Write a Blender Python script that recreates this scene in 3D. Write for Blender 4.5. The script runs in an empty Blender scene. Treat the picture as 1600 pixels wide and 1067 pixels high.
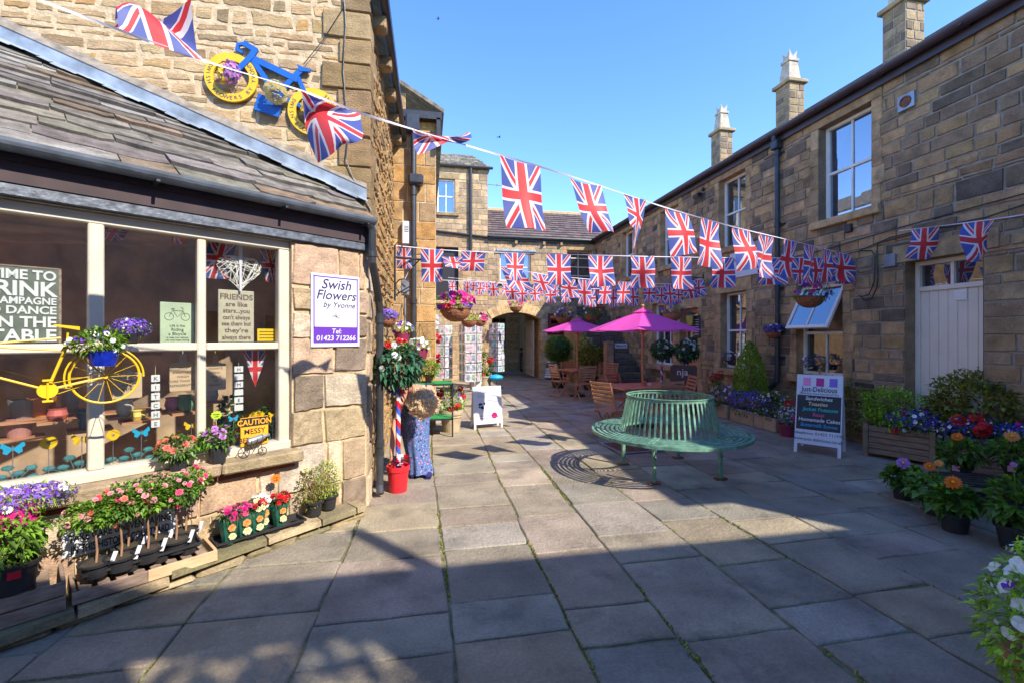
import bpy, bmesh, math, random
from mathutils import Vector, Matrix
# ---------------------------------------------------------------- camera, world, sun
sc = bpy.context.scene
C = sc.collection
PI = math.pi
FPX, HOR, EYE = 700.0, 528.0, 1.6
YAW = math.atan(133 / FPX)
SA, CA = math.sin(YAW), math.cos(YAW)
camd = bpy.data.cameras.new('camera'); cam = bpy.data.objects.new('camera', camd); C.objects.link(cam)
cam.location = (0, 0, EYE); cam.rotation_euler = (PI / 2, 0, -YAW)
camd.sensor_width = 36; camd.lens = 36 * FPX / 1600; camd.shift_y = -5.5 / 1600
camd.clip_start = 0.05; camd.clip_end = 600
sc.camera = cam
SUND = Vector((0.74, -0.9, 1.0)).normalized()          # towards the sun
w = bpy.data.worlds.new('World'); sc.world = w; w.use_nodes = True
nt = w.node_tree; bg = nt.nodes['Background']
sky = nt.nodes.new('ShaderNodeTexSky'); sky.sky_type = 'NISHITA'; sky.sun_disc = False
sky.sun_elevation = math.asin(SUND.z); sky.sun_rotation = math.atan2(SUND.x, SUND.y)
sky.air_density = 0.85; sky.dust_density = 0.0; sky.ozone_density = 2.6
hs = nt.nodes.new('ShaderNodeHueSaturation'); hs.inputs['Saturation'].default_value = 1.2; hs.inputs['Value'].default_value = 0.8; hs.inputs['Hue'].default_value = 0.510
nt.links.new(sky.outputs[0], hs.inputs['Color']); nt.links.new(hs.outputs[0], bg.inputs[0]); bg.inputs[1].default_value = 0.15
sl = bpy.data.lights.new('sun', 'SUN'); sl.energy = 2.05; sl.angle = math.radians(0.53); sl.color = (1.0, 0.915, 0.78)
so = bpy.data.objects.new('sun', sl); C.objects.link(so)
so.rotation_euler = SUND.to_track_quat('Z', 'Y').to_euler()
so.location = (10, -12, 20)
sc.view_settings.view_transform = 'Standard'; sc.view_settings.look = 'None'
sc.view_settings.exposure = 2.1; sc.view_settings.gamma = 1
sc.cycles.max_bounces = 8; sc.cycles.transparent_max_bounces = 12

# ---------------------------------------------------------------- helpers
def ray(px, py):
    u = (px - 800) / FPX; v = (HOR - py) / FPX
    return Vector((SA + u * CA, CA - u * SA, v))
def atd(px, py, t):                      # real point seen at that pixel, t metres deep
    return Vector((0, 0, EYE)) + ray(px, py) * t
def gnd(px, py, z=0.0):
    r = ray(px, py); t = (z - EYE) / r.z
    return Vector((r.x * t, r.y * t, z))
class Frame:                             # a wall plane: x along it, -y out of it, z up
    def __init__(s, x, y, deg):
        s.m = Matrix.Translation((x, y, 0)) @ Matrix.Rotation(math.radians(deg), 4, 'Z')
        s.inv = s.m.inverted(); s.rz = math.radians(deg)
    def uz(s, px, py, d=0.0):            # wall coordinates of the point seen at a pixel, plane d in front of the wall
        o = s.inv @ Vector((0, 0, EYE)); r = (s.inv.to_3x3() @ ray(px, py))
        t = (-d - o.y) / r.y
        p = o + r * t
        return p.x, p.z
    def u(s, px, d=0.0): return s.uz(px, HOR, d)[0]
    def w(s, u, d, z): return s.m @ Vector((u, -d, z))
FR = Frame(6.6, 17.0, -90)               # long stone range on the right
FG = Frame(-0.6, 4.8, 0)                 # gable with the painted bicycle (u negative to the left)
FL = Frame(-0.6, 4.8, 90)                # long side wall on the left
FS = Frame(-0.56, 4.4, 36.87)            # shop front (u negative to the left)
FC = Frame(-0.6, 8.2, 0)                 # cottage end wall
FF = Frame(0.0, 16.9, 0)                 # far range with the archway

def Wm(o):
    m = o.matrix_basis.copy()
    return Wm(o.parent) @ m if o.parent else m
def put(o, parent, world):
    if parent is not None:
        o.parent = parent; o.matrix_basis = Wm(parent).inverted() @ world
    else: o.matrix_basis = world
def tag(o, label, cat, group=None, kind=None):
    if label: o['label'] = label
    if cat: o['category'] = cat
    if group: o['group'] = group
    if kind: o['kind'] = kind
    return o
def thing(name, label, cat, loc=(0, 0, 0), rz=0.0, group=None):
    o = bpy.data.objects.new(name, None); C.objects.link(o); o.empty_display_size = 0.1
    o.matrix_basis = Matrix.Translation(loc) @ Matrix.Rotation(rz, 4, 'Z')
    return tag(o, label, cat, group)
def struct(o): o['kind'] = 'structure'; return o
def copy_tree(o, parent=None):
    c = o.copy(); C.objects.link(c)
    if parent is not None: c.parent = parent
    for ch in [x for x in bpy.data.objects if x.parent == o]: copy_tree(ch, c)
    return c

class MB:
    def __init__(s): s.v = []; s.f = []; s.mi = []; s.col = []; s.uv = []; s.hasuv = False; s.hascol = False
    def add(s, vs, fs, mi=0, col=None, uvs=None):
        b = len(s.v); s.v += [tuple(p) for p in vs]
        for i, f in enumerate(fs):
            s.f.append(tuple(b + k for k in f)); s.mi.append(mi)
            s.col.append(col or (1, 1, 1)); 
            if col: s.hascol = True
            if uvs: s.hasuv = True; s.uv.append([uvs[k] for k in f])
            else: s.uv.append(None)
        return s
    def quad(s, a, b, c, d, mi=0, col=None): return s.add([a, b, c, d], [(0, 1, 2, 3)], mi, col)
    def box(s, x0, y0, z0, x1, y1, z1, mi=0, col=None, m=None):
        if x0 > x1: x0, x1 = x1, x0
        if y0 > y1: y0, y1 = y1, y0
        if z0 > z1: z0, z1 = z1, z0
        vs = [Vector(p) for p in ((x0,y0,z0),(x1,y0,z0),(x1,y1,z0),(x0,y1,z0),(x0,y0,z1),(x1,y0,z1),(x1,y1,z1),(x0,y1,z1))]
        if m is not None: vs = [m @ p for p in vs]
        return s.add(vs, [(0,3,2,1),(4,5,6,7),(0,1,5,4),(1,2,6,5),(2,3,7,6),(3,0,4,7)], mi, col)
    def bbox(s, x0, y0, z0, x1, y1, z1, b=0.01, mi=0, col=None, m=None, jit=0, rnd=random):
        # box with chamfered edges
        if x0 > x1: x0, x1 = x1, x0
        if y0 > y1: y0, y1 = y1, y0
        if z0 > z1: z0, z1 = z1, z0
        b = min(b, (x1-x0)/2.1, (y1-y0)/2.1, (z1-z0)/2.1)
        vs = []; idx = {}
        J = {}
        for i, X in enumerate((x0, x1)):
            for j, Y in enumerate((y0, y1)):
                for k, Z in enumerate((z0, z1)):
                    J[(i,j,k)] = Vector((rnd.uniform(-jit,jit), rnd.uniform(-jit,jit), rnd.uniform(-jit,jit))) if jit else Vector((0,0,0))
                    sx = b if i == 0 else -b; sy = b if j == 0 else -b; sz = b if k == 0 else -b
                    for a, off in enumerate(((0, sy, sz), (sx, 0, sz), (sx, sy, 0))):
                        idx[(i,j,k,a)] = len(vs); p = Vector((X+off[0], Y+off[1], Z+off[2])) + J[(i,j,k)]
                        vs.append(m @ p if m is not None else p)
        fs = []
        for i in (0, 1):
            q = [idx[(i,0,0,0)], idx[(i,1,0,0)], idx[(i,1,1,0)], idx[(i,0,1,0)]]; fs.append(q if i else q[::-1])
            q = [idx[(0,i,0,1)], idx[(0,i,1,1)], idx[(1,i,1,1)], idx[(1,i,0,1)]]; fs.append(q if i else q[::-1])
            q = [idx[(0,0,i,2)], idx[(1,0,i,2)], idx[(1,1,i,2)], idx[(0,1,i,2)]]; fs.append(q if i else q[::-1])
        for i in (0, 1):
            for j in (0, 1):
                fs.append([idx[(i,j,0,0)], idx[(i,j,1,0)], idx[(i,j,1,1)], idx[(i,j,0,1)]])
                fs.append([idx[(i,0,j,0)], idx[(i,1,j,0)], idx[(i,1,j,2)], idx[(i,0,j,2)]])
                fs.append([idx[(0,i,j,1)], idx[(1,i,j,1)], idx[(1,i,j,2)], idx[(0,i,j,2)]])
                for k in (0, 1): fs.append([idx[(i,j,k,0)], idx[(i,j,k,1)], idx[(i,j,k,2)]])
        return s.add(vs, fs, mi, col)
    def tube(s, pts, r, n=8, mi=0, col=None, cap=True, closed=False):
        pts = [Vector(p) for p in pts]
        N = len(pts); rs = r if isinstance(r, (list, tuple)) else [r] * N
        vs = []; fs = []
        up = None
        for i, p in enumerate(pts):
            if closed: d = pts[(i+1) % N] - pts[i-1]
            else: d = pts[min(i+1, N-1)] - pts[max(i-1, 0)]
            if d.length < 1e-9: d = Vector((0, 0, 1))
            d.normalize()
            if up is None: up = Vector((0,0,1)) if abs(d.z) < 0.9 else Vector((1,0,0))
            a = d.cross(up)
            if a.length < 1e-6: a = d.cross(Vector((0,1,0.01)))
            a.normalize(); b = a.cross(d).normalized(); up = b
            for k in range(n):
                t = 2 * PI * k / n; vs.append(p + (a * math.cos(t) + b * math.sin(t)) * rs[i])
        M = N if closed else N - 1
        for i in range(M):
            for k in range(n):
                j = (i + 1) % N
                fs.append((i*n+k, i*n+(k+1) % n, j*n+(k+1) % n, j*n+k))
        if cap and not closed:
            fs.append(tuple(range(n))[::-1]); fs.append(tuple((N-1)*n + k for k in range(n)))
        return s.add(vs, fs, mi, col)
    def lathe(s, prof, n=24, c=(0,0,0), mi=0, col=None, m=None, a0=0, a1=2*PI):
        vs = []; fs = []; full = abs(a1 - a0 - 2*PI) < 1e-6
        K = n if full else n + 1
        for (r, z) in prof:
            for k in range(K):
                t = a0 + (a1 - a0) * k / n; p = Vector((c[0] + r*math.cos(t), c[1] + r*math.sin(t), c[2] + z))
                vs.append(m @ p if m is not None else p)
        for i in range(len(prof) - 1):
            for k in range(n):
                k2 = (k + 1) % K
                fs.append((i*K+k, i*K+k2, (i+1)*K+k2, (i+1)*K+k))
        if full:
            if prof[0][0] > 1e-6: fs.append(tuple(range(K))[::-1])
            if prof[-1][0] > 1e-6: fs.append(tuple((len(prof)-1)*K + k for k in range(K)))
        return s.add(vs, fs, mi, col)
    def prism(s, poly, y0, y1, mi=0, col=None, m=None):      # polygon in xz, extruded in y
        n = len(poly); vs = [Vector((p[0], y0, p[1])) for p in poly] + [Vector((p[0], y1, p[1])) for p in poly]
        if m is not None: vs = [m @ v for v in vs]
        fs = [tuple(range(n)), tuple(range(2*n-1, n-1, -1))] + [(i, i+n, (i+1) % n + n, (i+1) % n) for i in range(n)]
        return s.add(vs, fs, mi, col)
    def sphere(s, c, r, n=12, mi=0, col=None, sq=(1,1,1), jit=0, rnd=random):
        vs = []; fs = []; R = n // 2
        for i in range(R + 1):
            ph = PI * i / R
            for k in range(n):
                t = 2*PI*k/n; q = 1 + (rnd.uniform(-jit, jit) if jit else 0)
                vs.append((c[0]+r*sq[0]*q*math.sin(ph)*math.cos(t), c[1]+r*sq[1]*q*math.sin(ph)*math.sin(t), c[2]+r*sq[2]*q*math.cos(ph)))
        for i in range(R):
            for k in range(n): fs.append((i*n+k, (i+1)*n+k, (i+1)*n+(k+1) % n, i*n+(k+1) % n))
        return s.add(vs, fs, mi, col)
    def mesh(s, name, mats, smooth=False):
        me = bpy.data.meshes.new(name); me.from_pydata(s.v, [], s.f)
        for m in (mats if isinstance(mats, (list, tuple)) else [mats]): me.materials.append(m)
        me.polygons.foreach_set('material_index', s.mi)
        if smooth: me.polygons.foreach_set('use_smooth', [True] * len(s.f))
        if s.hascol:
            ca = me.color_attributes.new('Col', 'FLOAT_COLOR', 'CORNER'); d = []
            for f, c in zip(s.f, s.col): d += [c[0], c[1], c[2], 1.0] * len(f)
            ca.data.foreach_set('color', d)
        if s.hasuv:
            ul = me.uv_layers.new(name='UVMap'); d = []
            for f, u in zip(s.f, s.uv):
                for k in range(len(f)): d += list(u[k]) if u else [0, 0]
            ul.data.foreach_set('uv', d)
        me.validate(); me.update()
        return me
    def build(s, name, mats, parent=None, world=None, smooth=False):
        me = s.mesh(name, mats, smooth)
        o = bpy.data.objects.new(name, me); C.objects.link(o)
        if world is None: world = Wm(parent) if parent is not None else Matrix.Identity(4)
        put(o, parent, world)
        return o
def inst(name, me, parent, world):
    o = bpy.data.objects.new(name, me); C.objects.link(o); put(o, parent, world); return o
def recentre(o):
    """move a top-level mesh's origin to the middle of its base"""
    vs = o.data.vertices
    xs = [v.co.x for v in vs]; ys = [v.co.y for v in vs]; z = min(v.co.z for v in vs)
    c = Vector(((min(xs)+max(xs))/2, (min(ys)+max(ys))/2, z))
    o.data.transform(Matrix.Translation(-c)); o.matrix_basis = o.matrix_basis @ Matrix.Translation(c)
    return o

# ---------------------------------------------------------------- materials
def newmat(name):
    m = bpy.data.materials.new(name); m.use_nodes = True
    return m, m.node_tree, m.node_tree.nodes['Principled BSDF']
def N(nt, t, **kw):
    n = nt.nodes.new('ShaderNode' + t)
    for k, v in kw.items(): setattr(n, k, v)
    return n
def noise_col(nt, base_socket_or_col, amount, scale, stretch=(1,1,1), obj=True, detail=5):
    tc = N(nt, 'TexCoord'); mp = N(nt, 'Mapping'); mp.inputs['Scale'].default_value = stretch
    nt.links.new(tc.outputs['Object'], mp.inputs[0])
    no = N(nt, 'TexNoise'); no.inputs['Scale'].default_value = scale; no.inputs['Detail'].default_value = detail
    nt.links.new(mp.outputs[0], no.inputs['Vector'])
    mr = N(nt, 'MapRange'); mr.inputs[1].default_value = 0.3; mr.inputs[2].default_value = 0.7
    mr.inputs[3].default_value = 1 - amount; mr.inputs[4].default_value = 1 + amount
    nt.links.new(no.outputs[0], mr.inputs[0])
    mx = N(nt, 'VectorMath', operation='MULTIPLY')
    if isinstance(base_socket_or_col, (tuple, list)): mx.inputs[0].default_value = base_socket_or_col[:3]
    else: nt.links.new(base_socket_or_col, mx.inputs[0])
    nt.links.new(mr.outputs[0], mx.inputs[1])
    return mx.outputs[0], no, mp
def bump(nt, p, socks, strength=0.5, dist=0.01):
    last = None
    for sk, st, di in socks:
        b = N(nt, 'Bump'); b.inputs['Strength'].default_value = st; b.inputs['Distance'].default_value = di
        nt.links.new(sk, b.inputs['Height'])
        if last is not None: nt.links.new(last, b.inputs['Normal'])
        last = b.outputs[0]
    nt.links.new(last, p.inputs['Normal'])
def mat(name, col, rough=0.6, metal=0.0, var=0.12, scale=8, bmp=0.0, bscale=40, stretch=(1,1,1), spec=None, coat=0, emit=None):
    m, nt, p = newmat(name)
    p.inputs['Roughness'].default_value = rough; p.inputs['Metallic'].default_value = metal
    if spec is not None: p.inputs['Specular IOR Level'].default_value = spec
    if coat: p.inputs['Coat Weight'].default_value = coat
    if var > 0:
        s, no, mp = noise_col(nt, col, var, scale, stretch); nt.links.new(s, p.inputs['Base Color'])
    else: p.inputs['Base Color'].default_value = (*col[:3], 1)
    if bmp > 0:
        tc = N(nt, 'TexCoord'); mp = N(nt, 'Mapping'); mp.inputs['Scale'].default_value = stretch
        nt.links.new(tc.outputs['Object'], mp.inputs[0])
        n2 = N(nt, 'TexNoise'); n2.inputs['Scale'].default_value = bscale; n2.inputs['Detail'].default_value = 6
        nt.links.new(mp.outputs[0], n2.inputs['Vector'])
        bump(nt, p, [(n2.outputs[0], bmp, 0.02)])
    return m
def stone_mat(name, var=0.3, scale=5, b1=0.6, b2=0.5, speck=0.22, warm=(1.12,1.0,0.84), stain=(0.05,0.045,0.04), stain_amt=0.35, stretch=(1,1,1), d1=0.02, d2=0.006, rough=0.9):
    m, nt, p = newmat(name); p.inputs['Roughness'].default_value = rough; p.inputs['Specular IOR Level'].default_value = 0.25
    at = N(nt, 'VertexColor', layer_name='Col'); wm_ = N(nt, 'VectorMath', operation='MULTIPLY'); wm_.inputs[1].default_value = warm; nt.links.new(at.outputs[0], wm_.inputs[0])
    s, no, mp = noise_col(nt, wm_.outputs[0], var, scale, stretch, detail=8)
    nf = N(nt, 'TexNoise'); nf.inputs['Scale'].default_value = 55; nf.inputs['Detail'].default_value = 8; nf.inputs['Roughness'].default_value = 0.8
    nt.links.new(mp.outputs[0], nf.inputs['Vector'])
    mf = N(nt, 'MapRange'); mf.inputs[1].default_value = 0.36; mf.inputs[2].default_value = 0.64; mf.inputs[3].default_value = 1 - speck*1.3; mf.inputs[4].default_value = 1 + speck
    nt.links.new(nf.outputs[0], mf.inputs[0]); mq = N(nt, 'VectorMath', operation='MULTIPLY'); nt.links.new(s, mq.inputs[0]); nt.links.new(mf.outputs[0], mq.inputs[1]); s = mq.outputs[0]
    # blotchy weather stains
    n2 = N(nt, 'TexNoise'); n2.inputs['Scale'].default_value = 2.2; n2.inputs['Detail'].default_value = 9; n2.inputs['Roughness'].default_value = 0.7
    nt.links.new(mp.outputs[0], n2.inputs['Vector'])
    mr = N(nt, 'MapRange'); mr.inputs[1].default_value = 0.52; mr.inputs[2].default_value = 0.72; mr.inputs[4].default_value = stain_amt
    nt.links.new(n2.outputs[0], mr.inputs[0])
    mx = N(nt, 'Mix', data_type='RGBA'); nt.links.new(mr.outputs[0], mx.inputs['Factor'])
    nt.links.new(s, mx.inputs['A']); mx.inputs['B'].default_value = (*stain, 1)
    nt.links.new(mx.outputs['Result'], p.inputs['Base Color'])
    n3 = N(nt, 'TexNoise'); n3.inputs['Scale'].default_value = 26; n3.inputs['Detail'].default_value = 8; n3.inputs['Roughness'].default_value = 0.75
    n4 = N(nt, 'TexNoise'); n4.inputs['Scale'].default_value = 110; n4.inputs['Detail'].default_value = 6
    nt.links.new(mp.outputs[0], n3.inputs['Vector']); nt.links.new(mp.outputs[0], n4.inputs['Vector'])
    bump(nt, p, [(n3.outputs[0], b1, d1), (n4.outputs[0], b2, d2)])
    return m
M = {}
M['stone'] = stone_mat('stone', 0.28, 6, 0.9, 0.6, stain_amt=0.3)
M['stone_right'] = stone_mat('stone_right_side', 0.32, 5, 0.8, 0.6, stain=(0.035,0.03,0.028), stain_amt=0.55)  # stronger, darker weather stains than the plain stone
M['gable_stone'] = stone_mat('gable_stone', 0.25, 5, 1.0, 0.6, stain=(0.2,0.14,0.07), stain_amt=0.4, stretch=(1,1,2.6), d1=0.035)
M['flag'] = stone_mat('flagstone', 0.24, warm=(1.36,1.34,1.25), scale=2.5, b1=1.0, b2=0.6, speck=0.17, stain=(0.12,0.11,0.09), stain_amt=0.75, d1=0.03, d2=0.005, rough=0.8)
M['slate'] = stone_mat('stone_slate', 0.45, 9, warm=(.98,1.0,.98), b1=0.9, b2=0.6, stain=(0.2,0.18,0.16), stain_amt=0.35, d1=0.02, rough=0.9)
M['bluestone'] = stone_mat('blue_slate', 0.2, 9, 0.4, 0.4, stain=(0.1,0.09,0.1), stain_amt=0.3, rough=0.75)
def mortar(name, c): return mat(name, c, 0.95, var=0.25, scale=14, bmp=0.6, bscale=50)
M['mortar_cream'] = mortar('mortar_cream', (0.50, 0.385, 0.235))
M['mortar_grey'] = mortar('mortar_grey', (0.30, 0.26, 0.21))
M['mortar_dark'] = mortar('mortar_dark', (0.26, 0.215, 0.165))
M['soil'] = mat('soil', (0.045, 0.035, 0.022), 1, var=0.4, scale=30, bmp=0.8, bscale=60)
M['joint'] = mat('joint_moss', (0.17, 0.16, 0.08), 1, var=0.5, scale=10, bmp=0.8, bscale=80)
M['white'] = mat('white_paint', (0.80, 0.78, 0.73), 0.45, var=0.06, scale=6, bmp=0.1)
M['cream'] = mat('cream_paint', (0.54, 0.48, 0.38), 0.45, var=0.07, scale=5, bmp=0.1)
M['door_paint'] = mat('door_paint', (0.78, 0.68, 0.56), 0.5, var=0.06, scale=4, bmp=0.1)
M['black'] = mat('black_iron', (0.02, 0.021, 0.024), 0.4, var=0.3, scale=12, bmp=0.15, bscale=30)
M['pipe'] = mat('pipe_paint', (0.035, 0.038, 0.045), 0.35, var=0.3, scale=10, bmp=0.1, bscale=30)
M['blackplastic'] = mat('black_plastic', (0.022, 0.022, 0.025), 0.45, var=0.2, scale=20)
M['gutter_grey'] = mat('gutter_paint', (0.11, 0.13, 0.16), 0.4, var=0.35, scale=6, bmp=0.2, bscale=20)
M['purple_grey'] = mat('gutter_maroon', (0.055, 0.042, 0.055), 0.4, var=0.2, scale=6)
M['fascia'] = mat('fascia_wood', (0.04, 0.022, 0.025), 0.7, var=0.3, scale=6)
M['lead'] = mat('lead_flashing', (0.25, 0.30, 0.35), 0.55, 0.2, var=0.4, scale=5, bmp=0.4, bscale=9)
M['galv'] = mat('galvanised', (0.32, 0.34, 0.37), 0.4, 0.6, var=0.2)
M['yellow'] = mat('yellow_paint', (0.72, 0.44, 0.01), 0.4, var=0.08)
M['blue'] = mat('blue_paint', (0.01, 0.10, 0.40), 0.4, var=0.08)
M['red'] = mat('red_plastic', (0.62, 0.02, 0.03), 0.35, var=0.08)
M['maroon'] = mat('maroon_plastic', (0.25, 0.03, 0.08), 0.4, var=0.08)
M['signwhite'] = mat('sign_white', (0.62, 0.62, 0.64), 0.35, var=0.03)
M['purple'] = mat('sign_purple', (0.12, 0.035, 0.38), 0.35, var=0.03)
M['ink'] = mat('ink_black', (0.015, 0.015, 0.018), 0.5, var=0)
M['inkblue'] = mat('ink_indigo', (0.025, 0.02, 0.11), 0.5, var=0)
M['wood'] = mat('teak', (0.42, 0.20, 0.10), 0.45, var=0.3, scale=10, stretch=(1,1,6), bmp=0.15)
M['wood_pole'] = mat('pole_wood', (0.42, 0.22, 0.10), 0.45, var=0.2)
M['crate'] = mat('weathered_wood', (0.27, 0.19, 0.14), 0.85, var=0.4, scale=9, stretch=(1,4,4), bmp=0.3)
M['crate_new'] = mat('fresh_pine', (0.56, 0.36, 0.20), 0.8, var=0.2, scale=9, stretch=(1,4,4), bmp=0.2)
M['planter_wood'] = mat('planter_wood', (0.24, 0.15, 0.095), 0.8, var=0.3, scale=8, stretch=(1,4,6), bmp=0.3)
M['terracotta'] = mat('terracotta', (0.42, 0.17, 0.09), 0.8, var=0.2, bmp=0.2)
M['pot_stone'] = mat('buff_pot', (0.42, 0.33, 0.21), 0.75, var=0.2, bmp=0.2)
M['wicker'] = mat('wicker', (0.30, 0.11, 0.05), 0.8, var=0.4, scale=30, stretch=(1,1,3), bmp=0.8, bscale=45)
M['bench'] = mat('bench_green', (0.125, 0.265, 0.185), 0.5, var=0.45, scale=16, bmp=0.2)
M['rust'] = mat('rusty_foot', (0.20, 0.08, 0.04), 0.8, var=0.4, scale=20)
M['chalk'] = mat('chalkboard', (0.03, 0.034, 0.038), 0.7, var=0.2, scale=4)
M['astro'] = mat('artificial_turf', (0.02, 0.30, 0.08), 0.9, var=0.35, scale=60, bmp=0.9, bscale=150)
M['curtain'] = mat('net_curtain', (0.35, 0.36, 0.38), 0.9, var=0.2)
M['interior'] = mat('shop_interior', (0.50, 0.34, 0.23), 0.9, var=0.5, scale=3)
def leafm(name, c, v=0.35):
    m, nt, p = newmat(name)
    s, no, mp = noise_col(nt, c, v, 6); nt.links.new(s, p.inputs['Base Color'])
    p.inputs['Roughness'].default_value = 0.5
    tr = N(nt, 'BsdfTranslucent'); s2 = N(nt, 'VectorMath', operation='MULTIPLY'); nt.links.new(s, s2.inputs[0]); s2.inputs[1].default_value = (1.6, 1.7, 0.7)
    nt.links.new(s2.outputs[0], tr.inputs[0])
    mx = N(nt, 'MixShader'); mx.inputs[0].default_value = 0.3
    nt.links.new(p.outputs[0], mx.inputs[1]); nt.links.new(tr.outputs[0], mx.inputs[2])
    nt.links.new(mx.outputs[0], nt.nodes['Material Output'].inputs[0])
    return m
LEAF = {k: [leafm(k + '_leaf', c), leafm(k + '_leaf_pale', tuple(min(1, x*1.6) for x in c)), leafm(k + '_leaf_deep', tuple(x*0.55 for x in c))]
        for k, c in {'fresh': (0.13, 0.24, 0.02), 'mid': (0.085, 0.18, 0.022), 'dark': (0.035, 0.10, 0.03), 'silk': (0.03, 0.11, 0.055),
                     'conifer': (0.17, 0.31, 0.015), 'olive': (0.19, 0.20, 0.025), 'grey': (0.13, 0.17, 0.08), 'lime': (0.25, 0.40, 0.03)}.items()}
def petal(name, c):
    m, nt, p = newmat(name); p.inputs['Base Color'].default_value = (*c, 1); p.inputs['Roughness'].default_value = 0.55
    tr = N(nt, 'BsdfTranslucent'); tr.inputs[0].default_value = (*c, 1)
    mx = N(nt, 'MixShader'); mx.inputs[0].default_value = 0.25
    nt.links.new(p.outputs[0], mx.inputs[1]); nt.links.new(tr.outputs[0], mx.inputs[2])
    nt.links.new(mx.outputs[0], nt.nodes['Material Output'].inputs[0])
    return m
PET = {k: petal(k + '_petal', c) for k, c in {'red': (0.62, 0.012, 0.015), 'white': (0.82, 0.82, 0.80), 'pink': (0.75, 0.10, 0.22), 'salmon': (0.80, 0.19, 0.14),
       'palepink': (0.78, 0.33, 0.38), 'magenta': (0.62, 0.012, 0.22), 'purple': (0.16, 0.03, 0.42), 'violet': (0.24, 0.13, 0.62), 'lilac': (0.50, 0.22, 0.55),
       'blue': (0.05, 0.07, 0.50), 'yellow': (0.85, 0.60, 0.02), 'orange': (0.85, 0.22, 0.015), 'cream': (0.80, 0.72, 0.42), 'ribred': (0.72, 0.01, 0.03), 'ribblue': (0.06, 0.12, 0.60), 'apricot': (0.85, 0.36, 0.10),
       'limegreen': (0.5, 0.75, 0.03), 'skyblue': (0.02, 0.42, 0.72)}.items()}
# glass
def glass_mat(name, refl, base=None):
    m, nt, p = newmat(name); nt.nodes.remove(p)
    gl = N(nt, 'BsdfGlossy'); gl.inputs['Roughness'].default_value = 0.01; gl.inputs['Color'].default_value = (0.92, 0.95, 1, 1)
    lw = N(nt, 'LayerWeight'); lw.inputs[0].default_value = refl
    lw.inputs[0].default_value = .5; mx = N(nt, 'MixShader'); pw = N(nt, 'Math', operation='POWER'); nt.links.new(lw.outputs['Facing'], pw.inputs[0]); pw.inputs[1].default_value = 3.0
    mrr = N(nt, 'MapRange'); mrr.inputs[3].default_value = refl; mrr.inputs[4].default_value = .9; nt.links.new(pw.outputs[0], mrr.inputs[0]); nt.links.new(mrr.outputs[0], mx.inputs[0])
    if base: b = N(nt, 'BsdfDiffuse'); b.inputs[0].default_value = (*base, 1)
    else: b = N(nt, 'BsdfTransparent'); b.inputs[0].default_value = (0.92, 0.95, 0.93, 1)
    nt.links.new(b.outputs[0], mx.inputs[1]); nt.links.new(gl.outputs[0], mx.inputs[2])
    nt.links.new(mx.outputs[0], nt.nodes['Material Output'].inputs[0])
    return m
M['glass_shop'] = glass_mat('shop_glass', 0.10)
M['glass'] = glass_mat('window_glass', 0.22, (0.025, 0.025, 0.03))
M['glass_sky'] = glass_mat('sky_window_glass', 0.35, (0.015, 0.03, 0.06))  # blue of the reflected sky put into the base colour
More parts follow.
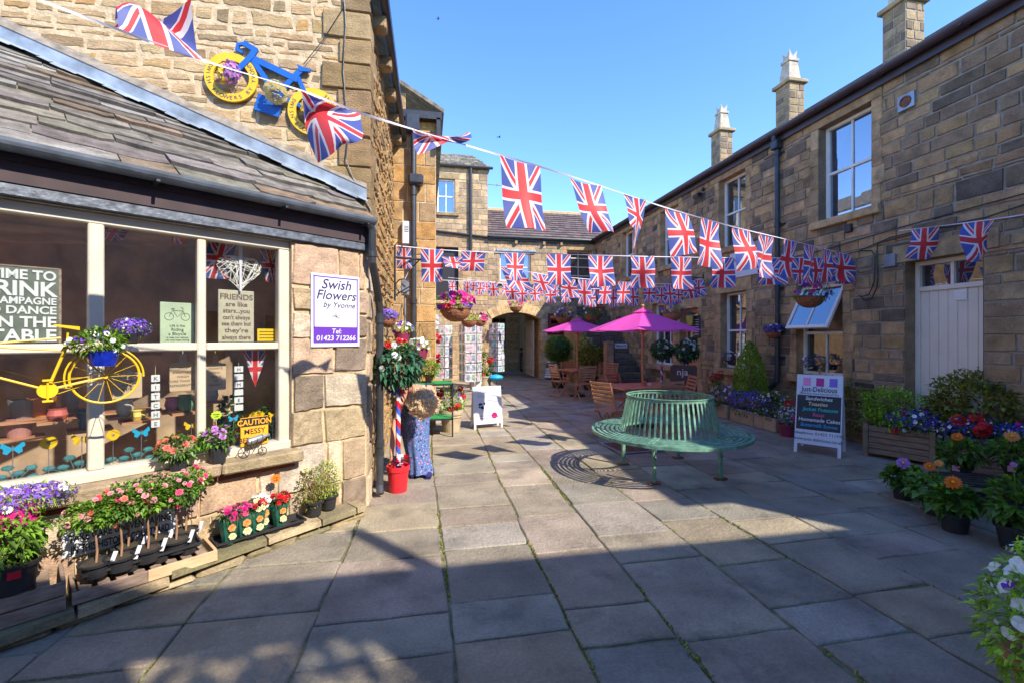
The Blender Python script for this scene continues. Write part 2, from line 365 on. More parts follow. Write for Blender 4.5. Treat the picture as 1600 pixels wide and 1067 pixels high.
# ---------------------------------------------------------------- union flag cloth (pattern from the flag's own UV)
def flag_material():
    m, nt, p = newmat('flag_cloth'); L_, W_ = 1.5, 1.0
    uv = N(nt, 'UVMap'); sp = N(nt, 'SeparateXYZ'); nt.links.new(uv.outputs[0], sp.inputs[0])
    def ma(op, a, b=None, c=None):
        n = N(nt, 'Math', operation=op)
        for i, x in enumerate((a, b, c)):
            if x is None: continue
            if isinstance(x, (int, float)): n.inputs[i].default_value = x
            else: nt.links.new(x, n.inputs[i])
        return n.outputs[0]
    x = ma('MULTIPLY', ma('SUBTRACT', sp.outputs[0], 0.5), L_); y = ma('MULTIPLY', ma('SUBTRACT', sp.outputs[1], 0.5), W_)
    D = math.hypot(L_, W_)
    d1 = ma('DIVIDE', ma('SUBTRACT', ma('MULTIPLY', y, L_), ma('MULTIPLY', x, W_)), D)
    d2 = ma('DIVIDE', ma('ADD', ma('MULTIPLY', y, L_), ma('MULTIPLY', x, W_)), D)
    sx = ma('SIGN', x)
    white = ma('MAXIMUM', ma('LESS_THAN', ma('ABSOLUTE', d1), 0.085), ma('LESS_THAN', ma('ABSOLUTE', d2), 0.085))
    r1 = ma('LESS_THAN', ma('ABSOLUTE', ma('ADD', d1, ma('MULTIPLY', sx, 0.022))), 0.037)
    r2 = ma('LESS_THAN', ma('ABSOLUTE', ma('SUBTRACT', d2, ma('MULTIPLY', sx, 0.022))), 0.037)
    red = ma('MAXIMUM', r1, r2)
    ax = ma('ABSOLUTE', x); ay = ma('ABSOLUTE', y)
    cw = ma('MAXIMUM', ma('LESS_THAN', ax, 0.15), ma('LESS_THAN', ay, 0.15))
    cr = ma('MAXIMUM', ma('LESS_THAN', ax, 0.095), ma('LESS_THAN', ay, 0.095))
    def mixc(f, a, b):
        n = N(nt, 'Mix', data_type='RGBA'); nt.links.new(f, n.inputs['Factor'])
        for k, v in (('A', a), ('B', b)):
            if isinstance(v, tuple): n.inputs[k].default_value = (*v, 1)
            else: nt.links.new(v, n.inputs[k])
        return n.outputs['Result']
    R, W, B = (0.70, 0.035, 0.045), (0.80, 0.78, 0.80), (0.075, 0.11, 0.40)
    c = mixc(white, B, W); c = mixc(red, c, R); c = mixc(cw, c, W); c = mixc(cr, c, R)
    nt.links.new(c, p.inputs['Base Color']); p.inputs['Roughness'].default_value = 0.55; p.inputs['Sheen Weight'].default_value = 0.2
    tr = N(nt, 'BsdfTranslucent'); nt.links.new(c, tr.inputs[0])
    mx = N(nt, 'MixShader'); mx.inputs[0].default_value = 0.38
    nt.links.new(p.outputs[0], mx.inputs[1]); nt.links.new(tr.outputs[0], mx.inputs[2])
    nt.links.new(mx.outputs[0], nt.nodes['Material Output'].inputs[0])
    return m
M['flagcloth'] = flag_material()
M['tape'] = petal('bunting_tape', (0.74, 0.72, 0.80))

# ---------------------------------------------------------------- lettering
def text_geo(s, size, align='CENTER', shear=0.0, bold=0.0, sx=1.0, ext=0.0008):
    cu = bpy.data.curves.new('t', 'FONT'); cu.body = s; cu.size = size; cu.align_x = align; cu.shear = shear; cu.offset = bold * size
    cu.extrude = ext; cu.resolution_u = 3
    ob = bpy.data.objects.new('t', cu); me = bpy.data.meshes.new_from_object(ob)
    vs = [(v.co.x * sx, -v.co.z, v.co.y) for v in me.vertices]; fs = [tuple(p.vertices) for p in me.polygons]
    bpy.data.objects.remove(ob); bpy.data.curves.remove(cu); bpy.data.meshes.remove(me)
    return vs, fs
def text(mb, s, size, x, y, z, mi=0, rot=0.0, m=None, **kw):
    vs, fs = text_geo(s, size, **kw); c, sn = math.cos(rot), math.sin(rot)
    vs = [Vector((x + a*c - b*sn, y + yy, z + a*sn + b*c)) for a, yy, b in vs]
    if m is not None: vs = [m @ v for v in vs]
    mb.add(vs, fs, mi)

# ---------------------------------------------------------------- stone walls, stone by stone
def clampc(c): return tuple(max(0.004, min(0.9, x)) for x in c)
def pick(pal, r):
    c = r.choice(pal); k = r.uniform(0.85, 1.15); return clampc((c[0]*k*r.uniform(.96,1.04), c[1]*k, c[2]*k*r.uniform(.94,1.06)))
def stone_face(mb, x0, z0, x1, z1, relief, r, col, jit, bev, grid, mi=0):
    b = min(bev, (x1-x0)*0.25, (z1-z0)*0.25)
    nx = max(1, min(6, int((x1-x0)/grid))) if grid else 1
    nz = max(1, min(4, int((z1-z0)/grid))) if grid else 1
    J = lambda: r.uniform(-jit, jit)
    cs = {(0,0): (x0+J(), z0+J()), (1,0): (x1+J(), z0+J()), (1,1): (x1+J(), z1+J()), (0,1): (x0+J(), z1+J())}
    def P(a, c, inset):
        aa = inset / max(1e-4, (x1-x0)); cc = inset / max(1e-4, (z1-z0))
        a2 = aa + a * (1 - 2*aa); c2 = cc + c * (1 - 2*cc)
        p = [0, 0]
        for k in (0, 1):
            p[k] = (cs[(0,0)][k]*(1-a2)*(1-c2) + cs[(1,0)][k]*a2*(1-c2) + cs[(1,1)][k]*a2*c2 + cs[(0,1)][k]*(1-a2)*c2)
        return p
    tilt = r.uniform(-0.3, 0.3) * relief; base = relief * r.uniform(0.65, 1.1)
    vs = []; fs = []
    for j in range(nz + 1):
        for i in range(nx + 1):
            a, c = i / nx, j / nz
            jj = r.uniform(-0.5, 0.5) * jit if (0 < i < nx or 0 < j < nz) else 0
            px, pz = P(a, c, b); px += jj; pz += jj
            y = -(base + tilt * (a - 0.5) + (r.uniform(-0.28, 0.28) * relief if grid else 0))
            vs.append((px, y, pz))
    W1 = nx + 1
    for j in range(nz):
        for i in range(nx): fs.append((j*W1+i, j*W1+i+1, (j+1)*W1+i+1, (j+1)*W1+i))
    per = [(i, 0) for i in range(nx+1)] + [(nx, j) for j in range(1, nz+1)] + [(i, nz) for i in range(nx-1, -1, -1)] + [(0, j) for j in range(nz-1, 0, -1)]
    o = len(vs)
    for (i, j) in per:
        px, pz = P(i/nx, j/nz, 0); vs.append((px, 0.006, pz))
    n = len(per)
    for k in range(n):
        a = per[k]; c = per[(k+1) % n]
        fs.append((a[1]*W1+a[0], o+k, o+(k+1) % n, c[1]*W1+c[0]))
    mb.add(vs, fs, mi, col)
def rows_between(z0, z1, hr, r):
    out = [z0]; 
    while out[-1] < z1 - 1e-6:
        h = r.uniform(*hr)
        rest = z1 - out[-1]
        if rest < hr[1] * 1.25: h = rest if rest < hr[1] * 1.25 else h
        out.append(min(z1, out[-1] + h))
    return out
def stone_wall(parent, world, u0, u1, z0, z1, openings=(), hr=(0.12, 0.2), lr=(0.2, 0.5), gap=0.012, relief=0.02, pal=None, mats=None, jit=0.004,
               bev=0.01, grid=0, seed=1, reveal=0.18, name='stone_wall', top=None, skip=None, quoins=None, tone=None):
    r = random.Random(seed); mb = MB()
    brk = sorted(set([z0, z1] + [z for o in openings for z in (o[2], o[3]) if z0 < z < z1]))
    for b0, b1 in zip(brk, brk[1:]):
        if b1 - b0 < 1e-3: continue
        rows = rows_between(b0, b1, hr, r)
        for i, (a, b) in enumerate(zip(rows, rows[1:])):
            ivs = [(u0, u1)]
            if top:
                pass
            for o in openings:
                if o[2] < b - 1e-4 and o[3] > a + 1e-4:
                    nv = []
                    for (s, e) in ivs:
                        if o[1] <= s or o[0] >= e: nv.append((s, e)); continue
                        if o[0] > s: nv.append((s, o[0]))
                        if o[1] < e: nv.append((o[1], e))
                    ivs = nv
            for (s, e) in ivs:
                if top:                                  # slanting top: trim the run where the wall is lower than this course
                    xs = [s + (e-s)*k/60 for k in range(61)]; ok = [x for x in xs if top(x) >= b - 0.02]
                    if not ok: continue
                    s, e = min(ok), max(ok)
                    if e - s < 0.05: continue
                mb.add([(s,0,a),(e,0,a),(e,0,b),(s,0,b)], [(0,1,2,3)], 1, (1,1,1))
                x = s
                while x < e - 1e-4:
                    l = r.uniform(*lr) * (1 if r.random() < .8 else 0.6)
                    if e - x < l * 1.4: l = e - x
                    q = None
                    if quoins and (x - u0 < 1e-3 or u1 - (x + l) < 1e-3): q = True
                    col = pick(pal, r)
                    if tone: k = tone(x + l/2, (a+b)/2); col = clampc(tuple(c*k for c in col))
                    g = gap / 2
                    stone_face(mb, x+g, a+g, x+l-g, b-g, relief, r, col, jit, bev, grid)
                    x += l
    for o in openings:
        if len(o) > 4 and o[4] == 0: continue
        a, b, c, d = o[:4]; R = reveal; col = pick(pal, r)
        mb.quad((a,-.01,c), (a,-.01,d), (a,R,d), (a,R,c), 0, col); mb.quad((b,-.01,c), (b,R,c), (b,R,d), (b,-.01,d), 0, col)
        mb.quad((a,-.01,d), (b,-.01,d), (b,R,d), (a,R,d), 0, col); mb.quad((a,-.01,c), (a,R,c), (b,R,c), (b,-.01,c), 0, col)
    return mb.build(name, mats, parent, world)
def dressed(parent, world, boxes, pal, mats, name='dressed_stones', seed=3, proud=0.03, depth=0.12):
    r = random.Random(seed); mb = MB()
    for (a, b, c, d) in boxes: mb.bbox(a, -proud, c, b, depth, d, 0.008, 0, pick(pal, r), jit=0.002, rnd=r)
    return mb.build(name, mats, parent, world)
def surround(parent, world, u0, u1, z0, z1, pal, mats, lint=0.22, sill=0.12, jamb=0.16, proud=0.02, side=0.1, seed=3, sillproud=0.08):
    r = random.Random(seed)
    mb = MB(); rd = 0.17
    mb.bbox(u0-side-.06, -proud, z1+.002, u1+side+.06, rd, z1+lint, .006, 0, pick(pal, r))
    if sill: mb.bbox(u0-side-.04, -proud-sillproud, z0-sill, u1+side+.04, rd, z0-.002, .012, 0, pick(pal, r))
    zz = z0; 
    while zz < z1 - .02:
        h = min(r.uniform(.24, .42), z1 - zz)
        if z1 - zz - h < .12: h = z1 - zz
        for s in (0, 1):
            if jamb <= 0: break
            wdt = jamb * r.uniform(.8, 1.35)
            a, b = ((u0 - wdt, u0 - .002) if s == 0 else (u1 + .002, u1 + wdt))
            mb.bbox(a, -proud, zz+.003, b, rd, zz+h-.003, .008, 0, pick(pal, r))
        zz += h
    return mb.build('stone_surround', mats, parent, world)
def sash(parent, world, u0, u1, z0, z1, rec=0.14, cols=2, rows=(0.5,), fr=0.05, bar=0.028, mf=None, mg=None, name='window', curtain=False):
    """white sash window set back in its opening; panes are its sub-parts"""
    mf = mf or M['white']; mg = mg or M['glass']
    mb = MB()
    def bx(a, c, b, d, y0, y1): mb.bbox(a, y0, c, b, y1, d, .006)
    y0, y1 = rec, rec + .07
    bx(u0, z0, u0+fr, z1, y0, y1); bx(u1-fr, z0, u1, z1, y0, y1); bx(u0+fr, z1-fr, u1-fr, z1, y0, y1); bx(u0+fr, z0, u1-fr, z0+fr*1.1, y0, y1)
    zs = [z0+fr*1.1] + [z0 + (z1-z0)*k for k in rows] + [z1-fr]
    xs = [u0+fr] + [u0+fr + (u1-u0-2*fr)*k/cols for k in range(1, cols)] + [u1-fr]
    for z in zs[1:-1]: bx(u0+fr, z-bar*.8, u1-fr, z+bar*.8, y0+.012, y1-.01)
    for x in xs[1:-1]: bx(x-bar/2, zs[0], x+bar/2, zs[-1], y0+.02, y1-.015)
    f = mb.build(name, mf, parent, world)
    r = random.Random(int(u0*100)+int(z0*31))
    for i in range(cols):
        for j in range(len(zs)-1):
            g = MB(); t = [r.uniform(-.004, .004) for _ in range(4)]
            a, b, c, d = xs[i], xs[i+1], zs[j], zs[j+1]; Y = rec + .045
            g.quad((a, Y+t[0], c), (b, Y+t[1], c), (b, Y+t[2], d), (a, Y+t[3], d)); g.quad((a, Y+.012, d), (b, Y+.012, d), (b, Y+.012, c), (a, Y+.012, c))
            g.build('pane', mg, f, world)
    return f

# ---------------------------------------------------------------- leaves and flowers
def leaf(mb, p, d, l, w_, mi, r, droop=0.2):
    d = d.normalized(); s = d.cross(Vector((r.uniform(-.3,.3), r.uniform(-.3,.3), 1)))
    if s.length < 1e-3: s = Vector((1, 0, 0))
    s.normalize(); n = s.cross(d)
    a = p; m1 = p + d*l*.45 + n*l*.08; e = p + d*l - Vector((0,0,1))*droop*l
    mb.add([a, m1 + s*w_/2, e, m1 - s*w_/2, m1 - n*w_*.15], [(0, 1, 4), (1, 2, 4), (2, 3, 4), (3, 0, 4)], mi)
def rnd_dir(r, up=0.0):
    while True:
        v = Vector((r.uniform(-1,1), r.uniform(-1,1), r.uniform(-1,1)))
        if .05 < v.length < 1: break
    v.normalize(); v.z += up
    return v.normalized()
def foliage(mb, c, rad, n, l, w_, r, shell=0.5, up=0.25, droop=0.25, clumps=0):
    c = Vector(c); cl = [(rnd_dir(r), r.uniform(.75, 1.2)) for _ in range(clumps)]
    for i in range(n):
        d = rnd_dir(r); q = r.random() ** (1/3) * (1-shell) + shell * r.uniform(.85, 1.05)
        if cl:
            k = max(cl, key=lambda t: t[0].dot(d)); q *= k[1] * (0.75 + .3 * max(0, k[0].dot(d)))
        p = c + Vector((d.x*rad[0]*q, d.y*rad[1]*q, d.z*rad[2]*q))
        dd = (d + rnd_dir(r) * .9 + Vector((0, 0, up)))
        x = r.random(); mi = 0 if x < .5 else (1 if x < .75 else 2)
        k = r.uniform(.65, 1.25)
        leaf(mb, p, dd, l*k, w_*k, mi, r, droop)
FM = {}
def flower_mesh(kind, col, c2='yellow'):
    key = (kind, col, c2)
    if key in FM: return FM[key]
    r = random.Random(hash(kind) % 1000 if False else len(kind)*7 + len(col)); mb = MB()
    def petals(n, r0, r1, w_, z0, z1, mi=0, off=0, tip=.25):
        for k in range(n):
            t = 2*PI*(k+off)/n + r.uniform(-.08, .08); ct, st = math.cos(t), math.sin(t); rr = r1 * r.uniform(.92, 1.06)
            a = Vector((ct*r0, st*r0, z0)); m_ = Vector((ct*(r0+rr)*.55, st*(r0+rr)*.55, z0+(z1-z0)*.65)); e = Vector((ct*rr, st*rr, z1)); sd = Vector((-st, ct, 0)) * w_/2
            mb.add([a - sd*.3, m_ - sd, e - sd*tip, e + sd*tip, m_ + sd, a + sd*.3], [(0,1,4,5), (1,2,3,4)], mi)
    if kind == 'petunia':                       # radius 1
        vs = [(0,0,-.25)]; 
        for k in range(20):
            t = 2*PI*k/20; q = 1 - .16*abs(math.sin(2.5*t + .4)) ** .6 if True else 1; vs.append((q*math.cos(t), q*math.sin(t), .12 + .1*math.sin(5*t)))
        vs2 = [(.3*math.cos(2*PI*k/20), .3*math.sin(2*PI*k/20), -.02) for k in range(20)]
        mb.add(vs + vs2, [(0, 21+k, 21+(k+1) % 20) for k in range(20)], 1)
        mb.add(vs + vs2, [(21+k, 1+k, 1+(k+1) % 20, 21+(k+1) % 20) for k in range(20)], 0)
    elif kind == 'rose':
        for q, (n, rr, z) in enumerate(((6, 1, .15), (6, .8, .35), (5, .6, .5), (4, .38, .58))): petals(n, .08, rr, rr*.95, 0, z, off=q*.5, tip=.6)
        mb.sphere((0,0,.35), .22, 8)
    elif kind == 'dahlia':
        for q, (rr, z) in enumerate(((1, .1), (.86, .28), (.66, .42), (.42, .5))): petals(16 - q*2, .1, rr, .3*rr+.05, 0, z, off=q*.5, tip=.2)
        mb.sphere((0,0,.3), .2, 8, 1, sq=(1,1,.6))
    elif kind == 'daisy':
        petals(18, .2, 1, .24, 0.02, .08, tip=.35); petals(14, .2, .8, .24, 0.08, .16, tip=.35, off=.5); mb.sphere((0,0,.08), .27, 10, 1, sq=(1,1,.45))
    elif kind == 'geranium':
        for k in range(22):
            d = rnd_dir(r, .35); p = d * .75; s_ = d.cross(Vector((.3,.2,1))).normalized(); u_ = s_.cross(d)
            for j in range(5):
                t = 2*PI*j/5; e = (s_*math.cos(t) + u_*math.sin(t)); f = (s_*math.cos(t+1.2) + u_*math.sin(t+1.2))
                mb.add([p, p + e*.3 + d*.08, p + (e+f)*.24 + d*.1, p + f*.3 + d*.08], [(0,1,2,3)], 0)
    elif kind == 'floret':
        for k in range(5):
            t = 2*PI*k/5; mb.add([(0,0,0), (.6*math.cos(t-.45), .6*math.sin(t-.45), .1), (math.cos(t), math.sin(t), .15), (.6*math.cos(t+.45), .6*math.sin(t+.45), .1)], [(0,1,2,3)], 0)
    elif kind == 'globe':
        for k in range(70):
            d = rnd_dir(r); p = d*.55; s_ = d.cross(Vector((.3,.2,1))).normalized()*.14
            mb.add([p - s_, p + d*.35 - s_*.6, p + d*.45 + s_*.6, p + s_], [(0,1,2,3)], 0)
    FM[key] = mb.mesh(kind + '_bloom', [PET[col], PET[c2]])
    return FM[key]
def add_flower(parent, p, d, size, kind, col, r, c2='yellow', name='flower', lab=None):
    me = flower_mesh(kind, col, c2)
    q = Vector(d).normalized().to_track_quat('Z', 'Y').to_matrix().to_4x4() @ Matrix.Rotation(r.uniform(0, 6.28), 4, 'Z') @ Matrix.Scale(size * r.uniform(.85, 1.15), 4)
    o = bpy.data.objects.new(name, me); C.objects.link(o); o.parent = parent; o.matrix_basis = Matrix.Translation(p) @ q
    return o
TOCAM = Vector((0, 0, 1))
def blooms(parent, c, rad, lst, r, up=0.35, face=None, q0=0.92):
    """lst: (kind, colour, count, size[, colour2]); flowers sit just outside the leaves, one object each"""
    c = Vector(c)
    for e in lst:
        kind, col, cnt, size = e[:4]; c2 = e[4] if len(e) > 4 else ('yellow' if kind in ('daisy', 'dahlia') else col)
        for _ in range(cnt):
            for _t in range(20):
                d = rnd_dir(r, up)
                if face is None or d.dot(face) > -0.1: break
            q = r.uniform(q0, 1.1); p = c + Vector((d.x*rad[0]*q, d.y*rad[1]*q, d.z*rad[2]*q))
            add_flower(parent, p, d + rnd_dir(r)*.35 + (face*.5 if face else Vector((0,0,0))), size, kind, col, r, c2)
def tiny(mb, c, rad, n, size, mi, r, up=.3):
    """countless small florets as one mass"""
    c = Vector(c)
    for _ in range(n):
        d = rnd_dir(r, up); q = r.uniform(.8, 1.12); p = c + Vector((d.x*rad[0]*q, d.y*rad[1]*q, d.z*rad[2]*q))
        n_ = (d + rnd_dir(r)*.5).normalized(); s_ = n_.cross(Vector((.2,.1,1))).normalized(); t_ = s_.cross(n_); a0 = r.uniform(0, 6)
        for k in range(4):
            a = a0 + k*PI/2; e = s_*math.cos(a) + t_*math.sin(a); f = s_*math.cos(a+PI/2) + t_*math.sin(a+PI/2)
            mb.add([p, p + e*size*.8 + f*size*.1, p + (e+f)*size*.75, p + f*size*.8 + e*.1*size], [(0,1,2,3)], mi)
def plant_mass(parent, c, rad, greens, n, l, w_, r, flowers=(), tinies=(), face=None, shell=.5, up=.25, droop=.25, clumps=0, name='foliage', fup=.35):
    mb = MB(); foliage(mb, c, rad, n, l, w_, r, shell, up, droop, clumps)
    o = mb.build(name, LEAF[greens], parent)
    blooms(parent, c, rad, flowers, r, face=face, up=fup)
    if tinies:
        t = MB(); mats = []
        for (col, cnt, size) in tinies:
            mats.append(PET[col]); tiny(t, c, rad, cnt, size, len(mats)-1, r, up=fup)
        b = t.build('blossom_mass', mats, parent); b['kind'] = 'stuff'
    return o
def pot(parent, r0, r1, h, m, name='pot', z=0, rim=True, soil=True, c=(0,0)):
    t = .012 if r1 > .12 else .006
    pr = [(r0*.98, 0), (r0, .005), (r1-.008, h*.86)] + ([(r1+.006, h*.86), (r1+.008, h)] if rim else [(r1, h)]) + [(r1-t, h), (r1-t*1.2, h*.88), (0, h*.88)]
    mb = MB(); mb.lathe(pr, 24, (c[0], c[1], z)); o = mb.build(name, m, parent, smooth=False)
    if soil:
        s = MB(); s.lathe([(0, h*.9), (r1-t*1.1, h*.885)][::-1], 18, (c[0], c[1], z+.002)); s.build('soil', M['soil'], parent)
    return o
# ================================================================ GROUND
def paving():
    r = random.Random(11); base = MB()
    base.quad((-60,-40,-.013), (60,-40,-.013), (60,90,-.013), (-60,90,-.013))
    struct(base.build('ground', M['joint']))
    mb = MB(); pal = [(.27,.225,.17), (.25,.21,.165), (.285,.24,.18), (.26,.23,.19), (.29,.235,.17), (.255,.225,.185), (.27,.22,.175)]
    xs = [-9,-8,-7.1,-6.2,-5.4,-4.4,-3.6,-2.75,-1.95,-1.3,-.62,.1,.82,1.35,1.98,2.62,3.25,3.95,4.6,5.35,6.1,6.75,8.6,10.4,12]
    def skew(x, y): return x + .035*math.sin(y*.7+x*3) + .012*(y-4)*(.2 if x > 1 else .0)
    for i, (a, b) in enumerate(zip(xs, xs[1:])):
        y = -4 + r.uniform(0, .5)
        ends = 24 if a > -2 else 8
        while y < ends:
            w_ = b - a; l = r.choice([.34, .42, .5, .6, .7, .85]) * (1.0 if w_ < .9 else 1.25)
            y2 = y + l
            g = .006 + r.uniform(0, .006)
            j = lambda: r.uniform(-.012, .012)
            co = [(skew(a,y)+g+j(), y+g+j()), (skew(b,y)-g+j(), y+g+j()), (skew(b,y2)-g+j(), y2-g+j()), (skew(a,y2)+g+j(), y2-g+j())]
            # wobbly outline
            out = []
            for k in range(4):
                p, q = co[k], co[(k+1) % 4]; n = 4
                for t in range(n):
                    f = t/n; ww = (r.uniform(-.007, .007) if t else 0)
                    dx, dy = q[0]-p[0], q[1]-p[1]; L = math.hypot(dx, dy)
                    out.append((p[0]+dx*f - dy/L*ww, p[1]+dy*f + dx/L*ww))
            cx = sum(p[0] for p in out)/len(out); cy = sum(p[1] for p in out)/len(out)
            tz = [r.uniform(-.005, .005) for _ in range(2)]; z0 = r.uniform(-.004, .004)
            H = lambda p: z0 + tz[0]*(p[0]-cx) + tz[1]*(p[1]-cy)
            n = len(out); e = .01
            topv = [(cx+(p[0]-cx)*(1-e/abs(w_)*1.6), cy+(p[1]-cy)*(1-e/l*1.6), H(p)) for p in out]
            mid = [(p[0], p[1], H(p)-.007) for p in out]; bot = [(p[0], p[1], -.045) for p in out]
            fs = [tuple(range(n))] + [(k, n+k, n+(k+1) % n, (k+1) % n)[::-1] for k in range(n)] + [(n+k, 2*n+k, 2*n+(k+1) % n, n+(k+1) % n)[::-1] for k in range(n)]
            mb.add(topv+mid+bot, fs, 0, pick(pal, r))
            y = y2
    struct(mb.build('courtyard_paving', M['flag']))
    # grass and moss in the joints
    g = MB(); r = random.Random(5)
    for k in range(5200):
        i = r.choice([11,11,12,12,12,13,13,13,14,14,15,15,16,10,17,9]); x = xs[i]; y = r.uniform(1.6, 12)
        if math.sin(y*2.3+i*1.7) < -.1: continue
        p = Vector((skew(x,y)+r.uniform(-.014,.014), y, -.012))
        for q in range(4): leaf(g, p, rnd_dir(r, .4), r.uniform(.015,.038), .009, r.choice([0,1,2]), r, .2)
    o = g.build('joint_grass', LEAF['olive']); tag(o, 'low tufts of grass and moss growing in the paving joints', 'grass', kind='stuff')
    cr = MB(); r = random.Random(8)
    for k in range(9):
        x, y = r.uniform(-1, 5), r.uniform(1.9, 7); a = r.uniform(0, 6.28); pts = []
        for q in range(r.randint(6, 12)): pts.append((x, y)); a += r.uniform(-.6, .6); x += .05*math.cos(a); y += .05*math.sin(a)
        for (p, q) in zip(pts, pts[1:]):
            d = Vector((q[0]-p[0], q[1]-p[1], 0)).normalized(); n_ = Vector((-d.y, d.x, 0))*r.uniform(.0006,.0018); cr.add([(p[0]-n_.x,p[1]-n_.y,.0085),(q[0]-n_.x,q[1]-n_.y,.0085),(q[0]+n_.x,q[1]+n_.y,.0085),(p[0]+n_.x,p[1]+n_.y,.0085)], [(0,1,2,3)])
    struct(cr.build('paving_cracks', M['soil']))
    return xs
paving()
# iron drain grating under the bench
def drain():
    c = gnd(985, 698); t = thing('drain_grating', 'square iron drain grating set in the paving under the round bench', 'grating', (c.x, c.y, .004), .1)
    f = MB(); s = .34
    for a, b, c_, d in ((-s,-s,s,-s+.04), (-s,s-.04,s,s), (-s,-s+.04,-s+.04,s-.04), (s-.04,-s+.04,s,s-.04)): f.bbox(a, b, .0, c_, d, .014, .003)
    f.build('frame', M['galv'], t)
    g = MB(); g.quad((-s+.04,-s+.04,.003), (s-.04,-s+.04,.003), (s-.04,s-.04,.003), (-s+.04,s-.04,.003))
    g.build('pit', M['ink'], t)
    b = MB()
    for k in range(9): x = -s+.075 + k*.066; b.box(x-.011, -s+.04, .004, x+.011, s-.04, .011)
    for k in range(9): x = -s+.075 + k*.066; b.box(-s+.04, x-.011, .005, s-.04, x+.011, .0118)
    b.build('bars', M['rust'], t)
drain()

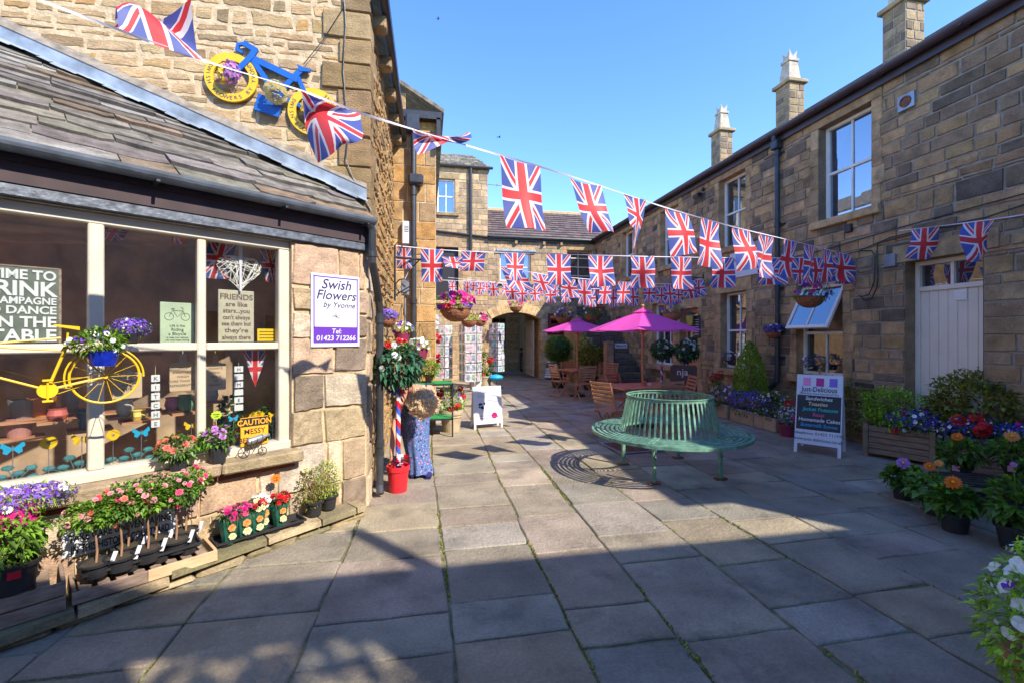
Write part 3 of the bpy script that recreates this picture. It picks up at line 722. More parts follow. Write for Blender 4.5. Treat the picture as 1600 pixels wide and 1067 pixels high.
# ================================================================ RIGHT RANGE
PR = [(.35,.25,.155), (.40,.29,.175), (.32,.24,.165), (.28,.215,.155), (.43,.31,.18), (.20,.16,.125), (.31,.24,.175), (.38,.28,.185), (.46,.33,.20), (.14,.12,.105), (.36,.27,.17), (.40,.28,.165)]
PRD = [(.42,.31,.19), (.38,.28,.175), (.45,.335,.21)]
def right_range():
    T = thing('stone_range', 'long two storey stone range with white sash windows down the right side of the courtyard', 'building', (6.6, 9, 0))
    W = FR.m
    def rect(pl, pr, zt, zb): return (FR.u(pl), FR.u(pr), zb, zt)
    ups = [rect(1280,1363,5.17,3.58), rect(1124,1166,5.17,3.62), rect(1033,1061,5.17,3.62), rect(973,991,5.17,3.62)]
    gr1 = rect(1127,1167,2.6,.93); gr2 = rect(1246,1318,2.56,.96); door = rect(1415,1537,2.66,.0)
    gr0 = rect(1020,1052,2.6,.84); dr0 = (gr0[1]+.35, gr0[1]+1.15, 0, 2.35)
    ops = ups + [gr1, gr2, door, gr0, dr0]
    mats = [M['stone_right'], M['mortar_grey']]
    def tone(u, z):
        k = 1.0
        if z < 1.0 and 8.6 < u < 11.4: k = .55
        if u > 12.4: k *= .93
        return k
    U = -1.5
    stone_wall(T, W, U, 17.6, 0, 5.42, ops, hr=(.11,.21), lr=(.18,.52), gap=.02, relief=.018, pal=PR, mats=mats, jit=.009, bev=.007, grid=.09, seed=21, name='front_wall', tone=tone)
    for i, o in enumerate(ups): surround(T, W, *o, PRD, M['stone_right'], lint=.24, sill=.13, jamb=.17, seed=40+i, proud=.028, sillproud=.05)
    surround(T, W, *gr1, PRD, M['stone_right'], lint=.3, sill=.14, jamb=.22, seed=51, proud=.03)
    surround(T, W, *gr2, PRD, M['stone_right'], lint=.26, sill=.14, jamb=.15, seed=52, proud=.028)
    surround(T, W, *gr0, PRD, M['stone_right'], lint=.26, sill=.14, jamb=.2, seed=53, proud=.03)
    surround(T, W, *door, PRD, M['stone_right'], lint=.24, sill=0, jamb=.0, seed=54, proud=.028)
    surround(T, W, *dr0, PRD, M['stone_right'], lint=.24, sill=0, jamb=.15, seed=55, proud=.03)
    for i, o in enumerate(ups): sash(T, W, *o, rec=.13, mg=M['glass_sky'] if i == 0 else M['glass'])
    sash(T, W, *gr1, rec=.14); sash(T, W, *gr0, rec=.12, cols=3, rows=(.35,.62))
    # ground window with its top light hinged out
    a, b, c, d = gr2; zm = c + (d-c)*.47
    sash(T, W, a, b, c, zm, rec=.12, rows=())
    mb = MB(); mb.bbox(a, .12, zm, a+.05, .19, d, .006); mb.bbox(b-.05, .12, zm, b, .19, d, .006); mb.bbox(a+.05, .12, d-.05, b-.05, .19, d, .006)
    mb.build('window_frame', M['white'], T, W)
    q = MB(); q.quad((a,.3,zm),(b,.3,zm),(b,.3,d),(a,.3,d)); q.build('dark_room', M['interior'], T, W)
    hm = W @ Matrix.Translation(((a+b)/2, .10, d-.06)) @ Matrix.Rotation(math.radians(-27), 4, 'X')
    ww = (b-a)/2 - .03; hh = d - zm - .02; mb = MB()
    for s in (-1, 1): mb.bbox(s*ww, -.02, -hh, s*(ww-.055), .025, 0, .006)
    mb.bbox(-ww+.055, -.02, -.055, ww-.055, .025, 0, .006); mb.bbox(-ww+.055, -.02, -hh, ww-.055, .025, -hh+.06, .006); mb.bbox(-.017, -.015, -hh+.06, .017, .02, -.055, .004)
    f = mb.build('hinged_sash', M['white'], T, hm); f['label'] = 'top sash hinged outwards and propped open'
    for s in (-1, 1):
        g = MB(); x0, x1 = sorted((s*.017, s*(ww-.055))); g.quad((x0,0,-hh+.06),(x1,0,-hh+.06),(x1,0,-.055),(x0,0,-.055)); g.build('pane', M['glass_sky'], f, hm)
    # white boarded door with its transom light
    a, b, c, d = door; R = .16; ti = 2.27
    mb = MB(); fr = .06
    mb.bbox(a, R, c, a+fr, R+.08, d, .006); mb.bbox(b-fr, R, c, b, R+.08, d, .006); mb.bbox(a+fr, R, d-fr, b-fr, R+.08, d, .006); mb.bbox(a+fr, R-.01, ti-.03, b-fr, R+.08, ti+.035, .006)
    mb.bbox((a+b)/2-.02, R+.01, ti+.035, (a+b)/2+.02, R+.07, d-fr, .004)
    mb.build('door_frame', M['door_paint'], T, W)
    for s in (0, 1):
        g = MB(); x0 = a+fr if s == 0 else (a+b)/2+.02; x1 = (a+b)/2-.02 if s == 0 else b-fr
        g.quad((x0,R+.05,ti+.03),(x1,R+.05,ti+.03),(x1,R+.05,d-fr),(x0,R+.05,d-fr)); g.build('transom_pane', M['glass'], T, W)
    mb = MB(); n = 7; ww = (b-a-2*fr)/n
    for k in range(n): mb.bbox(a+fr+k*ww+.002, R+.02, .02, a+fr+(k+1)*ww-.002, R+.06, ti-.03, .005)
    dr = mb.build('door', M['door_paint'], T, W); dr['label'] = 'pale boarded door under a two pane transom'
    mb = MB()
    x = a+fr+4.25*ww
    mb.bbox(x-.06, R+.005, ti-.19, x+.085, R+.02, ti-.05, .003)
    for k in range(4): mb.bbox(x-.05, R-.003, ti-.18+k*.031, x+.075, R+.006, ti-.158+k*.031, .002)
    mb.build('door_vent', M['white'], dr, W)
    # brown tearoom door
    a, b, c, d = dr0; mb = MB()
    mb.bbox(a, .14, 0, b, .2, d, .006); mb.bbox(a+.12, .125, .2, b-.12, .14, 1.0, .006); mb.build('panelled_door', M['wood'], T, W)
    g = MB(); g.quad((a+.14,.135,1.12),(b-.14,.135,1.12),(b-.14,.135,2.2),(a+.14,.135,2.2)); g.build('door_glass', M['glass'], T, W)
    # body, roof, gutter
    mb = MB(); mb.box(U-.02, .32, 0, 17.6, 6.0, 5.38); mb.build('body', M['interior'], T, W)
    mb = MB(); r = random.Random(8)
    for k in range(14):
        y0 = -.15 + k*.46; z0 = 5.5 + k*.285
        x = U-.1
        while x < 17.6:
            l = r.uniform(.3,.6); mb.box(x, y0, z0-.02+r.uniform(-.004,.004), x+l-.008, y0+.52, z0+.012, 0, pick([(.16,.14,.12),(.12,.11,.10),(.19,.165,.135)], r)); x += l
    sh = Matrix.Identity(4)
    mb2 = MB(); mb2.v = [(v[0], v[1], v[2] + (0)) for v in mb.v]; mb2.f, mb2.mi, mb2.col, mb2.uv, mb2.hascol = mb.f, mb.mi, mb.col, mb.uv, True
    mb2.quad((U-.1,-.1,5.44), (17.6,-.1,5.44), (17.6,6.2,9.3), (U-.1,6.2,9.3), 0, (.1,.1,.1))
    mb2.build('roof', M['slate'], T, W)
    mb = MB()
    n = 10
    prof = [(-.075*math.cos(PI*k/n) , -.075*math.sin(PI*k/n)) for k in range(n+1)]
    for (sy, sz) in ((0, 0),):
        vs = []
        for x in (U-.05, 17.35):
            for (yy, zz) in prof: vs.append((x, -.16+yy, 5.47+zz))
            for (yy, zz) in reversed(prof): vs.append((x, -.16+yy*.93, 5.475+zz*.93))
        m = len(prof)*2; mb.add(vs, [(k, k+1, m+k+1, m+k) for k in range(m-1)] + [(m-1, 0, m, 2*m-1)] + [tuple(range(m))[::-1]])
    mb.box(U-.05, -.075, 5.3, 17.35, -.05, 5.5)
    g = mb.build('gutter', M['purple_grey'], T, W); 
    for k in range(18):
        b = MB(); x = -1 + k*1.05; b.box(x, -.24, 5.40, x+.03, -.06, 5.415); b.build('gutter_bracket', M['purple_grey'], g, W)
    # downpipe
    u = FR.u(1221); mb = MB(); mb.tube([(u,-.16,5.4),(u,-.16,5.33),(u,-.09,5.2),(u,-.09,.95),(u,-.1,.8),(u-.35,-.12,.45)], .045, 12)
    for z in (5.05, 3.7, 2.5, 1.2): mb.tube([(u,-.09,z),(u,-.09,z+.08)], .056, 12); mb.box(u-.1,-.06,z+.01,u+.1,.0,z+.05)
    mb.bbox(u-.08,-.19,5.15,u+.08,-.03,5.32,.02)
    mb.build('downpipe', M['pipe'], T, W)
    # kitchen vent
    u, z = FR.uz(1419, 160); mb = MB(); mb.bbox(u-.11,-.05,z-.11,u+.11,-.0,z+.11,.008); v = mb.build('wall_vent', M['galv'], T, W)
    mb = MB(); mm = Matrix.Translation((u,-.052,z)) @ Matrix.Rotation(PI/2,4,'X'); mb.lathe([(.075,0),(.075,.012),(.06,.012),(.06,-.0),(0,0.004)], 20, m=mm); mb.build('vent_cowl', M['rust'], v, W)
    # chimneys
    def chim(name_px, y_cap):
        pass
    for k, (px, py) in enumerate(((1415, 0), (1233, 128), (1125, 207))):
        X = 8.6; rr = ray(px, HOR); t = X/rr.x; Y = rr.y*t; zc = 7.78
        u = 17 - Y; s = .42
        m = W @ Matrix.Translation((u, X-6.6, 0))
        # local: x along wall toward camera, y away from the courtyard
        ch = stone_wall(T, m, -s, 0, 5.9, zc, hr=(.14,.19), lr=(.15,.3), gap=.015, relief=.012, pal=[(.27,.23,.17),(.22,.19,.15),(.15,.135,.12),(.31,.26,.18)], mats=[M['stone'], M['mortar_grey']], seed=70+k, name='chimney')  # courtyard face: darker palette puts its shade into the stone colour
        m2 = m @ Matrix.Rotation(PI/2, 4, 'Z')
        stone_wall(ch, m2, 0, s, 5.9, zc, hr=(.14,.19), lr=(.15,.3), gap=.015, relief=.012, pal=[(.30,.26,.19),(.26,.22,.16),(.20,.175,.14),(.34,.29,.2)], mats=[M['stone'], M['mortar_grey']], seed=80+k, name='chimney_side')  # near face: lighter palette puts the sunlight into the stone colour
        mb = MB(); mb.box(-s+.002,.003,5.9,-.003,s-.002,zc, 0, (.2,.17,.13)); mb.bbox(-s-.07,-.07,zc,.07,s+.07,zc+.09,.015,0,(.33,.30,.22))
        mb.build('chimney_cap', M['stone'], ch, m)
        mb = MB(); cx, cy = -s/2, s/2; z0 = zc+.09
        def ring(h, q): return [(cx-q,cy-q,h),(cx+q,cy-q,h),(cx+q,cy+q,h),(cx-q,cy+q,h)]
        vs = ring(z0,.17)+ring(z0+.5,.115)+ring(z0+.5,.14)+ring(z0+.56,.14)+ring(z0+.56,.10)+ring(z0+.66,.10)
        fs = []
        for L in range(5): fs += [(L*4+i, L*4+(i+1)%4, L*4+4+(i+1)%4, L*4+4+i) for i in range(4)]
        fs.append((20,21,22,23)); mb.add(vs, fs, 0, (.42,.42,.40))
        for sx in (-1,1):
            for sy in (-1,1):
                mb.add([(cx+sx*.10,cy+sy*.10,z0+.66),(cx+sx*.02,cy+sy*.10,z0+.66),(cx+sx*.10,cy+sy*.02,z0+.66),(cx+sx*.115,cy+sy*.115,z0+.78)],[(0,1,3),(1,2,3),(2,0,3)],0,(.42,.42,.40))
        mb.build('chimney_pot', M['stone'], ch, m)
    return T, W, ops
TR, WR, OPS = right_range()
# ================================================================ LEFT GABLED HOUSE
PG = [(.40,.29,.15), (.44,.32,.17), (.37,.265,.135), (.47,.35,.20), (.33,.235,.125), (.42,.30,.155), (.49,.37,.22), (.46,.29,.13), (.28,.21,.13)]
PGL = [(.52,.39,.22), (.56,.43,.25), (.50,.37,.21), (.58,.45,.28), (.44,.33,.20), (.54,.41,.23), (.59,.47,.30), (.56,.37,.18), (.36,.29,.19), (.54,.42,.27)]
def lean_z(X): return 2.709 - .402 * X         # where the lean-to roof meets the gable
def gable_house():
    T = thing('gabled_house', 'tall golden rubble stone gable house on the left above the shop roof', 'building', (-2, 6, 0))
    mats = [M['gable_stone'], M['mortar_cream']]
    G = FG.m
    stone_wall(T, G, -6.5, 0, 2.3, 8.4, hr=(.07,.17), lr=(.14,.46), gap=.032, relief=.007, pal=PGL, mats=mats, jit=.018, bev=.009, grid=.05, seed=5, name='gable_wall', top=lambda u: 5.2 - .62*u)
    stone_wall(T, FL.m, 0, 3.4, 0, 5.12, hr=(.08,.18), lr=(.15,.45), gap=.026, relief=.03, pal=PG, mats=mats, jit=.012, bev=.014, grid=.07, seed=6, name='side_wall')
    # corner quoins
    r = random.Random(9); mb = MB(); z = 0; k = 0
    while z < 5.1:
        h = r.uniform(.2,.34); a, b = (.46,.26) if k % 2 else (.28,.48); k += 1
        a *= r.uniform(.85,1.1)
        mb.bbox(-.6-a, 4.8-.034, z+.008, -.6+.034, 4.8+b, min(z+h-.008, 5.12), .007, 0, pick([(.36,.27,.15),(.40,.30,.18),(.33,.25,.15),(.42,.33,.2)], r), jit=.008, rnd=r); z += h
    mb.build('quoins', M['gable_stone'], T, Matrix.Identity(4))
    # roof slopes over the gable, stone verge
    mb = MB()
    for y0, y1, off in ((4.68, 8.3, 0),):
        mb.add([(-.42,y0,5.12),(-.42,y1,5.12),(-7,y1,9.2),(-7,y0,9.2),(-.42,y0,5.19),(-.42,y1,5.19),(-7,y1,9.27),(-7,y0,9.27)],
               [(0,1,2,3),(7,6,5,4),(0,4,5,1),(1,5,6,2),(2,6,7,3),(3,7,4,0)], 0, (.17,.15,.12))
    mb.build('roof', M['slate'], T, Matrix.Identity(4))
    for k in range(5):
        mb = MB(); y = 4.98 + k*.72; mb.bbox(-.6, y, 4.93, -.43, y+.16, 5.08, .02, 0, (.42,.31,.18)); mb.build('corbel', M['gable_stone'], T, Matrix.Identity(4))
    mb = MB(); mb.tube([(-.44,4.66,5.12),(-.41,8.2,5.14)], .055, 10); mb.build('gutter', M['pipe'], T, Matrix.Identity(4))
    # thin cable looping down the corner
    mb = MB(); a = [FG.uz(px, py, .05) for px, py in ((538,0),(540,40),(536,110),(541,170),(543,220),(540,250),(556,290),(580,330))]
    mb.tube([FG.w(u, .05, z) for u, z in a], .006, 6); mb.tube([FG.w(u, .05, z) for u, z in [FG.uz(*p) for p in ((538,18),(505,70),(476,106))]], .004, 5)
    mb.build('cable', M['black'], T, Matrix.Identity(4))
    return T
gable_house()

# ================================================================ FLOWER SHOP (lean-to)
UW = FS.u(455)                                  # right edge of the shop window
PP = [(.38,.32,.25), (.43,.33,.26), (.47,.42,.36), (.32,.26,.20), (.40,.31,.25), (.50,.45,.40), (.21,.18,.155), (.41,.35,.25)]
def shop():
    T = thing('flower_shop', 'single storey flower shop lean-to with cream framed window and stone slate roof', 'shop', (-1.6, 3.7, 0))
    S = FS.m; mats = [M['stone'], M['mortar_cream']]
    op = (-3.9, UW, .69, 2.40)
    stone_wall(T, S, -4.3, 0, 0, 2.62, [op], hr=(.19,.32), lr=(.2,.42), gap=.016, relief=.024, pal=PP, mats=mats, jit=.012, bev=.010, grid=.05, seed=15, name='front_wall', reveal=.12)
    stone_wall(T, Frame(-.56, 4.4, 90).m, 0, .42, 0, 2.62, hr=(.24,.36), lr=(.2,.42), gap=.016, relief=.02, pal=PP, mats=mats, jit=.008, bev=.015, grid=.07, seed=16, name='return_wall')
    # window joinery
    mb = MB(); zt = 1.535; fr = .09
    def bx(a, c, b, d, y0=.03, y1=.12, e=.008): mb.bbox(a, y0, c, b, y1, d, e)
    a, b, c, d = op[0], UW, .72, 2.40
    bx(a, d-.075, b, d); bx(b-.085, c, b, d-.075); bx(a, c-.03, b, c+.04, 0, .14)
    m1 = (FS.u(137, -.03), FS.u(163, -.03)); m2 = (FS.u(309, -.03), FS.u(323, -.03))
    bx(m1[0], c+.04, m1[1], d-.075, .02, .13); bx(m2[0], c+.04, m2[1], d-.075, .04, .11); bx(-2.95, c+.04, -2.88, d-.075, .04, .11)
    for p, q in ((a, -2.95), (-2.88, m1[0]), (m1[1], m2[0]), (m2[1], b-.085)): bx(p, zt-.028, q, zt+.028, .035, .11)
    f = mb.build('window_frame', M['cream'], T, S)
    for p, q in ((a, -2.95), (-2.88, m1[0]), (m1[1], m2[0]), (m2[1], b-.085)):
        for e, g in ((c+.04, zt-.028), (zt+.028, d-.075)):
            k = MB(); k.quad((p,.085,e),(q,.085,e),(q,.085,g),(p,.085,g)); k.build('pane', M['glass_shop'], f, S)
    # stone sill and the red board under it
    mb = MB(); r = random.Random(4); x = -3.95
    while x < UW+.05:
        l = r.uniform(.8,1.3); x2 = min(x+l, UW+.06); mb.bbox(x, -.13, .60, x2-.006, .05, .69, .014, 0, pick([(.33,.28,.2),(.36,.3,.22)], r), jit=.004, rnd=r); x = x+l
    mb.build('window_sill', M['stone'], T, S)
    mb = MB(); mb.bbox(-3.9, -.03, .545, UW+.02, .02, .60, .005); mb.build('sill_board', mat('oxide_red', (.24,.06,.035), .8, var=.4), T, S)
    # lead clad lintel, fascia
    mb = MB(); mb.bbox(-4.3, -.05, 2.405, .02, .06, 2.475, .006); mb.build('lead_lintel', mat('dark_lead', (.10,.115,.14), .45, .3, var=.5, scale=18, bmp=.3, bscale=20), T, S)
    mb = MB(); mb.box(-4.3, -.056, 2.478, .03, .05, 2.70); mb.box(-4.3,-.07,2.60,.03,-.058,2.70); mb.build('fascia', M['fascia'], T, S)
    # interior: floor of the window, back wall, ceiling
    mb = MB()
    tri = lambda z: [(-4.3,.12,z),(.0,.12,z),(.0,.46,z),(-4.3,3.72,z)]
    v = [(-4.2,.13),(-.05,.13),(-.05,.5),(-4.2,3.6)]
    mb.add([(p[0],p[1],2.45) for p in v], [(0,1,2,3)]); mb.add([(p[0],p[1],.1) for p in v], [(3,2,1,0)])
    mb.add([(-.05,.13,.1),(-.05,.5,.1),(-.05,.5,2.45),(-.05,.13,2.45)], [(0,1,2,3)])
    mb.add([(-.05,.5,.1),(-4.2,3.6,.1),(-4.2,3.6,2.45),(-.05,.5,2.45)], [(0,1,2,3)])
    mb.add([(-4.2,.13,.1),(-4.2,3.6,.1),(-4.2,3.6,2.45),(-4.2,.13,2.45)], [(0,1,2,3)])
    mb.build('interior', M['interior'], T, S)
    mb = MB(); mb.box(-4.0, .14, .60, UW-.02, .42, .665); mb.build('display_shelf', M['white'], T, S)
    mb = MB(); r = random.Random(14)
    for sh in (.95, 1.45):
        mb.box(-3.6, 1.15, sh, -.9, 1.3, sh+.03) if False else mb.box(-3.2, 1.1, sh, -1.35, 1.3, sh+.03)
    mb.build('stock_shelves', M['wood'], T, S)
    # roof of stone slates
    mb = MB(); r = random.Random(33); v = -.10; row = 0
    while v < 3.4:
        g = .20 - .010*min(row, 6); umax = (.5 - v - g*.4)/.75; umax = min(umax, .06)
        x = -4.6 + r.uniform(0,.2)
        while x < umax - .05:
            l = r.uniform(.3,.8); x2 = min(x+l, umax)
            if umax - x2 < .14: x2 = umax
            t = r.uniform(.036,.062); a = v + r.uniform(-.035,.025); b = v + g + .12; L = r.uniform(0,.014)
            z = lambda q: 2.715 + .67*q
            pal = [(.15,.13,.115),(.19,.165,.15),(.22,.195,.17),(.12,.105,.095),(.25,.225,.20),(.20,.175,.15),(.18,.16,.14),(.15,.13,.11),(.23,.205,.18),(.27,.25,.23),(.17,.15,.13),(.19,.17,.15),(.20,.18,.14),(.21,.15,.10)]
            col = pick(pal, r)
            n = 5; bot = [(x+.004+(x2-x-.008)*k/n, a + (r.uniform(-.02,.014) if 0<k<n else r.uniform(.005,.03))) for k in range(n+1)]
            vs = []
            for (p, q) in bot: vs += [(p, q, z(q)+L+.012), (p, q+.004, z(q)+L+.012+t), ]
            for k in range(n+1):
                p = x+.004+(x2-x-.008)*k/n; vs += [(p, b, z(b)+.006), (p, b, z(b)+.006+t*.6)]
            fs = []
            m_ = 2*(n+1)
            dk = tuple(c*.30 for c in col); fe = []  # dark front edges paint in algae and the shadow under each course
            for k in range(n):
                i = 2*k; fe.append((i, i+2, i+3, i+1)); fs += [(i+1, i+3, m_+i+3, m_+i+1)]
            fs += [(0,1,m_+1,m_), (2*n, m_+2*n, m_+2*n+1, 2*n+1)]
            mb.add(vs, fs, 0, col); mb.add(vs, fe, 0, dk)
            x = x2
        v += g; row += 1
    # underlay
    mb.add([(-4.6,-.08,2.66),(.06,-.08,2.66),(.06,.455,3.02),(-4.6,3.95,5.36)], [(0,1,2,3)], 0, (.05,.045,.04))
    mb.build('slate_roof', M['slate'], T, S)
    moss = MB(); r = random.Random(3)
    I = Matrix.Identity(4)
    # lead flashing and mortar fillet, on the gable face
    mb = MB(); n = 40
    for k in range(n):
        X0 = -4.6 + (4.6-.6)*k/n; X1 = -4.6 + 4.0*(k+1)/n
        for (a, b, mi) in ((.035, .165, 0),):
            w0 = .01*math.sin(k*1.3); mb.add([(X0,4.74,lean_z(X0)+a+.02),(X1,4.74,lean_z(X1)+a+.02),(X1,4.742,lean_z(X1)+b),(X0,4.742,lean_z(X0)+b)], [(0,1,2,3)], 0)
            mb.add([(X0,4.74,lean_z(X0)+a+.02),(X1,4.74,lean_z(X1)+a+.02),(X1+.03,4.74-.10,lean_z(X1)-.005+w0),(X0+.03,4.74-.10,lean_z(X0)-.005+w0)], [(3,2,1,0)], 0)
    mb.build('lead_flashing', M['lead'], T, I)
    mb = MB()
    for k in range(n):
        X0 = -4.6 + 4.0*k/n; X1 = -4.6 + 4.0*(k+1)/n
        mb.add([(X0,4.735,lean_z(X0)+.165),(X1,4.735,lean_z(X1)+.165),(X1,4.79,lean_z(X1)+.25+.01*math.sin(k)),(X0,4.79,lean_z(X0)+.25+.01*math.sin(k-1))], [(0,1,2,3)], 0)
    mb.build('mortar_fillet', mat('fillet', (.22,.19,.15), .95, var=.4, scale=12, bmp=.5), T, I)
    # gutter and its pipe
    mb = MB(); n = 10; vs = []
    for x in (-4.5, .0):
        for k in range(n+1): t = PI*k/n; vs.append((x, -.135-.062*math.cos(t), 2.69-.062*math.sin(t)))
        for k in range(n, -1, -1): t = PI*k/n; vs.append((x, -.135-.054*math.cos(t), 2.692-.054*math.sin(t)))
    m_ = 2*(n+1); mb.add(vs, [(k, k+1, m_+k+1, m_+k) for k in range(m_-1)] + [(m_-1,0,m_,2*m_-1), tuple(range(m_))[::-1], tuple(range(m_,2*m_))])
    g = mb.build('gutter', M['gutter_grey'], T, S)
    for x in (-3.2,-2.4,-1.6,-.8,-.1):
        b = MB(); b.box(x,-.2,2.615,x+.02,-.03,2.63); b.build('gutter_bracket', M['pipe'], g, S)
    mb = MB(); p = [(-.52,4.27,2.64),(-.50,4.30,2.6),(-.50,4.33,2.3),(-.485,4.45,2.18),(-.475,4.66,1.98),(-.47,4.72,1.85),(-.47,4.72,.12),(-.46,4.66,.04)]
    mb.tube(p, .038, 12)
    for z in (1.75, 1.2, .5): mb.tube([(-.47,4.72,z),(-.47,4.72,z+.07)], .047, 12)
    for z in (2.35,): mb.tube([(-.50,4.33,z),(-.50,4.33,z+.06)], .047, 12)
    mb.build('downpipe', M['pipe'], T, I)
    return T
SHOP = shop()
def ledge():
    r = random.Random(12); mb = MB(); mats = [M['stone'], M['mortar_grey']]
    D = lambda u: .17 + (-u)*.10
    x = -4.3; pal = [(.28,.25,.17),(.33,.29,.2),(.24,.22,.15),(.38,.33,.23),(.2,.2,.13)]
    while x < -.12:
        l = r.uniform(.3,.6); x2 = min(x+l, -.1); d0, d1 = D(x), D(x2)
        z = (.085 if x2 < -1.25 else .118) + r.uniform(-.004,.004)
        vs = [(x+.005,.0,z-.05),(x2-.005,.0,z-.05),(x2-.005,-d1-.02,z-.05),(x+.005,-d0-.02,z-.05),(x+.005,.0,z),(x2-.005,.0,z),(x2-.008,-d1-.012,z),(x+.008,-d0-.012,z-.003)]
        mb.add(vs, [(3,2,1,0)[::-1],(4,7,6,5)[::-1],(3,7,6,2)[::-1],(0,4,7,3)[::-1],(1,2,6,5)[::-1]], 0, pick(pal, r)); x = x2
    x = -4.3
    while x < -.12:
        l = r.uniform(.16,.42); x2 = min(x+l, -.1); h = r.uniform(.03,.06)
        mb.bbox(x+.006, -D((x+x2)/2)+.004+r.uniform(-.012,.012), -.02, x2-.006, .0, h, .022, 0, pick(pal, r), jit=.012, rnd=r); x = x2
    o = mb.build('stone_ledge', mats, None, FS.m)
    return tag(o, 'low rough stone ledge along the foot of the flower shop wall carrying the plant trays', 'ledge')
ledge()

# ================================================================ COTTAGE END with the rainwater pipe
PC = [(.42,.28,.13), (.46,.32,.16), (.38,.26,.13), (.34,.25,.15), (.49,.36,.20), (.44,.27,.11)]
def cottage():
    T = thing('cottage_end', 'narrow ashlar end wall of a cottage behind the gabled house carrying a black rainwater pipe', 'building', (-.2, 8.6, 0))
    mats = [M['stone'], M['mortar_cream']]
    stone_wall(T, FC.m, 0, .76, 0, 5.95, hr=(.26,.36), lr=(.25,.5), gap=.012, relief=.012, pal=PC, mats=mats, jit=.004, bev=.008, grid=.12, seed=61, name='end_wall', top=lambda u: 6.05 - .5*u)
    I = Matrix.Identity(4)
    mb = MB(); mb.box(-6, 8.22, 0, .158, 16.8, 5.4, 0, (.30,.22,.14)); mb.build('body', M['stone'], T, I)
    mb = MB(); mb.add([(-1.2,8.1,6.50),(-1.2,16.7,6.50),(.3,16.7,5.62),(.3,8.1,5.62),(-1.2,8.1,6.57),(-1.2,16.7,6.57),(.3,16.7,5.69),(.3,8.1,5.69)],
           [(0,1,2,3),(7,6,5,4),(0,4,5,1),(1,5,6,2),(2,6,7,3),(3,7,4,0)], 0, (.2,.17,.13)); mb.build('roof', M['slate'], T, I)
    mb = MB(); mb.box(-.42, 8.05, 5.47, .26, 8.2, 5.6); mb.box(.17, 8.05, 5.0, .24, 8.3, 5.5); mb.build('eaves_gutter', M['black'], T, I)
    mb = MB(); X, Y = -.23, 8.06; mb.tube([(X,Y,5.45),(X,Y,.1)], .05, 12); mb.bbox(X-.14,Y-.1,5.2,X+.1,Y+.1,5.5,.03); mb.bbox(X-.09,Y-.1,4.28,X+.17,Y+.1,4.46,.03)
    for z in (4.1, 3.2, 2.2, 1.2, .4): mb.tube([(X,Y,z),(X,Y,z+.08)], .062, 12)
    mb.build('downpipe', M['pipe'], T, I)
    x0 = FC.uz(628, 345, .1)[0]; x1 = FC.uz(641, 345, .1)[0]; zt = FC.uz(634, 346, .1)[1]; zb = FC.uz(634, 382, .1)[1]
    mb = MB(); mb.bbox(x0, -.12, zb, x1, 0, zt, .015); a = mb.build('alarm_box', M['signwhite'], T, FC.m)
    mb = MB()
    for k in range(4): mb.box(x0+.04, -.124, zt-.1-k*.03, x1-.03, -.119, zt-.09-k*.03)
    mb.build('alarm_louvres', M['ink'], a, FC.m)
cottage()

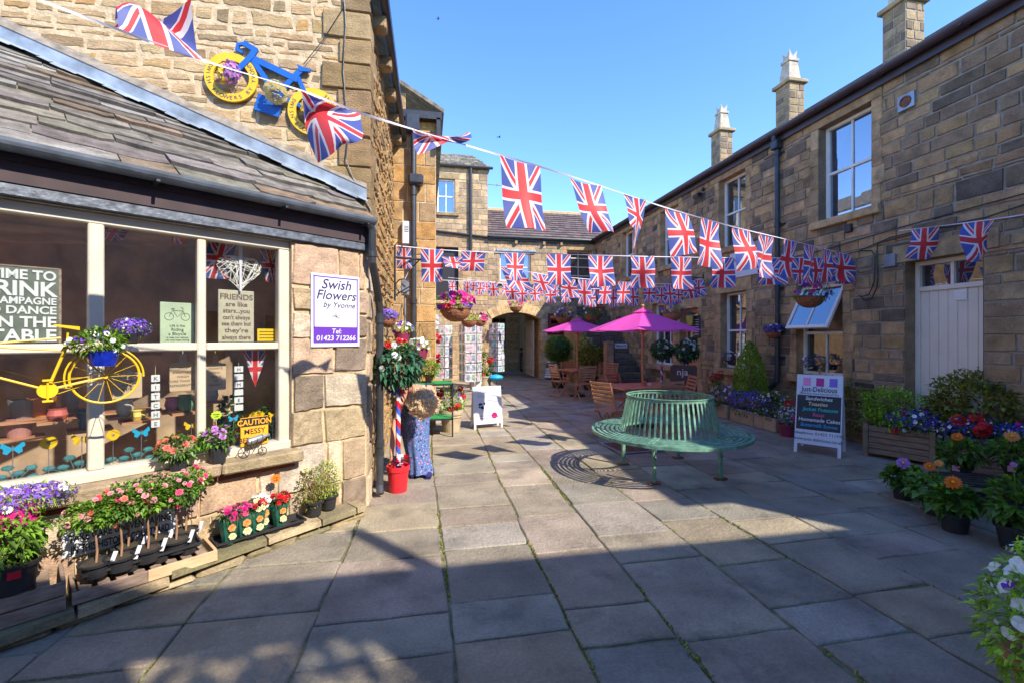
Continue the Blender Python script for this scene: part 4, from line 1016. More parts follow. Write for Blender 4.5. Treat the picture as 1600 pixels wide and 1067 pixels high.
# ================================================================ FAR RANGE: tower block and archway
PF = [(.38,.30,.20), (.42,.33,.22), (.34,.27,.18), (.30,.245,.17), (.45,.36,.24), (.26,.21,.15), (.40,.30,.19)]
def ffr(pl, pr, yt, yb):
    a, z1 = FF.uz(pl, yt); b, _ = FF.uz(pr, yt); z0 = FF.uz((pl+pr)/2, yb)[1]; return (a, b, z0, z1)
def far_range():
    mats = [M['stone'], M['mortar_grey']]
    T = thing('tower_block', 'narrow three storey stone block with a small white sash window left of the archway', 'building', (1.2, 17, 0))
    F_ = FF.m
    w1 = ffr(683, 711, 279, 333); w2 = ffr(681, 716, 386, 470)
    w1 = (w1[0], w1[1], w1[2], w1[3])
    stone_wall(T, F_, .1, 2.27, 0, 8.0, [w1, w2], hr=(.18,.27), lr=(.25,.55), gap=.018, relief=.014, pal=PF, mats=mats, jit=.006, bev=.01, seed=71, name='front_wall')
    sash(T, F_, *w1, rec=.1, mg=M['glass_sky']); surround(T, F_, *w1, PF, M['stone'], seed=12)
    mb = MB(); mb.box(w2[0], .15, w2[2], w2[1], .2, w2[3]); mb.build('recess_dark', M['ink'], T, F_); surround(T, F_, *w2, PF, M['stone'], seed=13)  # black panel put in for the darkness of the open recess
    mb = MB(); mb.box(.1, .3, 0, 2.25, 4, 7.95, 0, (.3,.24,.17)); mb.build('body', M['stone'], T, F_)
    mb = MB(); r = random.Random(2)
    for k in range(8):
        y0 = -.15+k*.26; z0 = 8.02+k*.155; x = .0; xe = 2.36 - k*.06
        while x < xe: l = r.uniform(.2,.4); x2 = min(x+l, xe); mb.add([(x,y0,z0),(x2-.01,y0,z0),(x2-.01,y0,z0+.045),(x,y0,z0+.045),(x,y0+.36,z0+.17),(x2-.01,y0+.36,z0+.17)], [(0,1,2,3),(3,2,5,4)], 0, pick([(.2,.18,.15),(.15,.135,.12),(.26,.23,.19)], r)); x = x2
    mb.add([(0,-.1,8.0),(2.36,-.1,8.0),(1.85,1.95,9.25),(0,1.95,9.25)], [(0,1,2,3)], 0, (.1,.1,.1)); mb.add([(2.36,-.1,8.0),(2.36,3.9,8.0),(1.85,1.95,9.25)], [(0,1,2)], 0, (.2,.18,.15))
    mb.build('roof', M['slate'], T, F_)
    u = FF.u(735); mb = MB(); mb.tube([(0,-.12,8.0),(2.45,-.12,8.0)], .055, 8); mb.tube([(u,-.1,7.95),(u,-.1,4.6)], .06, 8); mb.tube([(.3,-.08,5.55),(2.3,-.08,5.40)], .045, 8); mb.build('rainwater_pipes', M['black'], T, F_)
    a = MB(); p = FF.w(2.27, 0, 0); z = FF.uz(775, 290)[1]
    a.tube([(2.27,-.05,z),(2.85,-.05,z-.02)], .015, 6); a.tube([(2.72,-.05,z-.14),(2.74,-.05,z+.14)], .012, 5); a.tube([(2.62,-.2,z),(2.62,.1,z)], .01, 5); a.build('aerial', M['galv'], T, F_)
    # archway range
    T = thing('archway_range', 'stone range across the courtyard end with a carriage arch and purple slate roof', 'building', (4.4, 17, 0))
    ax0 = FF.u(768); ax1 = FF.u(845); zs, rise = 2.32, .26; ap = zs + rise
    win = ffr(781, 829, 394, 440); dr = ffr(886, 926, 391, 447)
    stone_wall(T, F_, 2.27, 6.62, 0, 5.4, [(ax0, ax1, 0, ap, 0), win, dr], hr=(.18,.26), lr=(.25,.5), gap=.02, relief=.014, pal=PF, mats=mats, jit=.006, bev=.01, seed=73, name='front_wall')
    sash(T, F_, *win, rec=.1); surround(T, F_, *win, PF, M['stone'], seed=14, jamb=.1)
    mb = MB(); mb.bbox(win[0]-.15,-.12,win[3]+.0,win[1]+.2,.05,win[3]+.09,.02); mb.build('lead_hood', M['lead'], T, F_)
    sash(T, F_, *dr, rec=.18, cols=2, rows=(.3,.55,.8), mf=M['cream']); surround(T, F_, *dr, PRD, M['stone'], seed=15)
    w_ = ax1 - ax0; R = (w_*w_/4 + rise*rise)/(2*rise); cx = (ax0+ax1)/2; cz = ap - R; th = math.asin(w_/2/R); n = 13; r = random.Random(6); mb = MB()
    for k in range(n):
        t0 = -th + 2*th*k/n; t1 = -th + 2*th*(k+1)/n; g = .002; e = .36
        pts = [(cx+R*math.sin(t0+g), cz+R*math.cos(t0+g)), (cx+R*math.sin(t1-g), cz+R*math.cos(t1-g)), (cx+(R+e)*math.sin(t1-g), cz+(R+e)*math.cos(t1-g)), (cx+(R+e)*math.sin(t0+g), cz+(R+e)*math.cos(t0+g))]
        mb.prism(pts, -.03, .35, 0, pick([(.50,.38,.22),(.46,.35,.2),(.52,.41,.26)], r))
    mb.build('arch_stones', M['stone'], T, F_)
    for s in (0, 1):
        z = 0; mb = MB()
        while z < zs:
            h = min(.3, zs - z); q = r.uniform(.2,.34)
            a, b = (ax0-q, ax0+.004) if s == 0 else (ax1-.004, ax1+q); mb.bbox(a, -.025, z+.004, b, .35, z+h-.004, .008, 0, pick([(.46,.37,.25),(.42,.34,.23)], r)); z += .3
        mb.build('arch_jamb', M['stone'], T, F_)
    # passage through
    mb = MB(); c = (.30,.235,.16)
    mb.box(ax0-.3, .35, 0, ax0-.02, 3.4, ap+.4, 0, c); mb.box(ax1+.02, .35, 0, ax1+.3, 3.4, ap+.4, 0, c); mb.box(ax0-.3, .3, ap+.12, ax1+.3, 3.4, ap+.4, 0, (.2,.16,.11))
    mb.build('passage', M['stone'], T, F_)
    mb = MB(); r = random.Random(2)
    for k in range(12):
        y0 = -.18+k*.24; z0 = 5.42+k*.15; x = 2.27
        while x < 7.4: l = r.uniform(.22,.34); mb.add([(x,y0,z0),(x+l-.008,y0,z0),(x+l-.008,y0,z0+.02),(x,y0,z0+.02),(x,y0+.3,z0+.15),(x+l-.008,y0+.3,z0+.15)], [(0,1,2,3),(3,2,5,4)], 0, pick([(.13,.11,.125),(.11,.095,.11),(.15,.125,.14)], r)); x += l
    mb.add([(2.27,-.1,5.4),(7.4,-.1,5.4),(7.4,2.9,7.2),(2.27,2.9,7.2)], [(0,1,2,3)], 0, (.1,.09,.1)); mb.bbox(2.2,2.66,7.18,7.6,2.9,7.34,.03,0,(.4,.34,.24))
    mb.add([(2.27,2.8,7.2),(7.4,2.8,7.2),(7.4,5.7,5.4),(2.27,5.7,5.4)], [(0,1,2,3)], 0, (.1,.09,.1))
    mb.build('roof', M['bluestone'], T, F_)
    mb = MB(); mb.tube([(2.3,-.16,5.42),(6.5,-.16,5.42)], .06, 8); mb.box(2.27,-.1,5.3,6.55,-.03,5.45)
    mb.build('gutter', M['black'], T, F_)
    for x in (3.3, 4.4, 5.1): mb = MB(); mb.bbox(x,-.14,5.18,x+.1,0,5.3,.01,0,(.3,.24,.17)); mb.build('corbel', M['stone'], T, F_)
    # cottage seen through the arch
    T = thing('rear_cottage', 'pale stone cottage with a dark window seen through the carriage arch', 'building', (4, 22.6, 0))
    FB = Frame(0, 22.5, 0); a = FB.u(770); b = FB.u(792); zt = FB.uz(780, 497)[1]; zb = FB.uz(780, 545)[1]
    stone_wall(T, FB.m, 1, 4.62, 0, 6, [(a, b, zb, zt)], hr=(.3,.4), lr=(.4,.7), gap=.01, relief=.008, pal=[(.5,.42,.3),(.55,.46,.33)], mats=mats, seed=75, name='wall')
    sash(T, FB.m, a, b, zb, zt, rec=.08, cols=2, rows=(.25,.5,.75), mf=M['wood'])
    mb = MB(); mb.box(4.62, -1.5, 0, 9, 1, 6, 0, (.2,.16,.12)); mb.build('side_wing', M['stone'], T, FB.m)
    g = atd(822, 575, 20.6); t = thing('slatted_gate', 'tall cream slatted gate standing open in the carriage arch', 'gate', (ax1-.16, 17.5, .02), PI/2)
    mb = MB()
    for k in range(9): mb.bbox(-.1+k*.17, -.02, .05, -.1+k*.17+.05, .02, 2.3, .004)
    mb.build('slats', M['cream'], t)
    for z in (.3, 1.3, 2.1): mb = MB(); mb.bbox(-.1, .021, z, 1.34, .05, z+.08, .004); mb.build('rail', M['cream'], t)
far_range()

# stone steps up to the landing
def steps():
    T = thing('stone_staircase', 'dark worn stone steps climbing beside the long range to a landing', 'staircase', (5.9, 14, 0))
    x0, x1, y0 = 5.15, 6.56, 12.3; r = random.Random(7); mb = MB()
    pal = [(.13,.11,.09),(.16,.135,.11),(.11,.095,.08)]
    for k in range(15):
        z = k*.185; mb.bbox(x0+.16, y0+k*.26, z, x1, y0+k*.26+.34, z+.18, .015, 0, pick(pal, r), jit=.003, rnd=r)
    mb.box(x0+.16, y0+15*.26, 0, x1, 16.85, 2.78, 0, (.14,.12,.1))
    mb.build('treads', M['stone_right'], T, Matrix.Identity(4))
    mb = MB()
    for k in range(8):
        z1 = min(2.78, .5+k*.37); mb.bbox(x0, y0+k*.52, 0, x0+.155, y0+(k+1)*.52-.004, z1, .01, 0, pick([(.28,.22,.15),(.32,.25,.17)], r))
    mb.bbox(x0-.03, 12.25, 0, x0+.2, 12.5, 1.5, .02, 0, (.34,.27,.19))
    mb.build('side_wall', M['stone_right'], T, Matrix.Identity(4))
    mb = MB(); p = [(x0+.25,12.35,.0),(x0+.25,12.35,1.15),(x0+.25,14.4,2.6)]; mb.tube(p, .02, 6); mb.tube([(x0+.25,13.4,.8),(x0+.25,13.4,1.9)], .015, 6); mb.build('handrail', M['black'], T, Matrix.Identity(4))
    mb = MB(); mb.bbox(x0+.3, 12.4, 1.3, x0+.68, 12.42, 1.44, .004); s = mb.build('notice', M['signwhite'], T, Matrix.Identity(4)); 
    mb = MB(); mb.tube([(x0+.25,12.41,1.4),(x0+.3,12.41,1.4)], .01, 5); text(mb, 'PRIVATE', .085, x0+.49, 12.395, 1.335, bold=.02); mb.build('lettering', M['ink'], s, Matrix.Identity(4))
steps()

# house behind the photographer: its shade lies across the foreground
def back_house():
    T = thing('house_behind', 'plain whitewashed house standing behind the photographer and shading the near paving', 'building', (4, -3, 0))
    m = Matrix.Translation((0, -1.85, 0)) @ Matrix.Rotation(PI, 4, 'Z')
    I = Matrix.Identity(4); mb = MB(); c = (.72,.70,.66)  # white added to bounce light into the foreground shade
    H_ = 5.6
    mb.box(3.7,-2.4,0,13.5,-1.85,H_,0,c); mb.box(-9,-2.4,0,2.15,-1.85,H_,0,c); mb.box(2.15,-2.4,0,3.7,-1.85,4.1,0,c); mb.box(2.15,-2.1,5.12,3.7,-1.85,H_,0,c)  # opening shaped to drop a patch of light on the near paving
    mb.build('wall', M['stone'], T, I)
    mb = MB()
    mb.box(4.09,-1.9,5.5,4.19,-1.8,6.4); mb.build('roof_mast', M['black'], T, I)
    for x in (-3.2,-.6, 5.2, 7.6):
        for z in (.9, 3.4):
            b = MB(); b.bbox(x-.5,-1.86,z,x+.5,-1.83,z+1.4,.005); f = b.build('window', M['white'], T, I)
            g = MB(); g.quad((x-.43,-1.822,z+.07),(x+.43,-1.822,z+.07),(x+.43,-1.822,z+1.33),(x-.43,-1.822,z+1.33)); g.build('pane', M['glass'], f, I)
    t = thing('dapple_tree', 'leafy tree standing behind the photographer beyond the plain house', 'tree', (3.9, -3.4, 0))  # tree added out of view to dapple that patch of light
    mb = MB(); r = random.Random(2); foliage(mb, (.3,.1,5.75), (1.1,.7,.7), 800, .16, .10, r, .2, clumps=7); mb.build('crown', LEAF['mid'], t)
    mb = MB(); mb.tube([(0,0,0),(.05,0,2.4),(.25,.1,5.4)], [.14,.1,.05], 8); mb.build('trunk', M['crate'], t)
back_house()
# ================================================================ THINGS ON AND IN THE FLOWER SHOP
def wrect(F, pl, pr, yt, yb, d):
    u0, u1 = F.u(pl, d), F.u(pr, d); pm = (pl + pr) / 2
    return u0, u1, F.uz(pm, yb, d)[1], F.uz(pm, yt, d)[1]
def wthing(F, name, label, cat, u, d, z, group=None): 
    p = F.w(u, d, z); return thing(name, label, cat, p, F.rz, group)
INS = -.19                                    # just inside the glass
def board(F, name, label, cat, rect, d, m, thick=.012, group=None, corner=.004):
    u0, u1, z0, z1 = rect; t = wthing(F, name, label, cat, (u0+u1)/2, d, z0, group); w_, h = u1-u0, z1-z0
    mb = MB(); mb.bbox(-w_/2, 0, 0, w_/2, thick, h, corner); mb.build('panel', m, t)
    return t, w_, h
def letters(t, lines, m, name='lettering', y=-.0015, parent_m=None):
    mb = MB()
    for ln in lines:
        s, size, x, z = ln[:4]; kw = ln[4] if len(ln) > 4 else {}
        text(mb, s, size, x, y, z, **kw)
    return mb.build(name, m, t, None if parent_m is None else Wm(t) @ parent_m)
# name board on the pier
t, w_, h = board(FS, 'shop_sign', 'white and purple flower shop name board with telephone number on the stone pier', 'sign', wrect(FS, 486, 562, 430, 542, .035), .035, M['signwhite'], .015)
mb = MB(); e = w_*.045
for a, b, c, d in ((-w_/2+e, .25*h, -w_/2+e*1.5, h-e), (w_/2-e*1.5, .25*h, w_/2-e, h-e), (-w_/2+e, h-e*1.5, w_/2-e, h-e)): mb.box(a, -.0012, b, c, -.0002, d)
mb.box(-w_/2+e, -.0012, .055*h, w_/2-e, -.0002, .275*h); mb.build('purple_panel', M['purple'], t)
letters(t, [('Swish', w_*.27, 0, h*.80, dict(shear=.25, bold=.008)), ('Flowers', w_*.255, 0, h*.655, dict(shear=.25, bold=.008)), ('by Yvonne', w_*.155, w_*.06, h*.545, dict(shear=.3, bold=.006))], M['inkblue'])
letters(t, [('Tel:', w_*.135, 0, h*.185, dict(shear=.15, bold=.01)), ('01423 712266', w_*.14, 0, h*.09, dict(shear=.1, bold=.015))], M['signwhite'], 'phone_number', y=-.0025)
mb = MB()
for k in range(5): 
    a = k*1.257+.3; mb.tube([(0,-.002,h*.42), (w_*.05*math.cos(a)-.0*w_,-.002,h*.42+w_*.07*math.sin(a)), (w_*.1*math.cos(a+.3),-.002,h*.42+w_*.06*math.sin(a+.3)), (0,-.002,h*.42)], .0012, 4)
mb.build('flower_emblem', M['inkblue'], t)
mb = MB()
for x in (-w_*.46, w_*.46):
    for z in (.02*h, .97*h): mb.lathe([(0,0),(.004,0)], 8, m=Matrix.Translation((x,-.001,z)) @ Matrix.Rotation(PI/2,4,'X'))
mb.build('screws', M['galv'], t)

# slogan board
M['slate_green'] = mat('slate_green_paint', (.11,.13,.10), .8, var=.2, scale=14)
u0, u1, z0, z1 = wrect(FS, -62, 96, 418, 541, INS); u1 = FS.u(96, INS)
t, w_, h = board(FS, 'slogan_board', 'grey green planked board with big white slogan about champagne leaning inside the shop window', 'sign', (u0, u1, 1.565, 1.565+(z1-z0)*1.0), INS, M['slate_green'])
mb = MB()
for a in (-w_/2, w_/2-.012): mb.box(a, -.004, 0, a+.012, .016, h)
mb.box(-w_/2, -.004, h-.008, w_/2, .016, h)
mb.build('edge_frame', M['crate'], t)
R_ = dict(align='RIGHT', bold=.03, sx=.86); xr = w_/2 - .022
letters(t, [('TIME TO', h*.17, xr, h*.83, dict(align='RIGHT', bold=.03, sx=.9)), ('DRINK', h*.26, xr, h*.62, dict(align='RIGHT', bold=.03, sx=.92)), ('CHAMPAGNE', h*.125, xr, h*.51, R_),
            ('AND DANCE', h*.14, xr, h*.385, dict(align='RIGHT', bold=.03, sx=.95)), ('ON THE', h*.19, xr, h*.215, dict(align='RIGHT', bold=.03, sx=.95)), ('TABLE', h*.22, xr, h*.03, dict(align='RIGHT', bold=.03, sx=.95))], M['signwhite'], y=-.005)
# bicycle picture
M['pale_green'] = mat('pale_green_print', (.40,.48,.33), .5, var=.15, scale=5)
t, w_, h = board(FS, 'bicycle_picture', 'pale green tin picture of a bicycle and a riding motto inside the shop window', 'picture', wrect(FS, 250, 303, 473, 538, INS), INS, M['pale_green'], .006)
mb = MB()
for sx in (-1, 1): mb.tube([(sx*w_*.24 + w_*.13*math.cos(a*PI/9), -.002, h*.66 + w_*.13*math.sin(a*PI/9)) for a in range(18)], .0012, 4, closed=True)
mb.tube([(-w_*.24,-.002,h*.66),(-w_*.15,-.002,h*.80),(w_*.17,-.002,h*.80),(w_*.24,-.002,h*.66)], .0014, 4); mb.tube([(-w_*.12,-.002,h*.80),(0,-.002,h*.65),(w_*.16,-.002,h*.78),(w_*.17,-.002,h*.86),(w_*.1,-.002,h*.88)], .0014, 4); mb.tube([(-w_*.18,-.002,h*.84),(-w_*.08,-.002,h*.84)], .003, 4)
mb.build('bicycle_drawing', M['ink'], t)
letters(t, [('Life is like', h*.075, 0, h*.42), ('Riding', h*.10, 0, h*.32), ('a Bicycle', h*.10, 0, h*.22), ('to keep your balance', h*.05, 0, h*.15), ('you must keep moving', h*.05, 0, h*.09)], M['ink'])
# hearts, friends board, stickers
M['linen'] = mat('linen_board', (.42,.38,.28), .8, var=.12, scale=20); M['taupe'] = mat('taupe_print', (.13,.085,.07), .8, var=0)
rc = wrect(FS, 341, 397, 454, 536, INS)
t, w_, h = board(FS, 'friends_board', 'linen coloured hanging board of words about friends and stars behind the right window pane', 'sign', (rc[0], rc[1], 1.565, rc[3]), INS, M['linen'], .012)
letters(t, [(s, h*q, 0, h*z, dict(bold=.02, sx=sx)) for s, q, z, sx in (('FRIENDS', .15, .82, 1.0), ('are like', .12, .69, 1.05), ('stars...you', .12, .565, .95), ("can't always", .115, .44, .85), ('see them but', .115, .32, .82), ("they're", .12, .19, 1.2), ('always there', .115, .06, .84))], M['taupe'])
a, b, c, d = wrect(FS, 338, 408, 400, 456, INS); t = wthing(FS, 'wicker_heart', 'white woven willow heart with a ribbon hanging above the friends board', 'ornament', (a+b)/2, INS, c); w_, h = b-a, d-c
mb = MB(); r = random.Random(3)
def hp(q):
    x = 16*math.sin(q)**3; y = 13*math.cos(q)-5*math.cos(2*q)-2*math.cos(3*q)-math.cos(4*q); return (x/32*w_, (y+17)/30*h)
for k in range(70):
    p, q = hp(r.uniform(0, 6.28)), hp(r.uniform(0, 6.28)); mb.tube([(p[0], r.uniform(-.012,.0), p[1]), ((p[0]+q[0])/2*.95, -.02, (p[1]+q[1])/2), (q[0], r.uniform(-.012,.0), q[1])], .0022, 4)
mb.build('woven_willow', M['white'], t)
mb = MB(); mb.box(-.008,-.03,h*.0,.008,-.026,h*.95); mb.box(-.012,-.027,h*.75,.014,-.025,h*1.6); mb.build('ribbon', M['tape'], t)
t, w_, h = board(FS, 'yellow_sticker', 'small yellow rectangular notice stuck in the corner of the shop window', 'sticker', wrect(FS, 402, 432, 514, 533, INS+.05), INS+.05, M['yellow'], .002)
mb = MB()
for k, q in enumerate((.25, .5, .75)): mb.box(-w_*.4,-.001,h*q-.003,w_*.4,-.0003,h*q+.003)
mb.build('printed_lines', M['ink'], t)
# chopping boards
M['ply'] = mat('pale_ply', (.52,.37,.24), .6, var=.12, scale=4, stretch=(1,1,8))
for (pl, pr, yt, yb, lines, lb) in ((265, 306, 553, 610, ('THOU', 'SHALT NOT', 'WEIGH', 'MORE THAN THE', 'REFRIGERATOR'), 'wooden chopping board joking about the refrigerator, hanging in the middle window pane'),
                                    (320, 353, 555, 609, ("TODAY'S", 'MENU', 'TAKE IT', 'OR', 'LEAVE IT'), "wooden chopping board saying today's menu, hanging beside the thin glazing bar"),
                                    (176, 222, 570, 622, ('KISS', 'THE COOK', 'IN THIS', 'KITCHEN'), 'wooden chopping board hanging behind the yellow bicycle wheel')):
    a, b, c, d = wrect(FS, pl, pr, yt, yb, INS); t = wthing(FS, 'chopping_board', lb, 'chopping board', (a+b)/2, INS, c, 'chopping board signs in the window'); w_, h = b-a, d-c
    mb = MB(); mb.prism([(-w_/2+.006,0),(w_/2-.006,0),(w_/2,.006),(w_/2,h*.74),(w_/2-.006,h*.76),(w_*.16,h*.78),(w_*.12,h),(-w_*.12,h),(-w_*.16,h*.78),(-w_/2+.006,h*.76),(-w_/2,h*.74),(-w_/2,.006)], 0, .012); mb.build('board', M['ply'], t)
    letters(t, [(s, h*.085, 0, h*(.60-.12*i)) for i, s in enumerate(lines)], M['taupe'])
    mb = MB(); mb.tube([(0,.006,h*.97),(0,.006,h*1.12)], .003, 5); mb.build('cord', M['linen'], t)
# strings of tags
for (pl, pr, yt, yb, lb, word) in ((236, 250, 583, 668, 'string of small white letter tags hanging in the second window pane', 'KITCHEN'), (366, 380, 570, 642, 'string of small white letter tags hanging beside the flag pennant', 'H M E ')):
    a, b, c, d = wrect(FS, pl, pr, yt, yb, INS+.03); t = wthing(FS, 'tag_string', lb, 'ornament', (a+b)/2, INS+.03, c); w_, h = b-a, d-c
    mb = MB(); mb.tube([(0,.004,0),(0,.004,h*1.15)], .002, 5); mb.build('cord', M['linen'], t)
    for k in range(6):
        mb = MB(); z = h*(k/6+.01); mb.bbox(-w_/2,-.003,z,w_/2,.004,z+h*.13,.002); g = mb.build('tag', M['signwhite'], t)
        if word[(5-k) % len(word)] != ' ': letters(g, [(word[(5-k) % len(word)], h*.1, 0, z+h*.03)], M['ink'], y=-.004)
# pennant with the union flag
def flag_cloth_tri(t, w_, h):
    mb = MB(); n = 8; vs = []; uv = []
    for j in range(n+1):
        f = j/n; hw = w_/2*(1-f)
        for i in range(3): vs.append((-hw+hw*i, -.004*math.sin(i*2+j), h*(1-f))); uv.append((f, .5 + (i-1)*.5*(1-f)))
    for j in range(n):
        for i in range(2): mb.add([vs[j*3+i], vs[j*3+i+1], vs[j*3+i+4], vs[j*3+i+3]], [(0,1,2,3)], 0, None, [uv[j*3+i], uv[j*3+i+1], uv[j*3+i+4], uv[j*3+i+3]])
    return mb.build('pennant_cloth', M['flagcloth'], t)
a, b, c, d = wrect(FS, 379, 418, 548, 605, INS+.04); t = wthing(FS, 'flag_pennant', 'triangular union flag pennant hanging point down in the right window pane', 'flag', (a+b)/2, INS+.04, c); flag_cloth_tri(t, b-a, d-c)
def window_flag(pl, pr, yt, yb, lb, tilt):
    a, b, c, d = wrect(FS, pl, pr, yt, yb, INS-.06); t = wthing(FS, 'small_flag', lb, 'flag', (a+b)/2, INS-.06, c, 'flags hung inside the shop window'); w_, h = b-a, d-c
    mb = MB(); vs = []; uv = []
    for j in range(7):
        for i in range(6):
            x = -w_/2 + w_*i/5; z = h*(1-j/6); vs.append((x + tilt*(z-h), .02*math.sin(i*1.6+j*.5), z + .12*tilt*x)); uv.append((j/6, i/5))
    for j in range(6):
        for i in range(5): q = [j*6+i, j*6+i+1, j*6+i+7, j*6+i+6]; mb.add([vs[k] for k in q], [(0,1,2,3)], 0, None, [uv[k] for k in q])
    mb.build('cloth', M['flagcloth'], t)
window_flag(329, 372, 373, 437, 'union flag hanging inside the window left of the willow heart', .25)
window_flag(405, 430, 389, 441, 'union flag hanging inside the window right of the willow heart', -.2)
window_flag(166, 208, 350, 378, 'crumpled union flag hanging at the top of the second window pane', .5)
# butterflies and sunflower discs on wires
def butterfly(px, py, sz, col, lb):
    d = INS + .05; u, z = FS.uz(px, py, d); t = wthing(FS, 'butterfly_ornament', lb, 'ornament', u, d, z, 'painted butterflies in the shop window'); mb = MB()
    for s in (-1, 1): mb.prism([(0,.0),(s*.25*sz,.16*sz),(s*.55*sz,.42*sz),(s*.62*sz,.1*sz),(s*.45*sz,-.02*sz),(s*.48*sz,-.3*sz),(s*.28*sz,-.42*sz),(s*.06*sz,-.15*sz)][::s], -.004, .004, m=Matrix.Rotation(s*.3, 4, 'Z'))
    mb.build('wings', M[col] if col in M else PET[col], t)
    mb = MB(); mb.tube([(0,-.005,-.2*sz),(0,-.006,.2*sz)], .05*sz, 6); mb.tube([(0,0,-.2*sz),(0,.02,z*-1+.67)], .002, 4); mb.build('body', M['galv'], t)
for a in ((20, 700, .085, 'skyblue', 'big sky blue butterfly ornament at the left edge of the window'), (128, 685, .085, 'yellow', 'yellow butterfly ornament left of the broad window post'), (221, 675, .08, 'skyblue', 'sky blue butterfly ornament in the second window pane'),
          (299, 664, .075, 'yellow', 'yellow butterfly ornament just left of the thin glazing bar'), (365, 653, .06, 'skyblue', 'small sky blue butterfly beside the caution sign'), (427, 647, .06, 'yellow', 'small yellow butterfly right of the caution sign')): butterfly(*a)
for (px, py, rr, lb) in ((76, 691, .042, 'yellow sunflower disc ornament between the two butterflies'), (177, 679, .038, 'yellow sunflower disc ornament just right of the broad window post')):
    d = INS+.06; u, z = FS.uz(px, py, d); t = wthing(FS, 'sunflower_ornament', lb, 'ornament', u, d, z, 'sunflower discs in the shop window'); mb = MB(); mm = Matrix.Rotation(PI/2, 4, 'X')
    vs = [(0,0,0)] + [((rr*(1 if k % 2 else .88))*math.cos(k*PI/24), -.0, (rr*(1 if k % 2 else .88))*math.sin(k*PI/24)) for k in range(48)]; mb.add(vs, [(0,1+(k+1)%48,1+k) for k in range(48)], 0); mb.build('petals', M['yellow'], t)
    mb = MB(); mb.sphere((0,0,0), rr*.25, 10, sq=(1,.4,1)); mb.build('centre', M['crate'], t)
    mb = MB(); mb.tube([(0,.006,0),(0,.02,.67-z)], .002, 4); mb.build('wire_stem', M['galv'], t)
# teal metal plants
M['teal'] = mat('teal_tin', (.06,.20,.22), .35, .3, var=.2)
for (px, sc_, lb) in ((118, .15, 'teal tin plant ornament below the left yellow butterfly'), (210, .15, 'teal tin plant ornament below the blue butterfly in the second pane'), (22, .14, 'teal tin plant ornament below the big blue butterfly'), (368, .10, 'small teal tin plant ornament behind the cup of lilac roses')):
    d = INS+.02; u = FS.u(px, d); t = wthing(FS, 'tin_plant', lb, 'ornament', u, d, .667, 'teal tin plants in the shop window'); mb = MB(); r = random.Random(px)
    for k in range(8):
        a = -1.2 + k*.34; q = sc_*(.75+.3*((k*3) % 2)); e = (q*math.sin(a), 0, q*math.cos(a)*.95+.02); mb.tube([(0,0,0),(e[0]*.3,0,e[2]*.6),e], .003, 5)
        mb.sphere(e, sc_*.17, 8, sq=(1.2,.35,.75))
    mb.build('stems_and_leaves', M['teal'], t)
    mb = MB(); mb.box(-sc_*.6,-.05,-.001,sc_*.6,.05,.006); mb.build('base', M['teal'], t)
# caution sign
rc = wrect(FS, 374, 417, 634, 678, -.02); M['amber'] = mat('amber_sign', (.80,.36,.02), .5, var=.12)
t, w_, h = board(FS, 'caution_sign', 'small amber tin sign warning of a messy bedroom standing on the window sill', 'sign', (rc[0], rc[1], .765, .765+(rc[3]-rc[2])), -.02+.03, M['amber'], .004)
mb = MB(); mb.box(-w_/2+.003,-.0012,h*.68,w_/2-.003,-.0002,h-.003); p = mb.build('black_band', M['ink'], t)
letters(t, [('CAUTION', h*.27, 0, h*.74, dict(bold=.02, sx=.9))], M['amber'], 'heading', y=-.0025); letters(t, [('MESSY', h*.26, 0, h*.42, dict(sx=.95, bold=.01)), ('BEDROOM', h*.25, 0, h*.13, dict(sx=.82, bold=.01))], M['ink'])
# bottle holder in the shape of a bicycle
u, z = FS.uz(398, 716, .06); t = wthing(FS, 'bottle_holder', 'black wire bicycle bottle holder carrying a silver bottle on the stone sill', 'ornament', u, .06, .692)
mb = MB()
for cx, rr in ((-.075, .04), (.055, .03)): mb.tube([(cx+rr*math.cos(k*PI/9),0,rr+rr*math.sin(k*PI/9)) for k in range(18)], .003, 5, closed=True); [mb.tube([(cx,0,rr),(cx+rr*math.cos(a),0,rr+rr*math.sin(a))], .0015, 4) for a in (0,1.05,2.1,3.14,4.2,5.2)]
mb.tube([(-.075,0,.04),(-.04,0,.10),(.04,0,.12),(.055,0,.03)], .003, 5); mb.tube([(-.04,0,.1),(-.01,0,.04),(.04,0,.12)], .003, 5); mb.tube([(-.06,0,.12),(-.02,0,.1),(.08,0,.13),(.11,0,.16)], .003, 5)
for q in (.0, .04, .08): mb.tube([(-.03+q, .028*math.cos(k*PI/6), .115+q*.25+.028*math.sin(k*PI/6)) for k in range(12)], .002, 4, closed=True)
mb.build('wire_bicycle', M['black'], t)
mb = MB(); mb.lathe([(0,0),(.024,0),(.026,.01),(.026,.10),(.01,.13),(.01,.16),(0,.16)], 14, m=Matrix.Translation((-.05,0,.115)) @ Matrix.Rotation(PI/2-.22, 4, 'Y')); mb.build('bottle', M['galv'], t, smooth=True)

